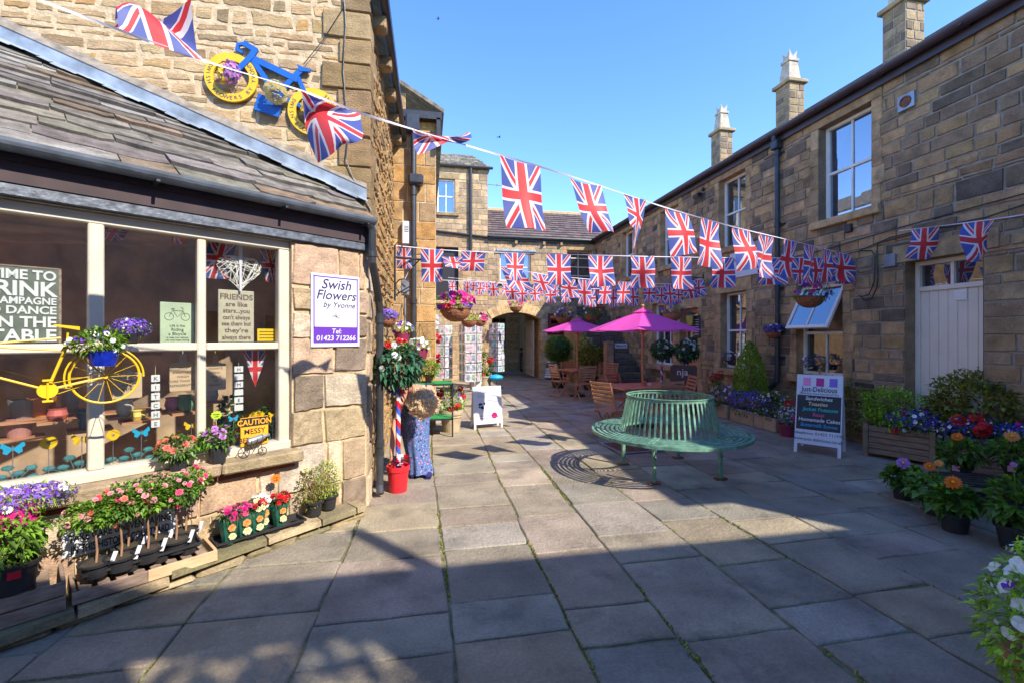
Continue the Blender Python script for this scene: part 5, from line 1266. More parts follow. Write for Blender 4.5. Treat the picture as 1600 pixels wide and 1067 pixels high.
# ---- the painted bicycle planter hung in front of the window
def yellow_bike():
    d = .27; F = FS
    cu, cz = F.uz(165, 588, d); rr = .155
    t = wthing(F, 'yellow_bicycle_planter', 'yellow painted bicycle hung in front of the shop window as a plant holder', 'bicycle', cu, d, cz - rr)
    m = FS.m @ Matrix.Translation((0, -d, 0))
    P = lambda px, py, o=0: (lambda q: (q[0], -o, q[1]))(F.uz(px, py, d))
    wm = m @ Matrix.Translation((cu, 0, cz)) @ Matrix.Rotation(math.radians(-4), 4, 'Z')
    mb = MB(); mb.tube([(rr*math.cos(k*PI/20),0,rr*math.sin(k*PI/20)) for k in range(40)], .0065, 6, closed=True); w_ = mb.build('wheel', M['yellow'], t, wm)
    mb = MB()
    for k in range(14): a = k*2*PI/14; mb.tube([(.01*math.cos(a),-.008+.016*(k % 2),.01*math.sin(a)),(rr*math.cos(a),0,rr*math.sin(a))], .0016, 4)
    mb.build('spokes', M['yellow'], w_, wm); mb = MB(); mb.tube([(0,-.025,0),(0,.025,0)], .011, 10); mb.build('hub', M['yellow'], w_, wm)
    mb = MB(); a0 = 1.0
    pts = [((rr+.02)*math.cos(a), 0, (rr+.02)*math.sin(a)) for a in [(-.05 + k*.16) for k in range(23)]]
    mb.tube(pts, .005, 6); mb.build('mudguard', M['yellow'], t, wm)
    hub = (cu, 0, cz); bb = P(74, 609); st = P(104, 541); hd = P(-60, 575); hd2 = P(-45, 540)
    mb = MB(); mb.tube([bb, st], .0075, 8); mb.tube([bb, hd], .0065, 8); mb.tube([P(95, 528), hd2], .0055, 8); mb.tube([P(104,548), hd2], .0055, 8)
    mb.tube([(bb[0], -.02, bb[2]), (hub[0], -.02, hub[2])], .006, 6); mb.tube([(bb[0], .02, bb[2]), (hub[0], .02, hub[2])], .006, 6); mb.tube([st, hub], .005, 6)
    mb.tube([P(72,600), P(160,584)], .002, 4); mb.tube([P(75,620), P(160,592)], .002, 4)
    mb.tube([hd2, P(-40, 640)], .008, 8)
    mb.build('frame', M['yellow'], t, m)
    mb = MB(); mb.lathe([(0,-.006),(.042,-.006),(.042,.004),(0,.004)], 24, m=Matrix.Translation((bb[0], -.03, bb[2])) @ Matrix.Rotation(PI/2, 4, 'X')); mb.tube([(bb[0],-.045,bb[2]-.055),(bb[0],-.045,bb[2]+.055)], .005, 6)
    mb.bbox(bb[0]-.022,-.06,bb[2]+.05,bb[0]+.022,-.035,bb[2]+.062,.003); mb.bbox(bb[0]-.022,-.06,bb[2]-.064,bb[0]+.022,-.035,bb[2]-.052,.003); mb.build('crankset', M['yellow'], t, m)
    mb = MB(); a = P(84, 508); b = P(124, 513); mb.add([(a[0],-.004,a[2]+.004),(b[0],-.03,b[2]+.008),(b[0],.03,b[2]+.008),(a[0],.004,a[2]+.004),(a[0],-.004,a[2]-.006),(b[0],-.03,b[2]-.012),(b[0],.03,b[2]-.012),(a[0],.004,a[2]-.006)], [(0,1,2,3),(7,6,5,4),(0,4,5,1),(1,5,6,2),(2,6,7,3),(3,7,4,0)]); mb.tube([P(106,520), st], .005, 6); mb.build('saddle', M['yellow'], t, m)
    fm = m @ Matrix.Translation((P(-78,640)[0], 0, P(0,640)[2])) 
    mb = MB(); mb.tube([(rr*math.cos(k*PI/20),0,rr*math.sin(k*PI/20)) for k in range(40)], .0065, 6, closed=True)
    mb.build('front_wheel', M['yellow'], t, fm)
    # plants it carries
    r = random.Random(5)
    u, z = F.uz(161, 571, d+.04)
    p = wthing(F, 'blue_planter', 'shiny cobalt blue pot of white petunias resting on the yellow bicycle wheel', 'potted plant', u, d+.05, z)
    mb = MB(); mb.lathe([(.055,0),(.075,.085),(.078,.088),(.07,.088),(.06,.07),(0,.07)], 24); mb.build('pot', mat('cobalt_foil', (.01,.03,.42), .18, .3, var=.3, scale=30), p)
    plant_mass(p, (-.02,0,.135), (.13,.09,.065), 'fresh', 620, .04, .016, r, [('petunia','white',9,.016), ('petunia','purple',4,.015)], face=Vector((0,-1,0)), clumps=7)
    u, z = F.uz(206, 530, d-.05)
    p = wthing(F, 'lobelia_basket', 'round mass of violet lobelia behind the blue pot by the window', 'potted plant', u, d-.07, z)
    mb = MB(); mb.lathe([(.03,-.03),(.05,.03),(.052,.035),(.0,.03)], 14); mb.build('pot', M['blackplastic'], p)
    plant_mass(p, (0,0,.07), (.095,.06,.06), 'mid', 260, .025, .01, r, (), [('violet', 420, .007), ('purple', 160, .007), ('white', 30, .006)])
yellow_bike()

# ---- potted roses on the sill
def potted(px, d, z, F, label, build, rz=0, group=None, name='potted_plant', cat='potted plant', u=None):
    t = wthing(F, name, label, cat, F.u(px, d) if u is None else u, d, z, group); build(t); return t
def squarepot(t, s0, s1, h, m):
    mb = MB(); vs = []
    for z, s in ((0, s0), (h*.8, s1*.96), (h*.8, s1), (h, s1), (h, s1*.93), (h*.85, s1*.9)):
        for a in range(16): q = 2*PI*a/16 + PI/16; k = 1/max(abs(math.cos(q)), abs(math.sin(q))) * .5 + .45; vs.append((s*k*math.cos(q), s*k*math.sin(q), z))
    fs = [tuple(range(16))[::-1]] + [(L*16+i, L*16+(i+1)%16, L*16+16+(i+1)%16, L*16+16+i) for L in range(5) for i in range(16)] + [tuple(5*16+i for i in range(16))]
    mb.add(vs, fs); mb.build('pot', m, t)
r = random.Random(77)
def b1(t): squarepot(t, .048, .062, .12, M['blackplastic']); plant_mass(t, (0,0,.185), (.11,.085,.07), 'mid', 330, .045, .024, r, [('rose','lilac',8,.026)], face=Vector((0,-1,.5)))
potted(340, .07, .692, FS, 'dark square pot of lilac roses standing on the shop window sill', b1)
def b2(t): squarepot(t, .045, .055, .07, M['blackplastic']); plant_mass(t, (0,0,.15), (.125,.08,.08), 'mid', 420, .042, .022, r, [('rose','salmon',12,.02)], face=Vector((0,-1,.5)))
potted(278, .07, .692, FS, 'dark pot of salmon roses on the sill beside the lilac roses', b2)
def bq(t): pot(t, .04, .05, .09, M['blackplastic']); plant_mass(t, (0,0,.2), (.09,.06,.13), 'dark', 260, .05, .03, r, [('dahlia','yellow',3,.045,'orange'), ('dahlia','orange',1,.035)], face=Vector((-.3,-1,.2)))
potted(412, -.24, .667, FS, 'vase of big golden sunflowers inside the right end of the window', bq)
def bq2(t): pot(t, .04, .05, .16, M['blackplastic']); plant_mass(t, (0,0,.33), (.075,.05,.13), 'silk', 260, .05, .03, r, [('rose','cream',4,.025)], face=Vector((-.3,-1,.2)))
potted(358, -.3, .667, FS, 'tall leafy plant with cream roses inside the right window pane', bq2)
def bow(t):
    mb = MB(); rr = random.Random(4); mats = [PET['ribred'], PET['ribblue'], PET['white']]
    for k in range(40):
        d = rnd_dir(rr); s_ = d.cross(Vector((0,.3,1))).normalized(); p = d*.05; mb.add([p - s_*.02, p + d*.035 - s_*.022, p + d*.04 + s_*.022, p + s_*.02], [(0,1,2,3)], 0 if d.x+d.z*.6 > .1 else (1 if k % 3 else 2))
    mb.build('ribbon_loops', mats, t)
potted(345, -.24, .80, FS, 'big red white and blue ribbon bow inside the window under the chopping board', bow, name='ribbon_bow', cat='bow')
# ---- shop shelves seen through the glass: coloured buckets
for k, (px, py, c, cc) in enumerate(((66, 636, 'orange', 'orange bucket on the dim shelf inside the shop'), (36, 640, 'grey', 'grey bucket on the dim shelf inside the shop'), (140, 655, 'bluegrey', 'blue grey vase on the dim shelf inside the shop'), (30, 668, 'rosy', 'dusty pink bucket low inside the dim shop'))):
    col = {'orange': (.5,.16,.03), 'grey': (.22,.19,.17), 'bluegrey': (.08,.16,.20), 'rosy': (.4,.18,.16)}[c]; u, z = FS.uz(px, py, -.6)
    t = wthing(FS, 'display_bucket', cc, 'bucket', u, -.6, z-.06, 'buckets inside the shop'); mb = MB(); mb.lathe([(0,0),(.055,0),(.075,.13),(.07,.13),(.06,.08),(0,.08)], 18); mb.build('shell', mat('bucket_'+c, col, .6), t)
    mb = MB(); mb.box(-.12,-.1,-.02,.12,.1,-.001); mb.build('stand', M['wood'], t)

for k, (px, py, dd, c, hh, cc) in enumerate(((110, 640, -.75, (.45,.35,.25), .16, 'tall buff jar on the dim shelf inside the shop'), (90, 655, -.5, (.5,.12,.1), .08, 'small red box stacked inside the dim shop'), (195, 648, -.55, (.55,.5,.42), .12, 'cream enamel jug inside the shop behind the bicycle wheel'),
        (270, 640, -.5, (.5,.2,.28), .10, 'pink tin on the dim shelf behind the middle pane'), (290, 642, -.45, (.15,.3,.18), .13, 'green vase on the dim shelf behind the middle pane'), (215, 655, -.5, (.6,.45,.1), .07, 'low yellow bowl inside the shop under the hanging tags'), (330, 625, -.4, (.55,.5,.5), .12, 'pale ceramic jar behind the right pane of the shop'))):
    u, z = FS.uz(px, py, dd); t = wthing(FS, 'shop_jar', cc, 'jar', u, dd, z, 'jars and tins inside the shop'); mb = MB(); mb.lathe([(0,0),(.04,0),(.055,hh*.4),(.045,hh*.85),(.05,hh),(.042,hh),(.04,hh*.8),(0,hh*.7)], 16); mb.build('jar', mat('jar_%d' % k, c, .4), t)
    mb = MB(); mb.box(-.1,-.08,-.02,.1,.1,-.001); mb.build('stand', M['wood'], t)
# ---- crates, trays and plants along the ledge
RL = random.Random(31)
def crate(u0, u1, d0, d1, z0, h, label, fresh=False):
    t = wthing(FS, 'pallet_crate', label, 'crate', (u0+u1)/2, (d0+d1)/2, z0, 'slatted wooden crates on the ledge'); w_ = (u1-u0)/2; e = (d1-d0)/2; r = RL
    n = max(1, round(h/.085)); hh = h/n
    for k in range(n):
        mb = MB(); xs = [(-w_, w_)] if not fresh else [(-w_, -w_*.05), (-w_*.05+.002, w_)]
        for i, (a, b) in enumerate(xs):
            mb.bbox(a, -e, k*hh+.004, b, -e+.014, (k+1)*hh-.006, .002)
            o = mb.build('front_board', M['crate_new'] if fresh and i == 1 else M['crate'], t); mb = MB()
    for s in (-1, 1): mb = MB(); mb.bbox(s*w_-(.02 if s > 0 else 0), -e+.016, 0, s*w_+(.02 if s < 0 else 0), e, h, .003); mb.build('end_board', M['crate_new'] if fresh and s > 0 else M['crate'], t)
    nn = int(2*w_/.085)
    for k in range(nn):
        mb = MB(); x = -w_+.03 + k*(2*w_-.06)/nn; mb.bbox(x, -e+.018, h-.022+r.uniform(-.003,.003), x+.055, e-.01, h-.006, .003); mb.build('slat', M['crate'], t)
uA = FS.u(103, .33); crate(-3.2, uA, .05, .34, .088, .165, 'greyed slatted crate at the left edge standing on the shop ledge')
uB0, uB1 = FS.u(112, .32), FS.u(338, .30); crate(uB0, uB1, .04, .33, .09, .08, 'low slatted crate under the tray of little standard roses', True)
def tray(u0, u1, d0, d1, z, label):
    t = wthing(FS, 'plant_tray', label, 'tray', (u0+u1)/2, (d0+d1)/2, z, 'black plastic plant trays'); w_ = (u1-u0)/2; e = (d1-d0)/2
    mb = MB(); h = .03
    vs = []
    for (z_, s) in ((h*1.2, 0), (h*1.2, .012), (h*.3, .016), (h*.3, .03)):
        vs += [(-w_+s, -e+s, z_), (w_-s, -e+s, z_), (w_-s, e-s, z_), (-w_+s, e-s, z_)]
    vs += [(-w_, -e, h*.7), (w_, -e, h*.7), (w_, e, h*.7), (-w_, e, h*.7)]
    fs = [(L*4+i, L*4+4+i, L*4+4+(i+1)%4, L*4+(i+1)%4) for L in range(3) for i in range(4)] + [(12,13,14,15)] + [(16+i, 16+(i+1)%4, (i+1)%4, i) for i in range(4)]
    mb.add(vs, fs)
    n = int(2*w_/.13)
    for i in range(n):
        for y in (-e*.45, e*.45): x = -w_ + .07 + i*(2*w_-.14)/max(1, n-1); mb.lathe([(.04,-.035),(.05,.008),(.055,.0095)], 12, (x, y, 0))
    mb.build('moulded_tray', M['blackplastic'], t)
    return t
t0, t1 = FS.u(128, .3), FS.u(312, .22)
tray(t0, t1, .07, .31, .205, 'long black tray holding little standard roses in pots')
lbl = ['leftmost little standard rose in the tray', 'second little standard rose from the left in the front of the tray', 'third little standard rose in front of the courtyard notice', 'rightmost little standard rose in the front row of the tray',
       'little standard rose at the back left of the tray', 'little standard rose at the back middle of the tray', 'little standard rose at the back right of the tray']
for k, (px, d, hh) in enumerate(((150, .26, .37), (189, .27, .39), (231, .26, .40), (275, .24, .41), (200, .13, .40), (243, .13, .41), (290, .12, .42))):
    t = wthing(FS, 'standard_rose', lbl[k] + ' with pink blooms', 'potted plant', FS.u(px, d), d, .20, 'little standard roses in the tray')
    pot(t, .058, .078, .085, M['blackplastic']); r = random.Random(100+k)
    mb = MB(); mb.tube([(0,0,.06),(.006,.004,.14),(-.004,0,hh-.08),(0,0,hh)], [.0065,.006,.005,.004], 7); mb.build('stem', mat('stem_bark', (.30,.16,.09), .8, var=.3) if 'stem' not in M else M['stem'], t)
    M.setdefault('stem', bpy.data.materials.get('stem_bark'))
    plant_mass(t, (0,0,hh-.01), (.14,.11,.10), 'mid' if k % 2 else 'fresh', 850, .028, .018, r, [('rose', ['pink','salmon','palepink'][k % 3], 7, .019), ('rose','palepink', 5, .014)], face=Vector((0,-1,.4)), clumps=6)
    mb = MB(); mb.bbox(.03,-.05,.07,.052,-.047,.15,.001, m=Matrix.Rotation(.3,4,'Y')); mb.build('plant_label', M['signwhite'], t)
# paving notice on the wall behind
a0 = FS.u(97, .03); a1 = FS.u(275, .03); zt = FS.uz(275, 797, .03)[1]; zb = FS.uz(275, 826, .03)[1]
u0, z0 = FS.uz(97, 878, .03); u0b, z0t = FS.uz(97, 826, .03)
t, w_, h = board(FS, 'paving_notice', 'long white notice about uneven paving fixed low on the shop wall', 'sign', (a0, a1, (z0+zb)/2, (z0t+zt)/2), .03, M['signwhite'], .008)
letters(t, [('TAKE CARE UNEVEN PAVING', h*.40, 0, h*.56, dict(bold=.02, sx=w_/(h*.40*14.6))), ('IN THIS HISTORIC COURTYARD', h*.40, 0, h*.13, dict(bold=.02, sx=w_/(h*.40*16.6)))], M['ink'])
# carnations in wrapped pots
t0, t1 = FS.u(338, .24), FS.u(474, .17); tray(t0, t1, .045, .235, .125, 'black tray of wrapped carnations on the right part of the ledge')
M['wrap'] = mat('printed_sleeve', (.015,.09,.06), .35, var=.3, scale=20)
for k, (px, d, cols, lb) in enumerate(((358, .19, ('pink','magenta'), 'green sleeved pot of bright pink carnations at the left of the tray'), (381, .17, ('pink','magenta'), 'second green sleeved pot of bright pink carnations in the tray'), (401, .16, ('red','cream'), 'green sleeved pot of red and cream carnations in the middle of the tray'),
                                (409, .08, ('white','white'), 'green sleeved pot of white carnations at the back of the tray'), (437, .13, ('red','red'), 'green sleeved pot of dark red carnations at the right of the tray'))):
    t = wthing(FS, 'carnation_pot', lb, 'potted plant', FS.u(px, d), d, .135, 'sleeved carnation pots in the tray'); r = random.Random(50+k)
    mb = MB(); mb.lathe([(.042,0),(.068,.17),(.066,.17),(.045,.03),(0,.03)], 8); o = mb.build('sleeve', M['wrap'], t)
    for q, (cx, cz, cc) in enumerate(((0,.125,'apricot'), (.006,.06,'cream'))): add_flower(t, Vector((cx, -.046-cz*.155, cz)), Vector((0,-1,.1)), .026, 'rose', cc, r, name='printed_flower')
    plant_mass(t, (0,0,.20), (.068,.062,.048), 'dark', 170, .04, .011, r, [('rose', cols[0], 8, .022), ('rose', cols[1], 7, .021)], face=Vector((0,-.6,.8)))
def star_sign(F, px, py, d, z0, sz, col, words, lb):
    u, z = F.uz(px, py, d); t = wthing(F, 'price_star', lb, 'price sign', u, d, z0, 'star shaped price cards'); h = z - z0
    n = 11; mb = MB(); mb.prism([((sz*(1 if k % 2 else .78))*1.15*math.cos(k*PI/n), h + (sz*(1 if k % 2 else .78))*math.sin(k*PI/n)) for k in range(2*n)], -.002, .002); mb.build('card', PET[col], t)
    mb = MB(); mb.tube([(0,.004,0),(0,.004,h)], .0025, 5); mb.build('stick', M['crate_new'], t)
    mb = MB(); text(mb, words[0], sz*.5, 0, -.003, h+.05*sz, bold=.02); text(mb, words[1], sz*.5, 0, -.003, h-.5*sz, bold=.02); mb.build('lettering', M['ink'], t)
star_sign(FS, 431, 747, .12, .15, .036, 'orange', ('3 for', '5.00'), 'orange star price card standing among the red carnations')
star_sign(FS, 338, 648, .02, .74, .033, 'limegreen', ('Roses', '4.99'), 'lime green star price card in the pot of lilac roses')
star_sign(FS, 312, 752, .2, .24, .036, 'cream', ('Roses', '6.99'), 'pale lime star price card at the right end of the rose tray')
star_sign(FS, 477, 733, .06, .2, .03, 'cream', ('Herbs', '2.50'), 'pale lime star price card behind the two shrubs in dark pots')
for k, (px, d, hh, lb) in enumerate(((491, .12, .25, 'dark pot of airy pink budded shrub on the ledge, nearer the carnations'), (514, .07, .27, 'dark pot of airy shrub closest to the downpipe on the ledge'))):
    t = wthing(FS, 'shrub_pot', lb, 'potted plant', FS.u(px, d), d, .128, 'dark pots of airy shrub'); r = random.Random(60+k)
    pot(t, .052, .072, .12, M['blackplastic'])
    mb = MB()
    for j in range(14): a = r.uniform(0, 6.28); q = r.uniform(.03,.1); mb.tube([(0,0,.09),(q*.5*math.cos(a),q*.5*math.sin(a),.09+hh*.5),(q*math.cos(a)-.02,q*math.sin(a)*.7,.09+hh*r.uniform(.7,1.2))], .0018, 4)
    mb.build('twigs', M['stem'], t)
    plant_mass(t, (-.015,0,.09+hh*.55), (.12,.085,hh*.7), 'lime' if k else 'olive', 620, .022, .012, r, [('rose','palepink',4,.008)], shell=.2)
# leafy plant, pink trough on the left
def b3(t):
    r = random.Random(9); pot(t, .085, .105, .15, M['blackplastic'])
    mb = MB()
    for j in range(7): a = r.uniform(0,6.28); mb.tube([(0,0,.12),(.05*math.cos(a),.05*math.sin(a),.25),(.11*math.cos(a),.09*math.sin(a),.36)], .003, 5)
    mb.build('stems', LEAF['fresh'][0], t)
    plant_mass(t, (.0,0,.29), (.16,.12,.14), 'fresh', 520, .055, .022, r, shell=.25, droop=.45, clumps=7)
    mb = MB(); mb.bbox(-.02,-.112,.09,.03,-.105,.13,.002); mb.build('plant_label', PET['ribred'], t)
potted(20, .26, .255, FS, 'leafy green vegetable plant in a big black pot on the left crate', b3)
def b4(t):
    r = random.Random(10); mb = MB(); mb.bbox(-.32,-.09,0,.05,.07,.10,.01); mb.build('trough', PET['magenta'], t)
    for (cx, wd) in ((-.1, .2),): plant_mass(t, (-.02,-.02,.14), (.22,.1,.075), 'lime', 420, .04, .009, r, [('daisy','white',8,.024)], [('violet', 520, .009), ('purple', 260, .009)], face=Vector((0,-1,.5)))
potted(38, .15, .57, FS, 'magenta trough of violet lobelia and white daisies below the window at the left', b4)

# ---- painted bicycle on the gable
def gable_bike():
    d = .05; F = FG
    P = lambda px, py: F.uz(px, py, d)
    c0, c1 = P(361, 121), P(489, 175); R = .235
    t = wthing(F, 'wall_bicycle', 'flat painted bicycle in blue and yellow fixed high on the gable wall, decked with flowers', 'bicycle', (c0[0]+c1[0])/2, d, min(c0[1], c1[1]) - R)
    m = FG.m @ Matrix.Translation((0, -d, 0))
    for k, c in enumerate((c0, c1)):
        ri = R*.68; n = 48; mb = MB(); vs = []; 
        for i in range(n):
            a = 2*PI*i/n
            for rr_, y in ((R, 0), (ri, 0), (R, .022), (ri, .022)): vs.append((c[0]+rr_*math.cos(a), y, c[1]+rr_*math.sin(a)))
        fs = []
        for i in range(n):
            j = (i+1) % n; a = i*4; b = j*4; fs += [(a, b, b+1, a+1), (a+2, a+3, b+3, b+2), (a, a+2, b+2, b), (a+1, b+1, b+3, a+3)]
        mb.add(vs, fs); w_ = mb.build('wheel', M['yellow'], t, m)
        L_ = MB(); s = 'SWISH FLOWERS BY YVONNE'
        for i, ch in enumerate(s):
            a = math.radians(150 + i*12.0); 
            if ch != ' ': text(L_, ch, .052, c[0] + (R*.925)*math.cos(a)*1.0, -.0012, c[1] + (R*.925)*math.sin(a), rot=a + PI/2 - .0)
        L_.build('lettering', M['inkblue'], w_, m)
        fl = MB(); r = random.Random(k); foliage(fl, (c[0], -.05, c[1]+.02), (.07,.05,.08), 60, .03, .015, r); g = fl.build('flower_bunch', LEAF['mid'], t, m)
        tm = MB(); 
        tiny(tm, (c[0]+.01,-.05,c[1]+.02), (.085,.07,.10), 260, .016, 0, r, up=0); tiny(tm, (c[0]-.04,-.06,c[1]-.0), (.05,.05,.09), 70, .022, 1, r, up=0); b = tm.build('flower_heads', [PET['lilac'] if k == 0 else PET['cream'], PET['yellow']], g, m); b['kind'] = 'stuff'
    off = [0.0]
    def strip(pts, w_, mb):
        for (a, b) in zip(pts, pts[1:]):
            A, B = Vector((*a, 0)), Vector((*b, 0)); D = (B-A).normalized(); n = Vector((-D.y, D.x, 0)) * w_/2; A = A - D*w_*.25; B = B + D*w_*.25
            off[0] += .0011; mb.prism([(A.x+n.x, A.y+n.y), (A.x-n.x, A.y-n.y), (B.x-n.x, B.y-n.y), (B.x+n.x, B.y+n.y)], -.012+off[0], .012+off[0])
    mb = MB(); head = P(392, 90); hb = P(399, 79)
    strip([c0, head], .05, mb); strip([head, hb, P(382, 69)], .05, mb); strip([P(382,69), P(372,70), P(370,78), P(378,82)], .028, mb)
    strip([P(396, 92), P(463, 124)], .06, mb); strip([P(396, 96), P(432, 148)], .05, mb); strip([P(432,148), P(468,112)], .05, mb); strip([P(466,122), P(486,168)], .042, mb); strip([P(438,150), c1], .04, mb)
    mb.prism([P(464,101), P(468,112), P(484,113), P(486,109), P(474,106)], -.006, .022)
    mb.build('frame', M['blue'], t, m)
    mb = MB(); mb.prism([P(404,147), P(397,172), P(435,184), P(441,160)][::1], -.01, .02); mb.build('name_plate', M['blue'], t, m)
    mb = MB(); r = random.Random(9); c = P(434, 150)
    for k in range(110):
        d_ = rnd_dir(r); s_ = d_.cross(Vector((0,.3,1))).normalized(); p = Vector((c[0],-.06,c[1])) + d_*.075; mb.add([p - s_*.035, p + d_*.03 - s_*.03, p + d_*.035 + s_*.03, p + s_*.035], [(0,1,2,3)])
    mb.build('yellow_rosette', PET['cream'], t, m)
gable_bike()
# ================================================================ COURTYARD FURNITURE
def facing_cam(p): return math.atan2(-p.y, -p.x) + PI/2     # local -y looks at the viewer
# ---- round green bench
def bench():
    cx, cy, Z = 2.80, 4.84, .52; R, Ri, Rt, zt = .89, .56, .475, .935
    t = thing('round_bench', 'round green slatted metal bench with a tapering slatted back standing in the courtyard', 'bench', (cx, cy, 0))
    def ring(mb, r_, z, w_, th, n=72, z2=None):
        vs = []
        for k in range(n):
            a = 2*PI*k/n; c, s = math.cos(a), math.sin(a)
            for q, zz in ((r_-w_/2, z), (r_+w_/2, z), (r_+w_/2, z-th), (r_-w_/2, z-th)): vs.append((q*c, q*s, zz))
        fs = []
        for k in range(n):
            a = k*4; b = ((k+1) % n)*4
            for j in range(4): fs.append((a+j, a+(j+1)%4, b+(j+1)%4, b+j))
        mb.add(vs, fs)
    for k, q in enumerate((.60, .655, .71, .765, .82)):
        mb = MB(); ring(mb, q, Z, .030, .006); mb.build('seat_ring', M['bench'], t)
    mb = MB(); ring(mb, R-.01, Z+.003, .028, .035, 96); mb.build('outer_band', M['bench'], t)
    mb = MB(); ring(mb, Ri-.0, Z+.004, .02, .03); mb.build('inner_band', M['bench'], t)
    mb = MB(); ring(mb, Rt, zt, .03, .008); ring(mb, Rt+.004, zt-.009, .008, .03); mb.build('top_rail', M['bench'], t)
    n = 56
    for k in range(n):
        a = 2*PI*k/n; c, s = math.cos(a), math.sin(a); w_ = .0105; mb = MB()
        A = Vector((Ri*c, Ri*s, Z-.02)); B = Vector(((Rt+.002)*c, (Rt+.002)*s, zt-.01)); sd = Vector((-s, c, 0)) * w_; o = Vector((c, s, 0)) * .0025
        mb.add([A-sd-o, A+sd-o, B+sd-o, B-sd-o, A-sd+o, A+sd+o, B+sd+o, B-sd+o], [(3,2,1,0),(4,5,6,7),(0,1,5,4),(1,2,6,5),(2,3,7,6),(3,0,4,7)]); mb.build('back_slat', M['bench'], t)
    base = Matrix.Translation((-cx, -cy, 0))
    for k in range(4):
        a = math.radians(228 + 90*k); mb = MB(); m = Matrix.Rotation(a, 4, 'Z'); mb.box(Ri-.02, -.028, Z+.0045, R-.02, -.008, Z+.012, m=m); mb.box(Ri-.02, .008, Z+.0045, R-.02, .028, Z+.012, m=m); mb.box(Ri, -.02, Z-.045, R-.03, .02, Z-.0065, m=m); mb.build('seat_arm', M['bench'], t)
    for k, (px, py) in enumerate(((1022, 756), (974, 726), (1126, 749), (1062, 711))):
        p = gnd(px, py); x, y = p.x-cx, p.y-cy; q = math.hypot(x, y); f = min(1, .78/q); x *= f; y *= f; mb = MB()
        if k == 0:
            pts = 26; vs = []
            for j in range(pts):
                z = .02 + (Z-.06)*j/(pts-1); a = j*.36 if 4 < j < 22 else (4*.36 if j <= 4 else 22*.36)
                for i in range(4): vs.append((x + .024*math.cos(a+i*PI/2+PI/4), y + .024*math.sin(a+i*PI/2+PI/4), z))
            mb.add(vs, [(j*4+i, j*4+(i+1)%4, j*4+4+(i+1)%4, j*4+4+i) for j in range(pts-1) for i in range(4)])
        else: mb.bbox(x-.02, y-.02, .0, x+.02, y+.02, Z-.04, .003)
        l = mb.build('leg', M['bench'], t); mb = MB(); mb.bbox(x-.07, y-.03, .0, x+.07, y+.03, .025, .003); mb.build('foot_plate', M['rust'], l)
bench()
# ---- teak folding furniture
def chair_proto():
    t = thing('folding_chair', 'x', 'chair', (0,0,0), 0, 'teak folding chairs round the cafe tables'); w_ = .22
    for s in (-1, 1):
        mb = MB(); mb.tube([(s*w_,.20,.0),(s*w_,-.06,.40),(s*w_,-.16,.62),(s*w_,-.24,.90)], .0165, 4); mb.build('back_post', M['wood'], t)
        mb = MB(); mb.tube([(s*(w_-.03),-.22,.0),(s*(w_-.03),.03,.25),(s*(w_-.03),.20,.43)], .0155, 4); mb.build('leg', M['wood'], t)
    mb = MB(); mb.bbox(-w_+.03,-.235,.05,w_-.03,-.205,.08,.004); mb.build('stretcher', M['wood'], t)
    mb = MB()
    for k in range(7): y = -.19+k*.058; mb.bbox(-w_+.02, y, .428, w_-.02, y+.045, .445, .004)
    for s in (-1, 1): mb.box(s*(w_-.04)-.012, -.19, .405, s*(w_-.04)+.012, .2, .428)
    mb.build('seat', M['wood'], t)
    mb = MB()
    for k in range(6):
        f = k/5; y = -.13 - .105*f; z = .55 + .325*f; mb.bbox(-w_-.005, y-.012, z-.022, w_+.005, y+.006, z+.022, .004)
    mb.build('backrest', M['wood'], t)
    return t
CH = chair_proto()
def place_chair(first, x, y, rz, lb):
    o = CH if first else copy_tree(CH); o.location = (x, y, 0); o.rotation_euler = (0,0,rz) if False else o.rotation_euler
    o.matrix_basis = Matrix.Translation((x, y, 0)) @ Matrix.Rotation(rz, 4, 'Z'); o['label'] = lb; return o
def cafe_table(c, rz, lb, pot_lb, wx=.55, wy=.45):
    t = thing('cafe_table', lb, 'table', c, rz, 'teak cafe tables'); mb = MB(); n = 9
    for k in range(n): x = -wx + 2*wx*k/n; mb.bbox(x+.003, -wy, .715, x+2*wx/n-.003, wy, .74, .004)
    mb.build('table_top', M['wood'], t); mb = MB(); mb.box(-wx+.06,-wy+.05,.68,wx-.06,-wy+.08,.714); mb.box(-wx+.06,wy-.08,.68,wx-.06,wy-.05,.714); mb.build('apron', M['wood'], t)
    for s in (-1, 1):
        for q in (-1, 1): mb = MB(); mb.tube([(s*(wx-.12), q*(wy-.1), 0), (-s*(wx-.22)*.7, q*(wy-.1), .70)], .018, 4); mb.build('leg', M['wood'], t)
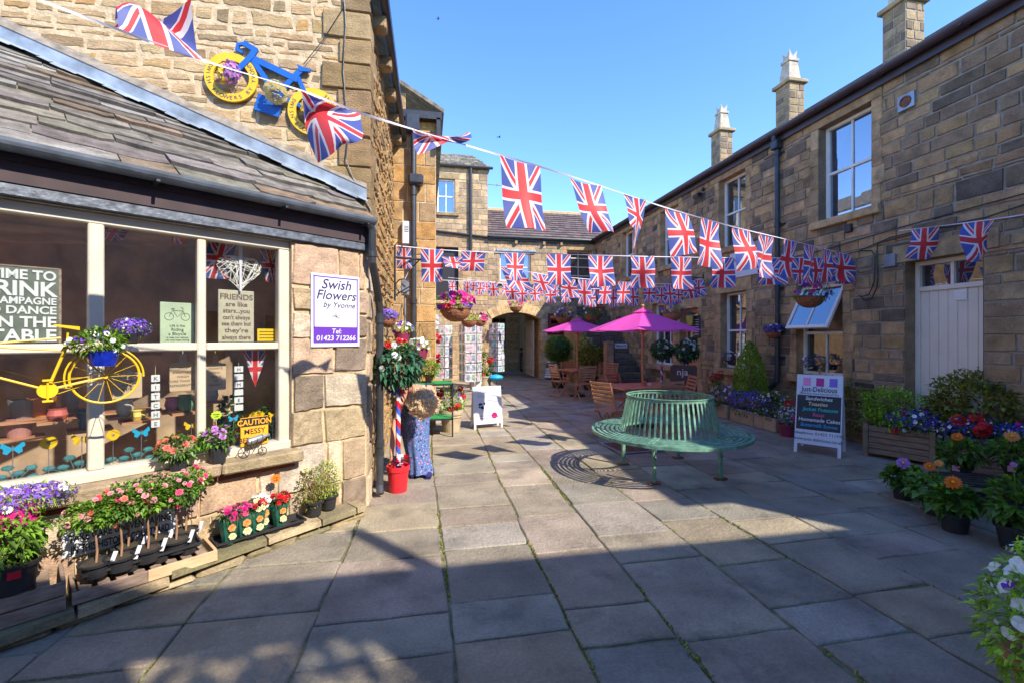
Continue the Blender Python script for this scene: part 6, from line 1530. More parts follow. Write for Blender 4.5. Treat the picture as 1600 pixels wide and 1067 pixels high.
def parasol(c, R, zr, za, lb, rot=.2):
    t = thing('parasol', lb, 'parasol', c, rot, 'magenta parasols over the cafe tables'); n = 8
    m, nt_, p = (PARM if 'PARM' in globals() else (None, None, None))
    mb = MB()
    for k in range(n):
        a, b = 2*PI*k/n, 2*PI*(k+1)/n; S = 5; rows = []
        for i in range(S+1):
            f = .07 + (1-.07)*i/S; z = za - (za-zr)*f**1.05; row = []
            for j in range(5):
                g = j/4; q = a + (b-a)*g; chord = math.cos((b-a)/2)/math.cos(q-(a+b)/2); sag = .03*f*math.sin(PI*g)
                row.append((R*f*chord*math.cos(q), R*f*chord*math.sin(q), z - sag*.8))
            rows.append(row)
        vs = [p_ for r_ in rows for p_ in r_]
        mb.add(vs, [(i*5+j, (i+1)*5+j, (i+1)*5+j+1, i*5+j+1) for i in range(S) for j in range(4)])
    cn = mb.build('canopy', M['pinkcloth'], t)
    mb = MB()
    for k in range(n):
        a, b = 2*PI*k/n, 2*PI*(k+1)/n; mb.add([(0,0,za+.045), (R*.19*math.cos(a),R*.19*math.sin(a),za-.035), (R*.19*math.cos(b),R*.19*math.sin(b),za-.035)], [(0,1,2)])
    mb.build('vent_cap', M['pinkcloth'], t)
    mb = MB(); mb.tube([(0,0,.02),(0,0,za+.06)], .021, 10); mb.sphere((0,0,za+.085), .035, 10, sq=(1,1,.9)); mb.build('pole', M['wood_pole'], t)
    mb = MB(); mb.tube([(0,0,za-.42),(0,0,za-.36)], .045, 12); mb.build('runner', M['wood'], t)
    for k in range(n):
        a = 2*PI*k/n; mb = MB(); mb.tube([(.03*math.cos(a),.03*math.sin(a),za-.03),(R*.98*math.cos(a),R*.98*math.sin(a),zr-.012)], .009, 4); mb.tube([(.04*math.cos(a),.04*math.sin(a),za-.4),(R*.5*math.cos(a),R*.5*math.sin(a),(za+zr)/2-.02)], .007, 4); mb.build('rib', M['wood'], t)
    mb = MB(); mb.lathe([(.22,0),(.22,.04),(.05,.07),(.04,.25),(.0,.25)], 18); mb.build('base', M['black'], t)
def pinkcloth():
    m, nt, p = newmat('magenta_canvas'); c = (.86, .10, .50); p.inputs['Base Color'].default_value = (*c, 1); p.inputs['Roughness'].default_value = .7
    tr = N(nt, 'BsdfTranslucent'); tr.inputs[0].default_value = (.95, .12, .5, 1); mx = N(nt, 'MixShader'); mx.inputs[0].default_value = .4
    nt.links.new(p.outputs[0], mx.inputs[1]); nt.links.new(tr.outputs[0], mx.inputs[2]); nt.links.new(mx.outputs[0], nt.nodes['Material Output'].inputs[0]); return m
M['pinkcloth'] = pinkcloth()
def set_at(px, t): r_ = ray(px, HOR); return Vector((r_.x*t, r_.y*t, 0))
c1 = set_at(1004, 8.2); c2 = set_at(902, 12.4)
cafe_table(c1, .12, 'teak folding table under the nearer magenta parasol', '', .66, .44); cafe_table(c2, .25, 'teak folding table under the farther magenta parasol', '', .42, .42)
parasol(c1, 1.0, 1.74, 2.10, 'nearer magenta parasol on a wooden pole', .25); parasol(c2, 1.02, 1.79, 2.10, 'farther magenta parasol beside the clipped round bush', .1)
ch = [(954, 7.3, -1.15, 'teak folding chair seen side on nearest the round bench, left of the near table'), (972, 8.75, -2.6, 'teak folding chair behind the left end of the near table'), (1036, 7.5, .15, 'teak folding chair with its back to the round bench at the near table'),
      (1064, 8.4, 1.35, 'teak folding chair turned sideways at the right end of the near table'), (875, 12.2, -1.3, 'teak folding chair turned sideways left of the far table'), (893, 13.2, -2.9, 'teak folding chair on the far side of the far table'),
      (913, 11.5, .1, 'teak folding chair with its back to the viewer at the far table'), (948, 12.6, 2.1, 'teak folding chair angled at the right of the far table beside the steps')]
for k, (px, tt, rz, lb) in enumerate(ch): p = set_at(px, tt); place_chair(k == 0, p.x, p.y, rz, lb)
for c, lb in ((c1, 'small white dish and terracotta pot on the near table beside the parasol pole'), (c2, 'small white dish and terracotta pot on the far table beside the parasol pole')):
    t = thing('condiment_pot', lb, 'tableware', (c.x, c.y-.09, .741)); mb = MB(); mb.lathe([(.035,0),(.045,.09),(.04,.09),(0,.05)], 14, (-.02,0,0)); mb.build('pot', M['terracotta'], t); mb = MB(); mb.lathe([(.03,0),(.05,.05),(.046,.05),(0,.02)], 14, (.07,-.03,0)); mb.build('dish', M['signwhite'], t)
# ---- A-boards
def aboard(name, lb, p0, p1, h, build, m_leg, lean=.2, leg=.1):
    c = (p0+p1)/2; w_ = (p1-p0).length; rz = math.atan2(p1.y-p0.y, p1.x-p0.x); t = thing(name, lb, 'sign', c, rz)
    a = math.atan(lean/h); fm = Wm(t) @ Matrix.Rotation(-a, 4, 'X'); H_ = h/math.cos(a)
    build(t, fm, w_, H_)
    bm = Wm(t) @ Matrix.Translation((0, 2*lean, 0)) @ Matrix.Rotation(a, 4, 'X')
    mb = MB(); mb.bbox(-w_/2, 0, leg, w_/2, .012, H_-.01, .004); mb.build('back_panel', m_leg, t, bm)
    for s in (-1, 1):
        mb = MB(); mb.bbox(s*w_/2-(.04 if s > 0 else 0), -.002, 0, s*w_/2+(.04 if s < 0 else 0), .014, leg+.01, .003); mb.build('leg', m_leg, t, fm)
        mb = MB(); mb.bbox(s*w_/2-(.04 if s > 0 else 0), -.002, 0, s*w_/2+(.04 if s < 0 else 0), .014, leg+.01, .003); mb.build('leg', m_leg, t, bm)
    return t
M['bluewhite'] = mat('board_paint', (.62,.64,.70), .45, var=.04)
def jd(t, fm, w_, h):
    mb = MB(); mb.bbox(-w_/2, 0, .13, w_/2, .014, h, .004); p = mb.build('front_panel', M['bluewhite'], t, fm)
    mb = MB(); mb.box(-w_/2+.015, -.0015, h*.30, w_/2-.015, -.0002, h*.735); mb.build('chalk_panel', M['chalk'], t, fm)
    for k, c in enumerate(((.80,.22,.48), (.42,.0,.18), (.20,.11,.52))):
        mb = MB(); x = -w_*.27 + k*w_*.285; mb.box(x-w_*.085, -.0015, h*.855, x+w_*.085, -.0002, h*.96); mb.build('colour_square', mat('square_%d' % k, c, .4, var=0), t, fm)
    def L(lines, m, nm):
        mb = MB()
        for s, sz, x, z, kw in lines: text(mb, s, sz, x, -.0028, z, **kw)
        mb.build(nm, m, t, fm)
    L([('Just-Delicious', h*.088, 0, h*.785, dict(bold=.012, sx=w_/(h*.088)/7.2)), ('Delicious food served all day', h*.034, 0, h*.748, dict(sx=1.05)), ('Telephone: 01423 711595', h*.052, 0, h*.24, dict(sx=.98)), ('www.just-delicious.co.uk', h*.056, 0, h*.165, dict(sx=.92))], M['ink'], 'lettering')
    for k, (s, c, x, kw) in enumerate((('Sandwiches', (.75,.75,.75), 0, 1), ('Toasties', (.8,.65,.35), -.01, 1), ('Jacket Potatoes', (.03,.55,.5), .02, .95), ('Soup', (.7,.12,.3), 0, 1), ('Homemade Cakes', (.75,.75,.75), .01, .95), ('Buttermilk Scones', (.05,.35,.65), .01, .85))):
        L([(s, h*.062, x, h*(.675 - .067*k), dict(bold=.012, shear=.15, sx=kw))], mat('chalk_%d' % k, c, .9, var=.15, scale=80), 'chalk_word')
aboard('cafe_board', 'white and black cafe A-board listing sandwiches and cakes beside the wooden planter', gnd(1240, 705), gnd(1314, 716), 1.08, jd, M['bluewhite'], .24, .14)
def wb(t, fm, w_, h):
    mb = MB(); mb.bbox(-w_/2, 0, .08, w_/2, .014, h, .004); mb.build('front_panel', M['signwhite'], t, fm)
    mb = MB(); 
    for s, sz, z in (('THE GALLERY IN', .085, .84), ('GALLERY/GIFTS', .085, .74)): text(mb, s, h*sz, 0, -.002, h*z, sx=.85)
    mb.build('heading', mat('grey_ink', (.35,.36,.38), .6, var=0), t, fm)
    mb = MB()
    for k, (x, z, l) in enumerate(((.1, .66, .22), (.16, .62, .2))): mb.box(x*w_-l*w_/2, -.002, h*z, x*w_+l*w_*.9, -.0005, h*z+.008)
    for k, (x, z) in enumerate(((-.1,.24),(-.12,.30))): mb.box(-.3*w_,-.002,h*z,.15*w_,-.0005,h*z+.007)
    mb.build('small_print', M['maroon'], t, fm)
    mb = MB()
    r = random.Random(2)
    for k in range(9): x, z = -.2*w_+r.uniform(-.09,.09)*w_, h*.52+r.uniform(-.08,.08)*h; mb.lathe([(0,0),(r.uniform(.012,.03),0)], 6, m=Matrix.Translation((x,-.002-.0001*k,z)) @ Matrix.Rotation(PI/2,4,'X'))
    mb.build('figure_print', M['inkblue'], t, fm)
    mb = MB(); mb.lathe([(.03,0),(.055,0)], 14, m=Matrix.Translation((.22*w_,-.002,h*.3)) @ Matrix.Rotation(PI/2,4,'X')); mb.box(.12*w_,-.0022,h*.26,.34*w_,-.0005,h*.29); mb.build('bowl_print', PET['magenta'], t, fm)
aboard('gallery_board', 'plain white A-board with faint lettering standing in the sun beside the big geranium pot', gnd(741, 671), gnd(786, 667), .74, wb, M['signwhite'], .10, .07)
def pale(t, fm, w_, h):
    mb = MB(); mb.bbox(-w_/2, 0, .08, w_/2, .014, h, .004); mb.build('front_panel', M['bluewhite'], t, fm); mb = MB(); mb.box(-w_*.3,-.002,h*.62,w_*.3,-.0005,h*.9); mb.build('photo_print', M['chalk'], t, fm)
    mb = MB()
    for k in range(4): mb.box(-w_*.35,-.002,h*(.5-.09*k),w_*.35,-.0005,h*(.5-.09*k)+.02)
    mb.build('printed_lines', M['inkblue'], t, fm)
aboard('pale_board', 'small pale blue A-board beyond the farther cafe table beside the round bush', gnd(846, 592), gnd(868, 594), .72, pale, M['bluewhite'], .14, .06)
def chalkb(t, fm, w_, h):
    mb = MB(); mb.bbox(-w_/2, 0, .05, w_/2, .014, h, .004); mb.build('front_panel', M['chalk'], t, fm); mb = MB(); mb.box(-w_*.45,-.002,h*.72,w_*.45,-.0005,h*.97); mb.build('red_header', mat('oxblood', (.14,.02,.02), .6), t, fm)
    mb = MB(); text(mb, 'EARTHWORKS', h*.10, 0, -.004, h*.82, sx=.75); mb.build('lettering', PET['cream'], t, fm)
    mb = MB()
    for k in range(7): mb.box(-w_*.38,-.002,h*(.6-.07*k),w_*.3,-.0005,h*(.6-.07*k)+.012)
    mb.build('chalk_lines', M['bluewhite'], t, fm)
aboard('chalk_board', 'tall dark chalk board with an oxblood header standing inside the carriage arch', gnd(812, 582), gnd(832, 582), 1.15, chalkb, M['crate_new'], .16, .05)
# brown cafe wind board
p = set_at(1068, 9.3); t = thing('brown_barrier', 'brown round topped cafe board with white lettering and a coffee cup behind the near table', 'sign', p, facing_cam(p)); w_, h = .52, 1.04
M['cocoa'] = mat('cocoa_board', (.075,.06,.05), .5, var=.1)
mb = MB(); pts = [(-w_/2,.03),(w_/2,.03)] + [(w_/2-.06+.06*math.cos(a*PI/8), h-.06+.06*math.sin(a*PI/8)) for a in range(5)] + [(-w_/2+.06+.06*math.cos(PI/2+a*PI/8), h-.06+.06*math.sin(PI/2+a*PI/8)) for a in range(5)]
mb.prism(pts, -.02, .02); mb.build('panel', M['cocoa'], t); mb = MB(); text(mb, 'nja.', .2, 0, -.023, h*.80, bold=.01); mb.build('lettering', M['signwhite'], t)
mb = MB(); mb.lathe([(0,0),(.14,0)], 20, m=Matrix.Translation((.08,-.022,.38)) @ Matrix.Rotation(PI/2,4,'X') @ Matrix.Scale(.6,4,(0,1,0))); mb.prism([(-.02,.36),(.18,.36),(.14,.22),(.02,.22)], -.024, -.0215); mb.build('cup_print', M['signwhite'], t)
for s in (-1, 1): mb = MB(); mb.bbox(s*.2-.02,-.15,0,s*.2+.02,.15,.03,.004); mb.build('foot', M['black'], t)

# ---- planting on the right side
FRONT = Vector((-.8, -.6, 0))
def stone_trough(t, l, w_, h, m='pot_stone'):
    mb = MB(); mb.bbox(-l/2,-w_/2,0,l/2,w_/2,h,.015); mb.build('trough', M[m], t); mb = MB(); mb.box(-l/2+.03,-w_/2+.03,h-.002,l/2-.03,w_/2-.03,h+.006); mb.build('soil', M['soil'], t)
def RP(px, X): r_ = ray(px, HOR); t_ = X/r_.x; return Vector((X, r_.y*t_, 0)), t_     # point on a line parallel to the range
def zpx(t_, py): return EYE + t_*(HOR-py)/FPX
p, tt = RP(1172, 6.15); t = thing('conifer', 'bright green cone shaped conifer growing in front of the long stone range', 'tree', p); r = random.Random(1)
z1 = zpx(tt, 535); mb = MB(); mb.tube([(0,0,0),(0,0,z1*.8)], [.04,.012], 7); mb.build('trunk', M['stem'], t)
mb = MB()
for k in range(4200):
    f = r.random()**.75; z = .32 + (z1-.32)*(1-f) ; fz = (z-.32)/(z1-.32); rad = .30*math.sin(min(1, (1-fz)*1.45+.06)*PI/2)**.9 * (1-fz*.15); a = r.uniform(0, 6.28); q = r.uniform(.8, 1.04) * (1+.07*math.sin(a*5+z*9)); leaf(mb, Vector((rad*q*math.cos(a), rad*q*math.sin(a), z)), Vector((math.cos(a)*.45, math.sin(a)*.45, 1.1)) + rnd_dir(r)*.25, r.uniform(.04,.075), .014, r.choice([0,0,1,2]), r, 0)
mb.build('crown', LEAF['conifer'], t)
t2 = t; p, tt = RP(1178, 6.1)
def bedplant(name, lb, px, X, l, h, w_, rz, greens, n, lf, fl, tn, rad, cat='planter', trough='pot_stone', seed=1, zoff=0, group=None):
    p, tt = RP(px, X); t = thing(name, lb, cat, p, rz, group); r = random.Random(seed)
    if trough: stone_trough(t, l, w_, h, trough)
    f = Matrix.Rotation(-rz, 3, 'Z') @ Vector((-.75, -.6, .25))
    plant_mass(t, (0,0,h+rad[2]*.6+zoff), rad, greens, n, lf[0], lf[1], r, fl, tn, face=f, clumps=6); return t
bedplant('flower_trough', 'low stone trough of white and violet flowers beside the round bench back', 1133, 5.95, .5, .28, .3, -PI/2, 'grey', 500, (.05,.02), [('petunia','white',14,.03)], [('violet',160,.014),('blue',60,.014)], (.30,.34,.22), seed=2)
bedplant('flower_trough', 'stone trough spilling purple lobelia below the conifer', 1170, 5.95, .62, .26, .34, -PI/2, 'mid', 600, (.05,.02), [], [('violet',520,.016),('purple',300,.016)], (.42,.34,.22), seed=3)
bedplant('flower_trough', 'stone trough of small yellow and white flowers between the conifer and the cafe board', 1207, 5.95, .52, .24, .34, -PI/2, 'mid', 900, (.05,.022), [('daisy','cream',14,.022)], [('yellow',60,.014),('violet',150,.014),('white',40,.014)], (.34,.34,.26), seed=4)
for k, (px, X, z) in enumerate(((1110, 5.7, 1.0), (1120, 5.75, 1.02), (1127, 5.85, 1.12))):
    pass
p, tt = RP(1119, 5.75); t = thing('red_dahlia_plant', 'tall plant with three round scarlet dahlia heads behind the right side of the bench', 'plant', p); r = random.Random(6)
plant_mass(t, (0,0,.5), (.16,.14,.3), 'mid', 260, .07, .035, r)
for (dx, z, s_) in ((-.10, .80, .065), (.02, .82, .065), (.10, .90, .05)):
    mb = MB(); mb.tube([(0,0,.4),(dx,0,z-.03)], .005, 5); mb.build('stem', LEAF['mid'][0], t); add_flower(t, Vector((dx,0,z)), Vector((-.3,-.6,.7)), s_, 'globe', 'red', r)
p, tt = RP(1231, 5.8); t = thing('geranium_pot', 'low pot with a scarlet bloom and trailing white lobelia beside the cafe board leg', 'potted plant', p); r = random.Random(7); pot(t, .10, .14, .2, M['maroon'])
plant_mass(t, (0,0,.34), (.17,.16,.17), 'mid', 320, .05, .022, r, [('geranium','magenta',2,.05)], [('white',160,.014),('violet',90,.014)], face=Vector((-.7,-.7,.2))); add_flower(t, Vector((-.03,-.05,.54)), Vector((-.4,-.6,.6)), .075, 'globe', 'red', r)
# slatted wooden planters
def wood_planter(p0, p1, w_, h, lb):
    d = p1-p0; rz = math.atan2(d.y, d.x); c = (p0+p1)/2 ; L = d.length; t = thing('wooden_planter', lb, 'planter', (c.x, c.y, 0), rz, 'slatted wooden planters'); hl = L/2
    for s in (-1, 1):
        mb = MB(); mb.bbox(s*hl-(.06 if s > 0 else 0), -.01, 0, s*hl+(.06 if s < 0 else 0), .05, h, .005); mb.build('corner_post', M['planter_wood'], t)
    for k in range(5): mb = MB(); z = .05 + k*(h-.06)/5; mb.bbox(-hl+.062, .005, z, hl-.062, .03, z+(h-.06)/5-.008, .004, jit=.001); mb.build('board', M['planter_wood'], t)
    mb = MB(); mb.bbox(-hl, .052, .05, -hl+.03, w_, h, .004); mb.bbox(hl-.03, .052, .05, hl, w_, h, .004); mb.build('end_boards', M['planter_wood'], t)
    mb = MB(); mb.box(-hl+.031, .031, .1, hl-.031, w_-.02, h-.04); mb.build('soil', M['soil'], t); return t, hl
pa, pb = gnd(1348, 711), gnd(1462, 731)
t, hl = wood_planter(pa, pb, .42, .44, 'weathered slatted wooden planter of green shrub and violet flowers in front of the pale door')
r = random.Random(8); f = Vector((0,-1,.3))
plant_mass(t, (-hl+.25,.22,.62), (.38,.28,.27), 'lime', 2900, .055, .022, r, clumps=8)
plant_mass(t, (hl-.20,.12,.52), (.34,.22,.16), 'mid', 650, .045, .02, r, [('petunia','white',16,.026), ('petunia','purple',7,.03), ('rose','magenta',2,.03)], [('blue',420,.013),('purple',200,.013),('white',120,.012)], face=f, name='trailing_foliage')
add_flower(t, Vector((-.02,-.02,.40)), Vector((0,-1,.2)), .04, 'rose', 'red', r)
p = atd(1466, 628, 5.7); add_flower(t, Wm(t).inverted() @ p, Vector((-.1,-.8,.6)), .055, 'globe', 'red', r); add_flower(t, Wm(t).inverted() @ atd(1482, 630, 5.6), Vector((-.1,-.8,.6)), .035, 'globe', 'red', r)
pc, pd = gnd(1500, 742), gnd(1640, 762)
t, hl = wood_planter(pc, pd, .5, .46, 'second slatted wooden planter holding a big olive green shrub at the right edge')
plant_mass(t, (.0,.45,.72), (.66,.38,.46), 'olive', 5200, .08, .036, r, clumps=10)
plant_mass(t, (-hl+.2,.05,.52), (.36,.2,.16), 'mid', 520, .045, .02, r, [('geranium','red',6,.075), ('petunia','white',10,.026), ('geranium','magenta',1,.06)], [('blue',380,.013),('purple',160,.013),('white',60,.012)], face=f, name='trailing_foliage')
plant_mass(t, (.25,.0,.5), (.3,.2,.17), 'mid', 380, .045, .02, r, [], [('blue',460,.014),('white',60,.012)], face=f, name='lobelia_foliage')
p, tt = RP(1338, 6.38); t = thing('low_shrub', 'bronze tipped shrub growing under the open window behind the cafe board', 'shrub', p); r = random.Random(9)
mb = MB(); foliage(mb, (0,.35,.62), (.2,.75,.42), 1600, .06, .025, r, .4, clumps=7); o = mb.build('foliage', LEAF['olive'], t); mb = MB(); mb.tube([(0,.3,0),(0,.3,.5)], .03, 6); mb.build('stem', M['stem'], t)
# dahlias in pots on the paving
def dahlia(px, py, sz, lb, cols, h=.34, z=0, wide=.2, seed=0):
    p = gnd(px, py, z); t = thing('dahlia_pot', lb, 'potted plant', p, facing_cam(p), 'potted dahlias by the planters'); r = random.Random(200+seed)
    pot(t, .075*sz, .1*sz, .15*sz, M['blackplastic'])
    plant_mass(t, (0,0,.15*sz+h*.42), (wide,wide*.9,h*.45), 'mid', 300, .09, .055, r, shell=.35, clumps=5)
    for (cc, dx, dz, s_) in cols:
        mb = MB(); mb.tube([(0,0,.15*sz+.05),(dx,-.03,.15*sz+h+dz-.02)], .004, 5); mb.build('stem', LEAF['mid'][1], t); add_flower(t, Vector((dx,-.04,.15*sz+h+dz)), Vector((0,-.75,.65)), s_, 'dahlia', cc, r)
    for k in range(5): add_flower(t, Vector((r.uniform(-wide,wide)*.8, -.05, .15*sz+h*r.uniform(.75,1.05))), Vector((0,0,1)), .014, 'globe', 'limegreen', r, name='bud')
dahlia(1411, 779, .95, 'small potted dahlia with a pale violet flower, leftmost on the paving', [('lilac', -.0, .02, .062)], .20, seed=1, wide=.13)
dahlia(1462, 803, .9, 'potted dahlia with a scarlet orange flower second from the left', [('orange', -.04, .06, .05), ('apricot', .02, .1, .032)], .24, seed=2, wide=.17)
dahlia(1492, 829, 1.05, 'potted dahlia with a single bright orange flower standing in front', [('orange', -.01, .0, .065)], .25, seed=3, wide=.15)
dahlia(1590, 858, 1.25, 'big budding potted dahlia with no open flowers at the right edge', [('lilac', -.02, .08, .02)], .38, seed=4, wide=.2)
t = thing('plant_staging', 'low black metal staging carrying potted dahlias beside the second planter', 'stand', gnd(1560, 800), -.55)
mb = MB()
for z in (.1, .27):
    for k in range(5): mb.box(-.42, -.17+k*.08, z, .48, -.12+k*.08, z+.02)
    mb.box(-.42,-.2,z-.01,.48,-.175,z+.025)
mb.build('shelves', M['black'], t)
for x in (-.42, .46):
    for y in (-.19, .2): mb = MB(); mb.box(x, y, 0, x+.02, y+.02, .27); mb.build('leg', M['black'], t)
def dahl2(px, py, tt, lb, cols, seed):
    p = atd(px, py, tt); t = thing('dahlia_pot', lb, 'potted plant', p, facing_cam(p), 'potted dahlias by the planters'); r = random.Random(seed); pot(t, .075, .10, .14, M['blackplastic'])
    plant_mass(t, (0,0,.28), (.19,.17,.15), 'mid', 300, .085, .05, r, shell=.35, clumps=5)
    for (cc, dx, z, s_) in cols: mb = MB(); mb.tube([(0,0,.2),(dx,-.03,z-.02)], .004, 5); mb.build('stem', LEAF['mid'][1], t); add_flower(t, Vector((dx,-.04,z)), Vector((0,-.75,.65)), s_, 'dahlia', cc, r)
    mb = MB(); mb.bbox(-.06,-.105,.1,.0,-.098,.16,.002); mb.build('plant_label', PET['palepink'], t)
dahl2(1500, 748, 4.75, 'potted dahlia with a rusty orange flower standing on the black staging', [('orange', -.02, .45, .045)], 21)
dahl2(1588, 750, 4.5, 'potted dahlia with a peach coloured flower on the right of the black staging', [('apricot', -.03, .44, .065)], 22)
# big tub of white petunias in the bottom corner
p = atd(1742, 1150, 1.62); t = thing('petunia_tub', 'tub overflowing with white petunias, white lobelia and purple flowers in the bottom right corner', 'planter', (p.x, p.y, 0), .3); r = random.Random(15)
mb = MB(); mb.lathe([(.2,0),(.26,.34),(.28,.34),(.28,.38),(.25,.38),(0,.33)], 24); mb.build('tub', M['terracotta'], t)
plant_mass(t, (0,0,.52), (.31,.31,.32), 'lime', 3400, .05, .02, r, [('petunia','white',75,.026), ('petunia','purple',20,.024), ('petunia','red',3,.022)], [('white',700,.010),('blue',90,.009)], face=Vector((-.6,-.5,.5)), clumps=8)

# ---- baskets
def basket(name, lb, p, rad, fl, tn, greens='fresh', bm='wicker', hang=.45, seed=1, up=.8, droop=.3, n=420, half=False, rz=0, group='hanging flower baskets', shape='bowl', chain=True):
    t = thing(name, lb, 'hanging basket', p, rz, group); r = random.Random(seed); R_ = rad
    if shape == 'bowl': pr = [(0,-R_*.75)] + [(R_*.9*math.sin(a*PI/12), -R_*.75*math.cos(a*PI/12)) for a in range(1, 7)] + [(R_*.95,.01),(R_*.86,.01),(0,-.02)]
    else: pr = [(R_*.6,-R_*1.0),(R_*.85,0),(R_*.88,.01),(R_*.8,.01),(0,-.02)]
    mb = MB(); mb.lathe(pr, 20); mb.build('basket', M[bm], t)
    if chain:
        for k in range(3): a = k*2.09+.4; mb = MB(); mb.tube([(R_*.9*math.cos(a),R_*.9*math.sin(a),0),(0,0,hang)], .003, 4); mb.build('chain', M['black'], t)
    plant_mass(t, (0,0,R_*.42), (R_*1.12,R_*1.12,R_*.62), greens, n, R_*.24, R_*.1, r, fl, tn, face=Vector((0,-1,.1)), clumps=6); return t
def bracket(name, lb, F, u, z, L, label_cat='bracket', sc_=1.0):
    t = wthing(F, name, lb, label_cat, u, 0, z, 'iron scroll brackets'); mb = MB()
    mb.box(-.012,-.03,-.28*sc_,.012,-.0,.12*sc_); mb.tube([(0,-.02,.02),(0,-L,.03)], .011, 6)
    mb.tube([(0,-.03+(-.5*L+.03)*f - .0, -.25*sc_+.26*sc_*f + .05*math.sin(f*PI*2)) for f in [k/10 for k in range(11)]], .009, 6)
    for (cy, cz, rr) in ((-.12*sc_, -.16*sc_, .05*sc_), (-.30*sc_, -.05*sc_, .045*sc_)): mb.tube([(0, cy+rr*(1-k*.035)*math.cos(k*.6), cz+rr*(1-k*.035)*math.sin(k*.6)) for k in range(18)], .007, 5)
    mb.tube([(0,-L,.03),(0,-L-.02,.01),(0,-L,-.02)], .008, 5)
    mb.build('scrollwork', M['black'], t); return t
# right range bracket and basket
u, z = FR.uz(1330, 412); u2 = u
bracket('iron_bracket', 'black iron scroll bracket on the long range between the hinged window and the pale door', FR, u, z+.0, .78)
p = FR.w(u, .76, z-.55); basket('hanging_basket', 'wicker basket of magenta and violet petunias hanging beside the hinged window', p, .22, [('petunia','magenta',16,.04), ('petunia','violet',14,.036), ('petunia','white',5,.03), ('petunia','purple',6,.036)], [], seed=3, hang=.57)
u, z = FR.uz(1207, 520, .2); p = FR.w(u, .18, z); basket('wall_basket', 'wall basket of blue lobelia and white flowers beside the long downpipe', p, .15, [('petunia','white',6,.026)], [('blue',260,.016),('violet',120,.016),('red',20,.016)], 'mid', seed=4, chain=False)
u, z = FR.uz(1100, 436); bracket('iron_bracket', 'black iron scroll bracket above the yellow wall lantern', FR, u, z, .75)
p = FR.w(u, .95, zpx(9.6, 487)); basket('hanging_basket', 'terracotta coloured basket of mixed violet flowers hanging just above the near parasol', atd(1051, 490, 9.6), .22, [('petunia','magenta',7,.036), ('petunia','cream',5,.03), ('petunia','violet',10,.034), ('petunia','red',3,.03)], [('violet',80,.014)], seed=5, bm='terracotta')
for (px, py, tt, lb, fl, tn, sd) in ((1142, 563, 9.85, 'small pot of red and white flowers on the sill of the ground floor window', [('petunia','red',9,.03),('petunia','white',10,.026)], [('violet',40,.014)], 6), (1272, 572, 7.75, 'small pot of white flowers on the sill below the hinged window', [('petunia','white',11,.024)], [('violet',80,.014)], 7)):
    p = atd(px, py+6, tt); t = thing('sill_pot', lb, 'potted plant', p, 0, 'pots on the window sills'); r = random.Random(sd); pot(t, .06, .085, .09, M['blackplastic']); plant_mass(t, (0,0,.15), (.2,.14,.12), 'dark', 300, .045, .02, r, fl, tn, face=Vector((-.6,-.8,.2)))
# far end baskets
for (px, py, tt, rd, lb, fl, tn, gr, bm_, sd) in ((881, 497, 15.6, .3, 'basket of purple and cream flowers hanging on the far wall behind the far parasol', [('petunia','purple',12,.055),('petunia','cream',7,.045)], [('magenta',60,.02)], 'mid', 'wicker', 8),
        (926, 492, 15.2, .32, 'basket of red and white flowers with bright foliage hanging between the two parasols', [('petunia','red',13,.055),('petunia','white',9,.04)], [], 'fresh', 'wicker', 9),
        (806, 481, 16.3, .24, 'round basket of pink flowers fixed on the crown of the carriage arch', [('petunia','magenta',12,.05),('petunia','palepink',5,.04)], [], 'fresh', 'wicker', 10),
        (712, 484, 6.6, .245, 'largest wicker basket of magenta petunias hanging on the left above the postcard racks', [('petunia','magenta',22,.05),('petunia','purple',12,.045),('petunia','red',4,.04)], [], 'lime', 'wicker', 11),
        (733, 502, 9.8, .19, 'smaller wicker basket of pale pink flowers hanging just behind the largest one', [('petunia','palepink',8,.035)], [], 'lime', 'wicker', 12),
        (750, 502, 11.2, .18, 'smallest wicker basket of magenta flowers hanging furthest right of the three', [('petunia','magenta',14,.05),('petunia','cream',3,.035)], [], 'fresh', 'wicker', 13)):
    basket('hanging_basket', lb, atd(px, py, tt), rd, fl, tn, gr, bm_, .5, sd)
# left wall baskets and the sign arm
t = thing('sign_arm', 'long black iron arm with scrolls reaching out from the left wall above the baskets', 'bracket', (-.6, 5.65, 2.3))
mb = MB(); a = atd(617, 402, 5.75); b = atd(728, 413, 6.5); mb.tube([a, b], .016, 6); a2 = atd(617, 384, 5.75); mb.tube([a, a2, a2 + Vector((.04,0,.05)), a2 + Vector((.09,0,0)), a2 + Vector((.05,0,-.12))], .009, 5)
mb.tube([atd(617, 384, 5.75), atd(617, 470, 5.75)], .014, 6)
mb.tube([atd(617, 462, 5.75)] + [atd(630 + 12*math.cos(k*.7), 447 + 11*math.sin(k*.7), 5.8) for k in range(9)], .008, 5); mb.tube([atd(617, 470, 5.75), atd(638, 425, 6), atd(655, 407, 6.05)], .009, 5)
mb.build('arm', M['black'], t, Matrix.Identity(4))
p = atd(633, 462, 5.9); t = thing('junction_box', 'small galvanised electrical box fixed beside the black sign arm', 'box', p); mb = MB(); mb.bbox(-.05,-.05,0,.05,.05,.2,.008); mb.tube([(0,0,0),(0,0,-1.4)], .012, 6); mb.build('box', M['galv'], t)
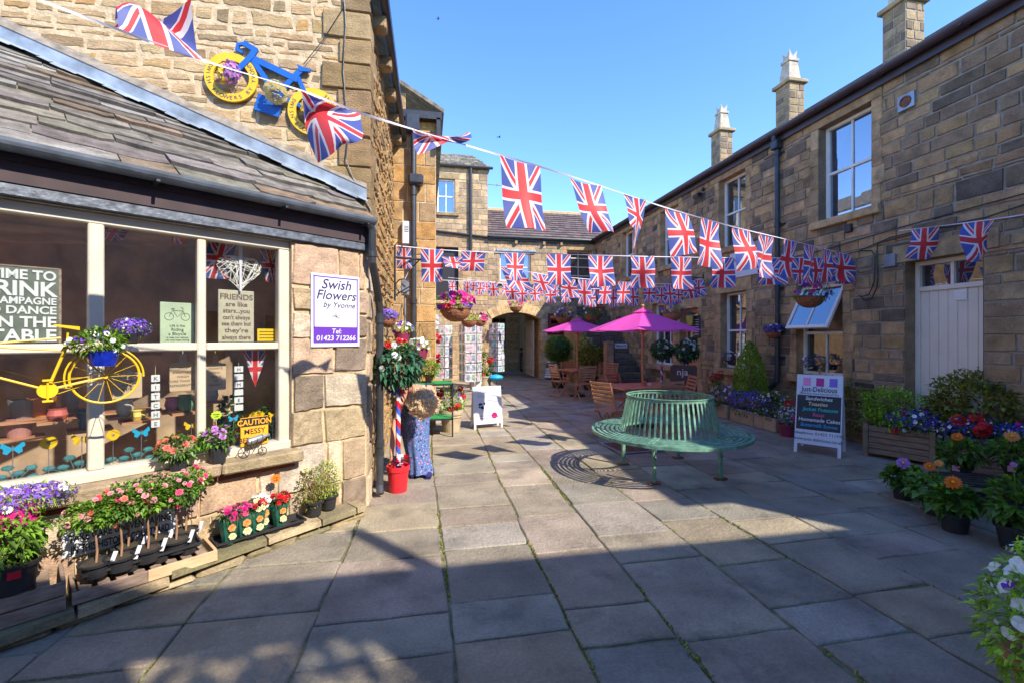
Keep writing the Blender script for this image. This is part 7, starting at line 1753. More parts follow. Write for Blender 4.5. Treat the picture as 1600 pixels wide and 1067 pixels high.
for (px, py, tt, rd, lb, fl, tn, gr, bm_, sd, shp) in ((605, 500, 5.15, .115, 'half round wicker wall basket of pale blue lobelia behind the black downpipe', [], [('violet',240,.014)], 'mid', 'wicker', 21, 'bowl'),
        (601, 563, 4.72, .095, 'maroon plastic pot of white and red petunias hung on the black downpipe', [('petunia','white',15,.024),('petunia','red',4,.026),('petunia','purple',7,.022)], [], 'fresh', 'maroon', 22, 'pot'),
        (628, 520, 5.5, .12, 'trailing purple and white petunias hanging on the left wall', [('petunia','purple',12,.026),('petunia','white',9,.024)], [], 'lime', 'maroon', 23, 'pot'),
        (656, 545, 6.2, .14, 'maroon pot of white petunias hanging in front of the cottage pipe', [('petunia','white',18,.028),('petunia','purple',5,.028)], [], 'fresh', 'maroon', 24, 'pot')):
    p = atd(px, py, tt)
    if px < 606: p.x = max(p.x, -.5)
    basket('wall_basket', lb, p, rd, fl, tn, gr, bm_, .35, sd, shape=shp, chain=(px > 620), group='flower pots hung on the left wall')
# ---- artificial rose tree in a red bucket
def rose_tree(p, sc_, lb, bucket, ball_z, R_, nfl, seed, group):
    t = thing('ribbon_topiary', lb, 'topiary', p, 0, group); r = random.Random(seed)
    mb = MB(); mb.lathe([(R_*.38,0),(R_*.46,.22*sc_),(R_*.50,.22*sc_),(R_*.50,.27*sc_),(R_*.44,.27*sc_),(R_*.42,.2*sc_),(0,.2*sc_)], 24); mb.build('bucket', M[bucket], t)
    mb = MB(); n = 60; rr = .026
    for k in range(n*8):
        pass
    for i in range(n):
        z0, z1 = .2*sc_ + (ball_z-.2*sc_)*i/n, .2*sc_ + (ball_z-.2*sc_)*(i+1)/n
        for j in range(12):
            a0, a1 = 2*PI*j/12, 2*PI*(j+1)/12; mi = int((i*.55 + j*.5) % 6 / 2)
            mb.add([(rr*math.cos(a0),rr*math.sin(a0),z0),(rr*math.cos(a1),rr*math.sin(a1),z0),(rr*math.cos(a1),rr*math.sin(a1),z1),(rr*math.cos(a0),rr*math.sin(a0),z1)], [(0,1,2,3)], mi)
    mb.build('ribbon_pole', [PET['ribred'], PET['white'], PET['ribblue']], t)
    def bowat(c, s_, nm):
        mb = MB()
        for k in range(46):
            d = rnd_dir(r); q = d.cross(Vector((0,.3,1))).normalized(); P_ = Vector(c) + Vector((d.x*1.5,d.y,d.z))*s_; mi = 0 if d.x > .15 else (2 if d.x < -.3 or k % 3 else 1)
            mb.add([P_-q*s_*.4, P_+d*s_*.7-q*s_*.4, P_+d*s_*.8+q*s_*.4, P_+q*s_*.4], [(0,1,2,3)], mi)
        mb.build(nm, [PET['ribred'], PET['white'], PET['ribblue']], t)
    if bucket == 'red': bowat((.04,0,.31*sc_), .045, 'lower_bow')
    bowat((-.02,-.03,ball_z-R_*.95), .05 if bucket == 'red' else .04, 'upper_bow')
    plant_mass(t, (0,0,ball_z), (R_,R_,R_*.85), 'silk' if bucket == 'red' else 'dark', 700, R_*.36, R_*.19, r, [('rose','white',nfl,R_*.15)], face=Vector((0,-1,.1)), droop=.5)
    if bucket == 'red': plant_mass(t, (-.02,-.02,ball_z+R_*.7), (R_*.7,R_*.6,R_*.35), 'fresh', 160, .05, .02, r, [('rose','red',7,.032),('rose','white',4,.03)], name='top_posy', face=Vector((0,-1,.1)))
    return t
g = gnd(622, 766); rose_tree(g, 1.0, 'artificial rose tree on a striped pole in a red bucket by the bending woman', 'red', 1.32, .24, 7, 5, 'ribbon decked topiary trees')
p = set_at(1034, 10.2); rose_tree(p, 1.0, 'round topiary with white roses and ribbons left of the brown barrier', 'maroon', zpx(10.2, 545), .23, 13, 6, 'ribbon decked topiary trees')
p = set_at(1073, 9.9); rose_tree(p, 1.0, 'larger round topiary with white roses and ribbons beside the tearoom door', 'maroon', zpx(9.9, 547), .25, 14, 7, 'ribbon decked topiary trees')
# ---- green staging with turf shelves
t = thing('turf_stand', 'black metal stand with two artificial turf shelves behind the bending woman', 'stand', (.02, 7.45, 0), 0)
P1 = gnd(707, 682); x1 = P1.x; y1 = P1.y; I = Matrix.Identity(4); x0 = x1 - .85
for (x, y) in ((x0, y1), (x1, y1), (x0, y1+.45), (x1, y1+.45)): mb = MB(); mb.box(x-.012, y-.012, 0, x+.012, y+.012, .86); mb.build('leg', M['black'], t, I)
for z in (.86, .30):
    mb = MB(); mb.box(x0-.012,y1-.012,z-.025,x1+.012,y1+.462,z); mb.build('shelf_frame', M['black'], t, I); mb = MB(); mb.box(x0+.005,y1+.0,z+.001,x1-.005,y1+.45,z+.014); mb.build('turf', M['astro'], t, I)
def lp(t, r): pot(t, .06, .08, .12, M['terracotta']); plant_mass(t, (0,0,.22), (.17,.15,.13), 'lime', 420, .06, .03, r)
t = thing('leafy_pot', 'pot of bright green leafy plants standing on the turf stand', 'potted plant', (x0+.48, y1+.25, .875)); lp(t, random.Random(4))
p = gnd(706, 677); t = thing('geranium_planter', 'large buff pot of scarlet geraniums and mixed flowers beside the turf stand', 'potted plant', (p.x, p.y+.2, 0)); r = random.Random(31)
mb = MB(); mb.lathe([(.14,0),(.19,.30),(.205,.30),(.21,.33),(.205,.38),(.17,.38),(.16,.33),(0,.33)], 28); mb.lathe([(.196,.255),(.2,.262),(.196,.27)], 28); mb.build('pot', M['pot_stone'], t)
plant_mass(t, (0,0,.55), (.25,.22,.22), 'lime', 650, .06, .03, r, [('geranium','red',7,.065), ('petunia','white',9,.028), ('petunia','magenta',5,.03), ('petunia','purple',6,.028), ('petunia','orange',5,.026)], [('violet',70,.014)], face=Vector((0,-1,.3)))
p = gnd(757, 606); t = thing('geranium_planter', 'distant buff pot of geraniums with one bright red head between the postcard racks', 'potted plant', p); r = random.Random(32)
pot(t, .18, .24, .40, M['pot_stone']); plant_mass(t, (0,0,.75), (.33,.28,.38), 'mid', 520, .10, .06, r, [('geranium','red',2,.11)], face=Vector((0,-1,.1)))
# ---- postcard spinners
def spinner(p, w_, z0, z1, tiers, lb, face='photo', seed=1, rot=.3):
    t = thing('postcard_rack', lb, 'card rack', p, rot, 'revolving postcard racks'); r = random.Random(seed)
    mb = MB(); mb.tube([(0,0,.05),(0,0,z1)], .018, 8); mb.tube([(-.22,0,.05),(.22,0,.05)], .012, 5); mb.tube([(0,-.22,.05),(0,.22,.05)], .012, 5); mb.build('stand', M['galv'], t)
    for (x, y) in ((.22,0),(-.22,0),(0,.22),(0,-.22)): mb = MB(); mb.sphere((x,y,.03), .03, 8); mb.build('castor', M['black'], t)
    R_ = w_/2; n = 4 if face == 'wire' else 6; hh = (z1-z0)/tiers
    fr = MB(); cards = MB(); mats = [mat('card_%d_%d' % (seed, k), c, .4, var=.5, scale=14) for k, c in enumerate(((.52,.52,.56),(.38,.36,.36),(.22,.26,.32),(.62,.36,.40),(.25,.33,.2),(.10,.42,.58)))]
    for k in range(n):
        a = 2*PI*k/n; c, s = math.cos(a), math.sin(a); ap = R_*math.cos(PI/n); half = R_*math.sin(PI/n); m = Matrix.Translation((ap*c, ap*s, 0)) @ Matrix.Rotation(a+PI/2, 4, 'Z')
        for j in range(tiers+1): fr.box(-half, -.006, z0+j*hh-.004, half, .006, z0+j*hh+.004, m=m)
        for j in range(tiers):
            for i in range(2):
                x0_ = -half*.94 + i*half*.96; z_ = z0+j*hh; cards.box(x0_, -.012, z_+.01, x0_+half*.88, -.008, z_+hh*.9, 0, m=m); cards.box(x0_+half*.14, -.0145, z_+.02+hh*.12, x0_+half*.74, -.0135, z_+hh*.78, r.choice([1,2,2,3,4] if face != 'wire' else [0,1,2,4,5,3]), m=m)
    fr.build('wire_frame', M['galv'], t); o = cards.build('cards', mats, t)
spinner(set_at(693, 13.6), .56, zpx(13.6, 590), zpx(13.6, 507), 5, 'revolving rack of picture cards in front of the tower block wall, leftmost', 'photo', 1, .1)
spinner(set_at(735, 13.3), .66, zpx(13.3, 595), zpx(13.3, 506), 6, 'tall white revolving rack of greetings cards in the middle', 'photo', 2, .5)
spinner(set_at(776, 14.4), .50, zpx(14.4, 580), zpx(14.4, 505), 8, 'open wire revolving rack of postcards nearest the carriage arch', 'wire', 3, .75)
t = thing('blue_cushion', 'crumpled turquoise bag lying on the foot of the wire postcard rack', 'bag', atd(775, 594, 14.2)); mb = MB(); mb.sphere((0,0,.1), .2, 12, sq=(1.2,.7,.5), jit=.05); mb.build('bag', PET['skyblue'], t)
t = thing('white_vase', 'round mottled white vase on the ground beside the middle card rack', 'vase', gnd(743, 611)); mb = MB(); mb.lathe([(.08,0),(.16,.12),(.19,.25),(.15,.4),(.08,.46),(.0,.46)], 16); mb.build('vase', mat('mottled_white', (.6,.62,.6), .5, var=.25, scale=14), t)
# ribbon garland by the racks
t = thing('ribbon_garland', 'garland of blue white and red bows hanging at the corner of the cottage end', 'garland', atd(673, 590, 10.6)); r = random.Random(8); mb = MB()
for k, (px, py, mi) in enumerate(((674,488,2),(672,480,2),(681,500,1),(683,512,1),(682,530,0),(676,545,1),(682,560,0),(680,575,0))):
    c = atd(px, py, 10.6) 
    for j in range(16): d = rnd_dir(r); q = d.cross(Vector((0,.3,1))).normalized()*.05; mb.add([c+d*.04-q, c+d*.13-q, c+d*.14+q, c+d*.04+q], [(0,1,2,3)], mi)
mb.tube([atd(675,470,10.6), atd(680,595,10.6)], .008, 4, 1); mb.build('bows', [PET['ribred'], PET['white'], PET['skyblue']], t, I)
# ---- far end: clipped bush, shrub, sign, lantern
p = set_at(873, 14.6); t = thing('clipped_bush', 'round clipped box bush in a tub beyond the far cafe table', 'shrub', p); r = random.Random(3); zc = zpx(14.6, 547)
mb = MB(); mb.lathe([(.2,0),(.27,.45),(.29,.45),(.25,.5),(0,.45)], 18); mb.build('tub', M['blackplastic'], t)
mb = MB(); mb.tube([(0,0,.4),(0,0,zc)], .04, 6); mb.build('stem', M['stem'], t)
mb = MB(); foliage(mb, (0,0,zc), (.47,.47,.45), 3600, .05, .03, r, .85, up=.3, droop=0); mb.build('foliage', LEAF['conifer'] if False else LEAF['mid'], t)
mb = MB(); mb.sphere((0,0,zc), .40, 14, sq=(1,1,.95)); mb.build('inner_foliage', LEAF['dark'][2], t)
p = set_at(925, 14.0); t = thing('leafy_shrub', 'loose leafy shrub in a tub behind the farther parasol pole', 'shrub', p); pot(t, .25, .32, .45, M['blackplastic'])
mb = MB(); foliage(mb, (0,0,.95), (.52,.42,.52), 1700, .10, .05, r, .4, clumps=8); mb.build('foliage', LEAF['olive'], t); mb = MB(); foliage(mb, (-.25,0,1.2), (.2,.2,.45), 400, .09, .04, r, .3); mb.build('upright_foliage', LEAF['fresh'], t)
a, b = FF.u(856, .04), FF.u(880, .04); z1_ = FF.uz(868, 490, .04)[1]; z0_ = FF.uz(868, 523, .04)[1]
t, w_, h = board(FF, 'workshop_sign', 'dark red hanging board with gold lettering on the far wall right of the carriage arch', 'sign', (a, b, z0_, z1_), .06, mat('sign_oxblood', (.16,.012,.016), .4, var=.1), .03)
letters(t, [('EARTHWORKS', h*.13, 0, h*.78, dict(sx=.6, bold=.02)), ('STONE & GARDEN', h*.09, 0, h*.2, dict(sx=.6)), ('OPEN DAILY', h*.09, 0, h*.08, dict(sx=.7))], PET['yellow'], y=-.004)
mb = MB()
for x in (-.12, .02): mb.lathe([(0,0),(.07,0)], 10, m=Matrix.Translation((x,-.003,h*.6)) @ Matrix.Rotation(PI/2,4,'X'))
mb.build('flower_print', M['signwhite'], t)
t = wthing(FF, 'far_lantern', 'old lantern on a black iron bracket high on the shaded far wall', 'lantern', FF.u(894), 0, FF.uz(894, 480)[1]); mb = MB(); mb.box(-.3,-.03,-.4,-.27,0,.5); mb.tube([(-.28,-.02,.3),(.2,-.4,.35)], .02, 5); mb.tube([(-.28,-.02,-.1),(.0,-.3,.32)], .015, 5); mb.build('bracket', M['black'], t)
mb = MB(); mb.lathe([(.06,-.2),(.12,.1),(.13,.1),(.0,.25)], 6, (.2,-.4,0)); mb.build('lamp_glass', mat('lamp_glass', (.4,.35,.18), .3), t)
t = wthing(FF, 'orange_notice', 'small orange notice on the far wall behind the clipped bush', 'sign', FF.u(851), .02, FF.uz(851, 549)[1]); mb = MB(); mb.bbox(-.1,-.01,0,.1,.01,.38,.005); mb.build('panel', PET['apricot'], t)
# yellow lantern by the tearoom door
u, z = FR.uz(1079, 510, .15); t = wthing(FR, 'wall_lantern', 'yellow glazed black wall lantern beside the brown tearoom door', 'lantern', u, .0, z); mb = MB(); mb.box(-.02,-.15,.3,.02,0,.33); mb.lathe([(.05,-.03),(.1,.02),(.1,.0)], 4, (0,-.16,0)); mb.lathe([(.13,.28),(.02,.38),(0,.38)], 4, (0,-.16,0)); mb.build('frame', M['black'], t)
mb = MB(); mb.lathe([(.075,.0),(.115,.27)], 4, (0,-.16,0)); mb.build('lamp_glass', mat('yellow_lamp_glass', (.45,.33,.07), .2), t)
u, z = FR.uz(1092, 528); t = wthing(FR, 'slate_menu', 'tall narrow slate menu panel fixed to the long range beside the wall lantern', 'sign', u, .06, z); mb = MB(); mb.bbox(-.13,0,0,.13,.02,.55,.004); mb.build('panel', M['chalk'], t); mb = MB()
for k in range(7): mb.box(-.1,-.002,.08+k*.06,.08,-.0005,.095+k*.06)
mb.build('menu_lines', M['bluewhite'], t)
# cafe name board over the ground window
a, b, z0_, z1_ = wrect(FR, 1140, 1184, 392, 432, .05)
t, w_, h = board(FR, 'name_board', 'large pale board mostly hidden by bunting on the long range above the sash window', 'sign', (a, b, z0_, z1_), .05, M['bluewhite'], .03)
letters(t, [('The', h*.3, -w_*.33, h*.62, {})], M['ink'], y=-.004)
# wall clutter on the range
u, z = FR.uz(1091, 303, .1); t = wthing(FR, 'security_light', 'black security floodlight under the eaves of the long range', 'lamp', u, 0, z); mb = MB(); mb.box(-.01,-.12,.0,.01,0,.02); mb.bbox(-.1,-.2,-.05,.1,-.08,.05,.01, m=Matrix.Rotation(.4,4,'X')); mb.tube([(.03,0,-.9),(.03,-.01,0)], .01, 5); mb.sphere((.12,-.05,.06), .045, 8); mb.build('floodlight', M['black'], t)
for (px, py, s_, lb, m_) in ((1325, 358, .055, 'small black switch box on the cables above the bunting bracket', 'black'), (1391, 409, .075, 'grey electrical box left of the pale door lintel', 'galv')):
    u, z = FR.uz(px, py, .05); t = wthing(FR, 'electrical_box', lb, 'box', u, 0, z-s_, 'electrical boxes on the long range'); mb = MB(); mb.bbox(-s_,-.07,0,s_,0,s_*2.3,.006); mb.build('casing', M[m_], t)
t = thing('wall_cables', 'black cables clipped along the long range below its first floor windows', 'cable', (6.55, 6, 3)); mb = MB()
for pts in (((1600,303),(1500,330),(1420,352),(1340,375),(1290,390),(1240,402),(1180,418)), ((1600,336),(1500,352),(1430,362),(1390,372),(1340,393),(1225,424)), ((1370,395),(1372,430),(1370,450),(1362,466),(1350,470),(1343,462)), ((1345,392),(1362,392),(1367,400),(1366,440),(1358,460),(1347,464)), ((1600,320),(1540,340),(1480,352),(1372,380),(1370,395))):
    mb.tube([FR.w(*(lambda q: (q[0], .045, q[1]))(FR.uz(x, y, .045))) for x, y in pts], .009, 5)
mb.build('cables', M['black'], t, I)
# ================================================================ BUNTING
def bunting(lb, line, flags, tfun, seed, tw=.006, ripple=.019):
    r = random.Random(seed); pts = [atd(px, py, tfun(px)) for px, py in line]
    t = thing('bunting_string', lb, 'bunting', pts[len(pts)//2], 0, 'strings of union flag bunting across the courtyard'); I = Matrix.Identity(4)
    mb = MB()
    # smooth tape through the points
    sm = []
    for a, b in zip(pts, pts[1:]):
        for k in range(6): sm.append(a.lerp(b, k/6))
    sm.append(pts[-1])
    for k in range(3): sm = [sm[0]] + [(sm[i-1] + sm[i]*2 + sm[i+1])/4 for i in range(1, len(sm)-1)] + [sm[-1]]
    vs = []
    for i, p in enumerate(sm): a = math.sin(i*.37)*.8; vs += [p + Vector((0, math.sin(a)*tw, math.cos(a)*tw)), p - Vector((0, math.sin(a)*tw, math.cos(a)*tw))]
    mb.add(vs, [(2*i, 2*i+2, 2*i+3, 2*i+1) for i in range(len(sm)-1)]); mb.build('tape', M['tape'], t, I)
    for fl in flags:
        (ax, ay), (bx, by), (cx, cy), (dx, dy) = fl[:4]            # attached left, attached right, free right, free left
        sh = fl[4] if len(fl) > 4 else 0.0; fold = fl[5] if len(fl) > 5 else 0.0
        A, B = atd(ax, ay, tfun(ax)), atd(bx, by, tfun(bx)); tt = tfun((ax+bx)/2)
        Cc, Dd = atd(cx, cy, tt + sh + r.uniform(-.05, .05)), atd(dx, dy, tt - sh*.3 + r.uniform(-.05, .05))
        n = ((B-A).cross(Dd-A)).normalized(); W_, H_ = 8, 12; ph = r.uniform(0, 6.28); f1 = r.uniform(3.5, 6.5); vs = []; uv = []; k_ = (A-B).length/.3 * ripple * r.uniform(.7, 1.5)
        for j in range(H_+1):
            v = j/H_
            for i in range(W_+1):
                u = i/W_; p = A*(1-u)*(1-v) + B*u*(1-v) + Cc*u*v + Dd*(1-u)*v
                amp = k_ * (.25 + 1.6*v); p = p + n * (math.sin(f1*u + ph + v*2.1) * amp + math.sin(v*5.1 + ph*2) * amp*.5) + Vector((0,0,-.01*math.sin(PI*u)*(1-v))) + fold*(Vector((-.5,.2,.75))*math.sin(PI*v)*math.sin(PI*u*1.2) + n*math.sin(4.2*v+2.5*u)*v*1.3)
                vs.append(p); uv.append((v, u))
        mb = MB(); mb.add(vs, [(j*(W_+1)+i, (j+1)*(W_+1)+i, (j+1)*(W_+1)+i+1, j*(W_+1)+i+1) for j in range(H_) for i in range(W_)], 0, None, uv); mb.build('flag', M['flagcloth'], t, I, smooth=True)
def tmain(px): return 1/(.588 - .445*(px-60)/1270)
bunting('main bunting string of large union flags rising to the top left corner', ((-60,-45),(60,0),(180,45),(315,95),(470,141),(565,178),(640,201),(740,231),(855,264),(975,303),(1040,325),(1145,355),(1240,377),(1332,400)),
 [((186,46),(314,95),(297,9),(179,14),.15,.10), ((470,142),(563,178),(538,226),(491,255),-.1,.11), ((644,203),(716,225),(735,206),(652,244),.1,.05), ((781,243),(843,261),(855,361),(793,356),.05), ((890,279),(938,291),(957,365),(923,363),.05), ((976,303),(1010,313),(998,388),(986,352),.15),
  ((1040,326),(1075,336),(1098,394),(1049,402),.1), ((1096,340),(1124,348),(1123,421),(1085,413),.1), ((1145,355),(1170,361),(1190,417),(1154,424),.1), ((1186,366),(1209,371),(1204,437),(1178,430),.1), ((1224,373),(1243,378),(1237,438),(1221,431),.1),
  ((1257,381),(1273,385),(1272,443),(1256,440),.1), ((1283,387),(1298,391),(1298,442),(1284,438),.1), ((1302,391),(1327,398),(1335,443),(1307,438),.1)], tmain, 1)
def f2(px, y, w_, h, sk=0, sk2=None, dy=0): sk2 = sk if sk2 is None else sk2; return ((px, y), (px+w_, y+dy), (px+w_+sk2, y+dy+h), (px+sk, y+h))
bunting('second bunting string crossing level from the sign arm to the range bracket', ((617,384),(700,392),(850,397),(1000,401),(1180,404),(1331,402)),
 [f2(620,387,22,33,0,2), f2(657,389,36,52,2,-2), f2(690,401,32,18,6,4), f2(721,392,38,32,-2,-4), f2(788,395,33,44,8,-6), f2(854,397,38,48,2,0), f2(919,399,38,49,2,2), f2(985,400,36,50,3,3), f2(1048,401,32,51,2,1), f2(1111,402,34,48,0,3), f2(1184,403,36,42,-3,7), f2(1237,403,30,42,0,-1), f2(1258,403,28,40,0,2), f2(1300,402,28,42,4,6)], lambda px: 5.9 + (px-617)/714*1.05, 2)
bunting('third bunting string of union flags sagging behind the level one', ((640,404),(700,408),(785,416),(840,428),(910,436),(980,441),(1050,445),(1098,436)),
 [f2(782,417,34,34,14,20,4), f2(830,426,26,26,8,10,4), f2(876,434,22,30,4,8,2), f2(903,436,20,40,2,0,2), f2(938,439,18,36,-4,-2), f2(966,440,20,34,-4,-2), f2(1006,443,18,30,0,-1), f2(1038,443,16,32,2,1), f2(1062,443,24,24,8,10,-2), f2(1084,438,16,26,0,2,-2)], lambda px: 8.2 + (px-640)/458*.8, 3)
bunting('fourth bunting string of small union flags in front of the carriage arch', ((690,438),(760,441),(850,449),(930,452),(1010,449),(1096,446)),
 [f2(700,439,12,18,2), f2(724,440,12,18,1), f2(745,441,13,20,-3), f2(762,441,16,22,2), f2(790,444,18,24,3), f2(808,446,15,26,1), f2(828,447,14,24,2), f2(852,448,15,26,1), f2(876,449,15,24,1), f2(914,452,16,28,1), f2(950,452,17,28,0), f2(980,450,17,29,1), f2(1026,449,15,26,0), f2(1052,448,15,26,1)], lambda px: 10.6 + (px-690)/406*.6, 4)
bunting('fifth and farthest bunting string of tiny union flags under the arch range windows', ((700,434),(780,442),(850,446),(930,446),(1000,445)),
 [f2(735,438,10,17), f2(755,440,10,17,1), f2(784,442,12,20,1), f2(817,444,11,18), f2(840,445,11,18), f2(862,446,11,18,1), f2(890,446,12,20), f2(926,446,11,18), f2(962,446,11,18)], lambda px: 13.2, 5)
bunting('short bunting string of two big union flags beside the pale door lintel', ((1404,361),(1466,354),(1553,343),(1600,336),(1680,322)),
 [((1425,358),(1467,353),(1459,404),(1420,407),.1), ((1508,348),(1554,342),(1546,399),(1499,404),.1),], lambda px: 6.3 - (px-1404)/196*2.0, 6)

# ================================================================ THE BENDING WOMAN
def skin_body(name, nodes, edges, m, parent, world, sub=2):
    me = bpy.data.meshes.new(name); me.from_pydata([n[0] for n in nodes], edges, []); o = bpy.data.objects.new(name, me); C.objects.link(o)
    md = o.modifiers.new('skin', 'SKIN'); md.use_smooth_shade = True
    sv = me.skin_vertices[0].data if len(me.skin_vertices) else None
    for i, n in enumerate(nodes):
        rr = n[1]; sv[i].radius = rr if isinstance(rr, tuple) else (rr, rr)
    sv[0].use_root = True
    s2 = o.modifiers.new('sub', 'SUBSURF'); s2.levels = sub; s2.render_levels = sub
    dg = bpy.context.evaluated_depsgraph_get(); nm = bpy.data.meshes.new_from_object(o.evaluated_get(dg)); bpy.data.objects.remove(o)
    nm.materials.clear(); nm.materials.append(m)
    for p in nm.polygons: p.use_smooth = True; p.material_index = 0
    ob = bpy.data.objects.new(name, nm); C.objects.link(ob); put(ob, parent, world); return ob
def woman():
    g = set_at(648, 5.15); t = thing('person', 'woman in a long blue floral dress bending forward, reaching into a red bucket', 'person', g, -YAW)
    Wt = Wm(t)
    skinm, nt_, p_ = newmat('skin_tone'); p_.inputs['Base Color'].default_value = (.62, .30, .20, 1); p_.inputs['Roughness'].default_value = .5; p_.inputs['Subsurface Weight'].default_value = .15; p_.inputs['Subsurface Radius'].default_value = (.02,.008,.004)
    n = []; e = []
    def add(p, r_, par=None): n.append((p, r_)); i = len(n)-1; (e.append((par, i)) if par is not None else None); return i
    pel = add((.02,.20,.86), (.13,.10)); sp = add((.04,.08,.97), (.12,.09), pel); chs = add((.06,-.06,1.01), (.135,.09), sp); nk0 = add((.09,-.15,1.01), (.07,.06), chs)
    nk = add((.115,-.21,.985), .05, nk0); hd = add((.14,-.27,.945), (.07,.075), nk); h2 = add((.152,-.315,.90), (.075,.08), hd); h3 = add((.155,-.345,.855), .055, h2)
    no = add((.152,-.285,.845), .016, h2)
    def hand(wr, dirv, side, par):
        d = Vector(dirv).normalized(); sx = Vector((1,0,0)); pm = add(tuple(Vector(wr) + d*.05), (.034,.018), par)
        for k, (off, L) in enumerate(((-.026,.060),(-.009,.070),(.009,.066),(.026,.052))):
            b = Vector(wr) + d*.085 + sx*off*.9; f1 = add(tuple(b), .0095, pm); f2_ = add(tuple(b + d*L*.5 + Vector((0,-.006,0))), .0085, f1); add(tuple(b + d*L*.85 + Vector((0,.016,0))), .007, f2_)
        tb = Vector(wr) + d*.03 + sx*side*.032; f1 = add(tuple(tb), .011, pm); add(tuple(tb + d*.035 + sx*side*.012 + Vector((0,-.01,0))), .009, f1)
    s1 = add((-.07,-.11,1.02), .062, nk0); a1 = add((-.115,-.17,.94), .050, s1); el = add((-.150,-.27,.70), .038, a1); fa = add((-.158,-.35,.52), .033, el); w1 = add((-.158,-.40,.38), .024, fa); hand((-.158,-.40,.375), (.10,-.1,-1), 1, w1)
    s2 = add((.19,-.09,1.01), .062, nk0); b1_ = add((.19,.04,.92), .044, s2); el2 = add((.12,.17,.76), .034, b1_); w2 = add((.06,.17,.60), .024, el2); hand((.06,.17,.595), (-.1,.0,-1), -1, w2)
    for sx in (-.09, .02):
        hp = add((sx+.02,.20,.78), .07, pel); kn = add((sx+.02,.14,.44), .05, hp); an = add((sx+.03,.13,.08), .036, kn); add((sx+.045,.03,.035), (.038,.028), an)
    body = skin_body('body', n, e, skinm, t, Wt)
    # dress
    dm, nt_, p_ = newmat('floral_cotton'); p_.inputs['Roughness'].default_value = .8
    tc = N(nt_, 'TexCoord'); base = (.075,.13,.32)
    cur = None
    for k, (sc_, thr, col) in enumerate(((26, .24, (.50,.13,.22)), (34, .22, (.16,.34,.52)), (42, .18, (.55,.45,.5)), (18, .24, (.02,.04,.14)))):
        vo = N(nt_, 'TexVoronoi'); vo.inputs['Scale'].default_value = sc_; mp = N(nt_, 'Mapping'); mp.inputs['Location'].default_value = (k*3.1, k*1.7, k); nt_.links.new(tc.outputs['Object'], mp.inputs[0]); nt_.links.new(mp.outputs[0], vo.inputs['Vector'])
        lt = N(nt_, 'Math', operation='LESS_THAN'); lt.inputs[1].default_value = thr; nt_.links.new(vo.outputs['Distance'], lt.inputs[0])
        mx = N(nt_, 'Mix', data_type='RGBA'); nt_.links.new(lt.outputs[0], mx.inputs['Factor']); mx.inputs['B'].default_value = (*col, 1)
        if cur is None: mx.inputs['A'].default_value = (*base, 1)
        else: nt_.links.new(cur, mx.inputs['A'])
        cur = mx.outputs['Result']
    nt_.links.new(cur, p_.inputs['Base Color'])
    rings = [((.06,-.13,.985),.140,.075,(0,-.9,.3)), ((.05,-.06,.985),.155,.100,(0,-1,.35)), ((.02,.05,.94),.155,.12,(0,-1,.6)), ((.0,.15,.86),.165,.15,(0,-.6,1)), ((-.02,.18,.76),.175,.165,(0,0,1)), ((-.03,.15,.60),.165,.155,(0,0,1)),
             ((-.01,.12,.42),.145,.145,(0,0,1)), ((.02,.10,.22),.125,.14,(0,0,1)), ((.04,.09,.10),.135,.15,(0,0,1)), ((.045,.09,.045),.145,.16,(0,0,1))]
    mb = MB(); K = 48; vs = []
    for i, (c, rx, ry, ax) in enumerate(rings):
        ax = Vector(ax).normalized(); X = Vector((1,0,0)); Y = ax.cross(X).normalized(); f = max(0, (i-3)/6)
        for k in range(K):
            a = 2*PI*k/K; q = 1 + f*.11*math.sin(a*9 + i*.35) + f*.05*math.sin(a*4+1); vs.append(Vector(c) + X*rx*q*math.cos(a) + Y*ry*q*math.sin(a))
    mb.add(vs, [(i*K+k, i*K+(k+1) % K, (i+1)*K+(k+1) % K, (i+1)*K+k) for i in range(len(rings)-1) for k in range(K)]); mb.build('dress', dm, t, smooth=True)
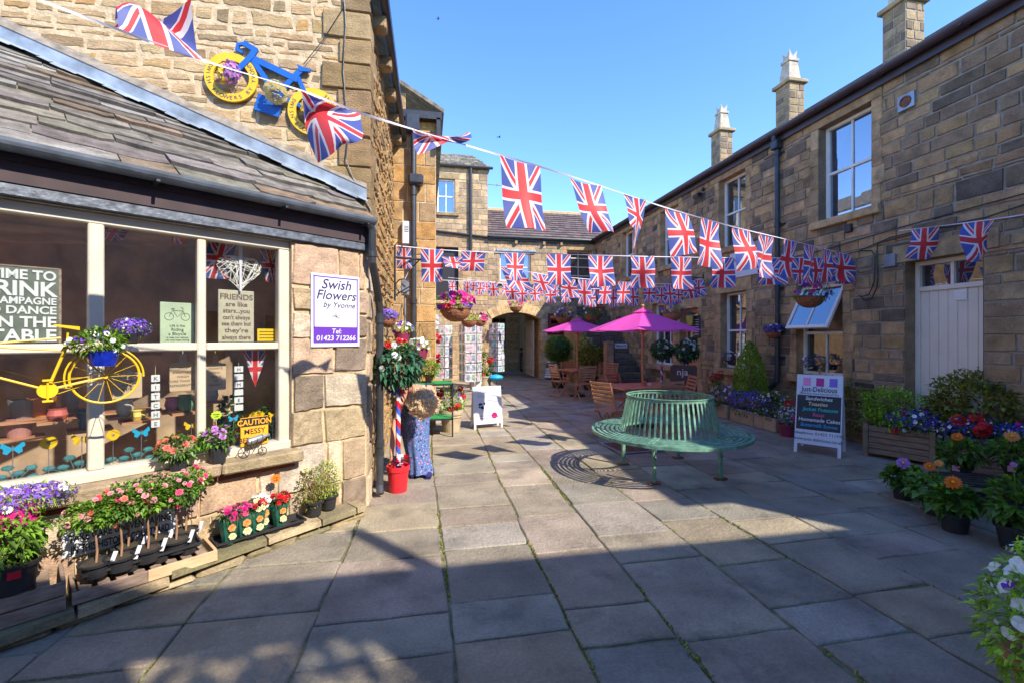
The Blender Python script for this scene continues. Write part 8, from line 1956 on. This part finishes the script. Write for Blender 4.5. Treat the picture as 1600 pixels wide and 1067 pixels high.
    mb = MB()
    for x in (-.03, .16): mb.tube([(x,-.17,.93),(x,-.175,1.03),(x,-.12,1.095),(x,-.03,1.095)], .006, 5)
    mb.build('straps', M['inkblue'], t)
    # curly hair
    hm = mat('curly_hair', (.80,.58,.34), .5, var=.35, scale=30); mb = MB(); r = random.Random(4); hc = Vector((.160,-.325,.90)); 
    for k in range(900):
        d = rnd_dir(r); 
        if d.y > .55 and d.z < .3: continue
        p = hc + Vector((d.x*.135, d.y*.125, d.z*.13)) * (r.uniform(.92, 1.06) + .13*math.sin(d.x*7+2)*math.sin(d.z*6+1) + .06*math.sin(d.y*11)); a = rnd_dir(r)*.014; b = d.cross(a).normalized()*.014 if a.length else a
        mb.tube([p + a*math.cos(q*1.1) + b*math.sin(q*1.1) + d*q*.006 for q in range(7)], .0036, 4)
    mb.sphere(hc, .118, 14, sq=(1,.95,1)); mb.build('hair', hm, t)
    for k, (x, y) in enumerate(((-.015,.02), (.155,.01))):
        mb = MB(); mb.sphere((x, y, .03), .05, 10, sq=(.85,1.7,.6)); mb.box(x-.035, y-.08, 0, x+.035, y+.08, .012); mb.build('shoe', M['inkblue'], t)
woman()
# small birds high over the courtyard
for k, (px, py, tt, lb) in enumerate(((685, 30, 38, 'tiny dark bird high in the sky above the gabled house'), (780, 215, 34, 'tiny dark bird in the sky above the tower block roof'))):
    t = thing('bird', lb, 'bird', atd(px, py, tt), .4*k, 'birds in flight'); mb = MB(); mb.sphere((0,0,0), .05, 10, sq=(2.2,.8,.7)); mb.sphere((.11,0,.015), .03, 8)
    mb.add([(.05,0,.01),(-.05,0,.01),(-.06,.12,.05),(.02,.14,.06),(-.09,.26,.01)], [(0,1,2,3),(3,2,4)]); mb.add([(.05,0,.01),(-.05,0,.01),(-.06,-.12,.05),(.02,-.14,.06),(-.09,-.26,.01)], [(3,2,1,0),(4,2,3)]); mb.add([(-.08,0,0),(-.2,.04,0),(-.2,-.04,0)], [(0,1,2)])
    mb.build('body', M['ink'], t)
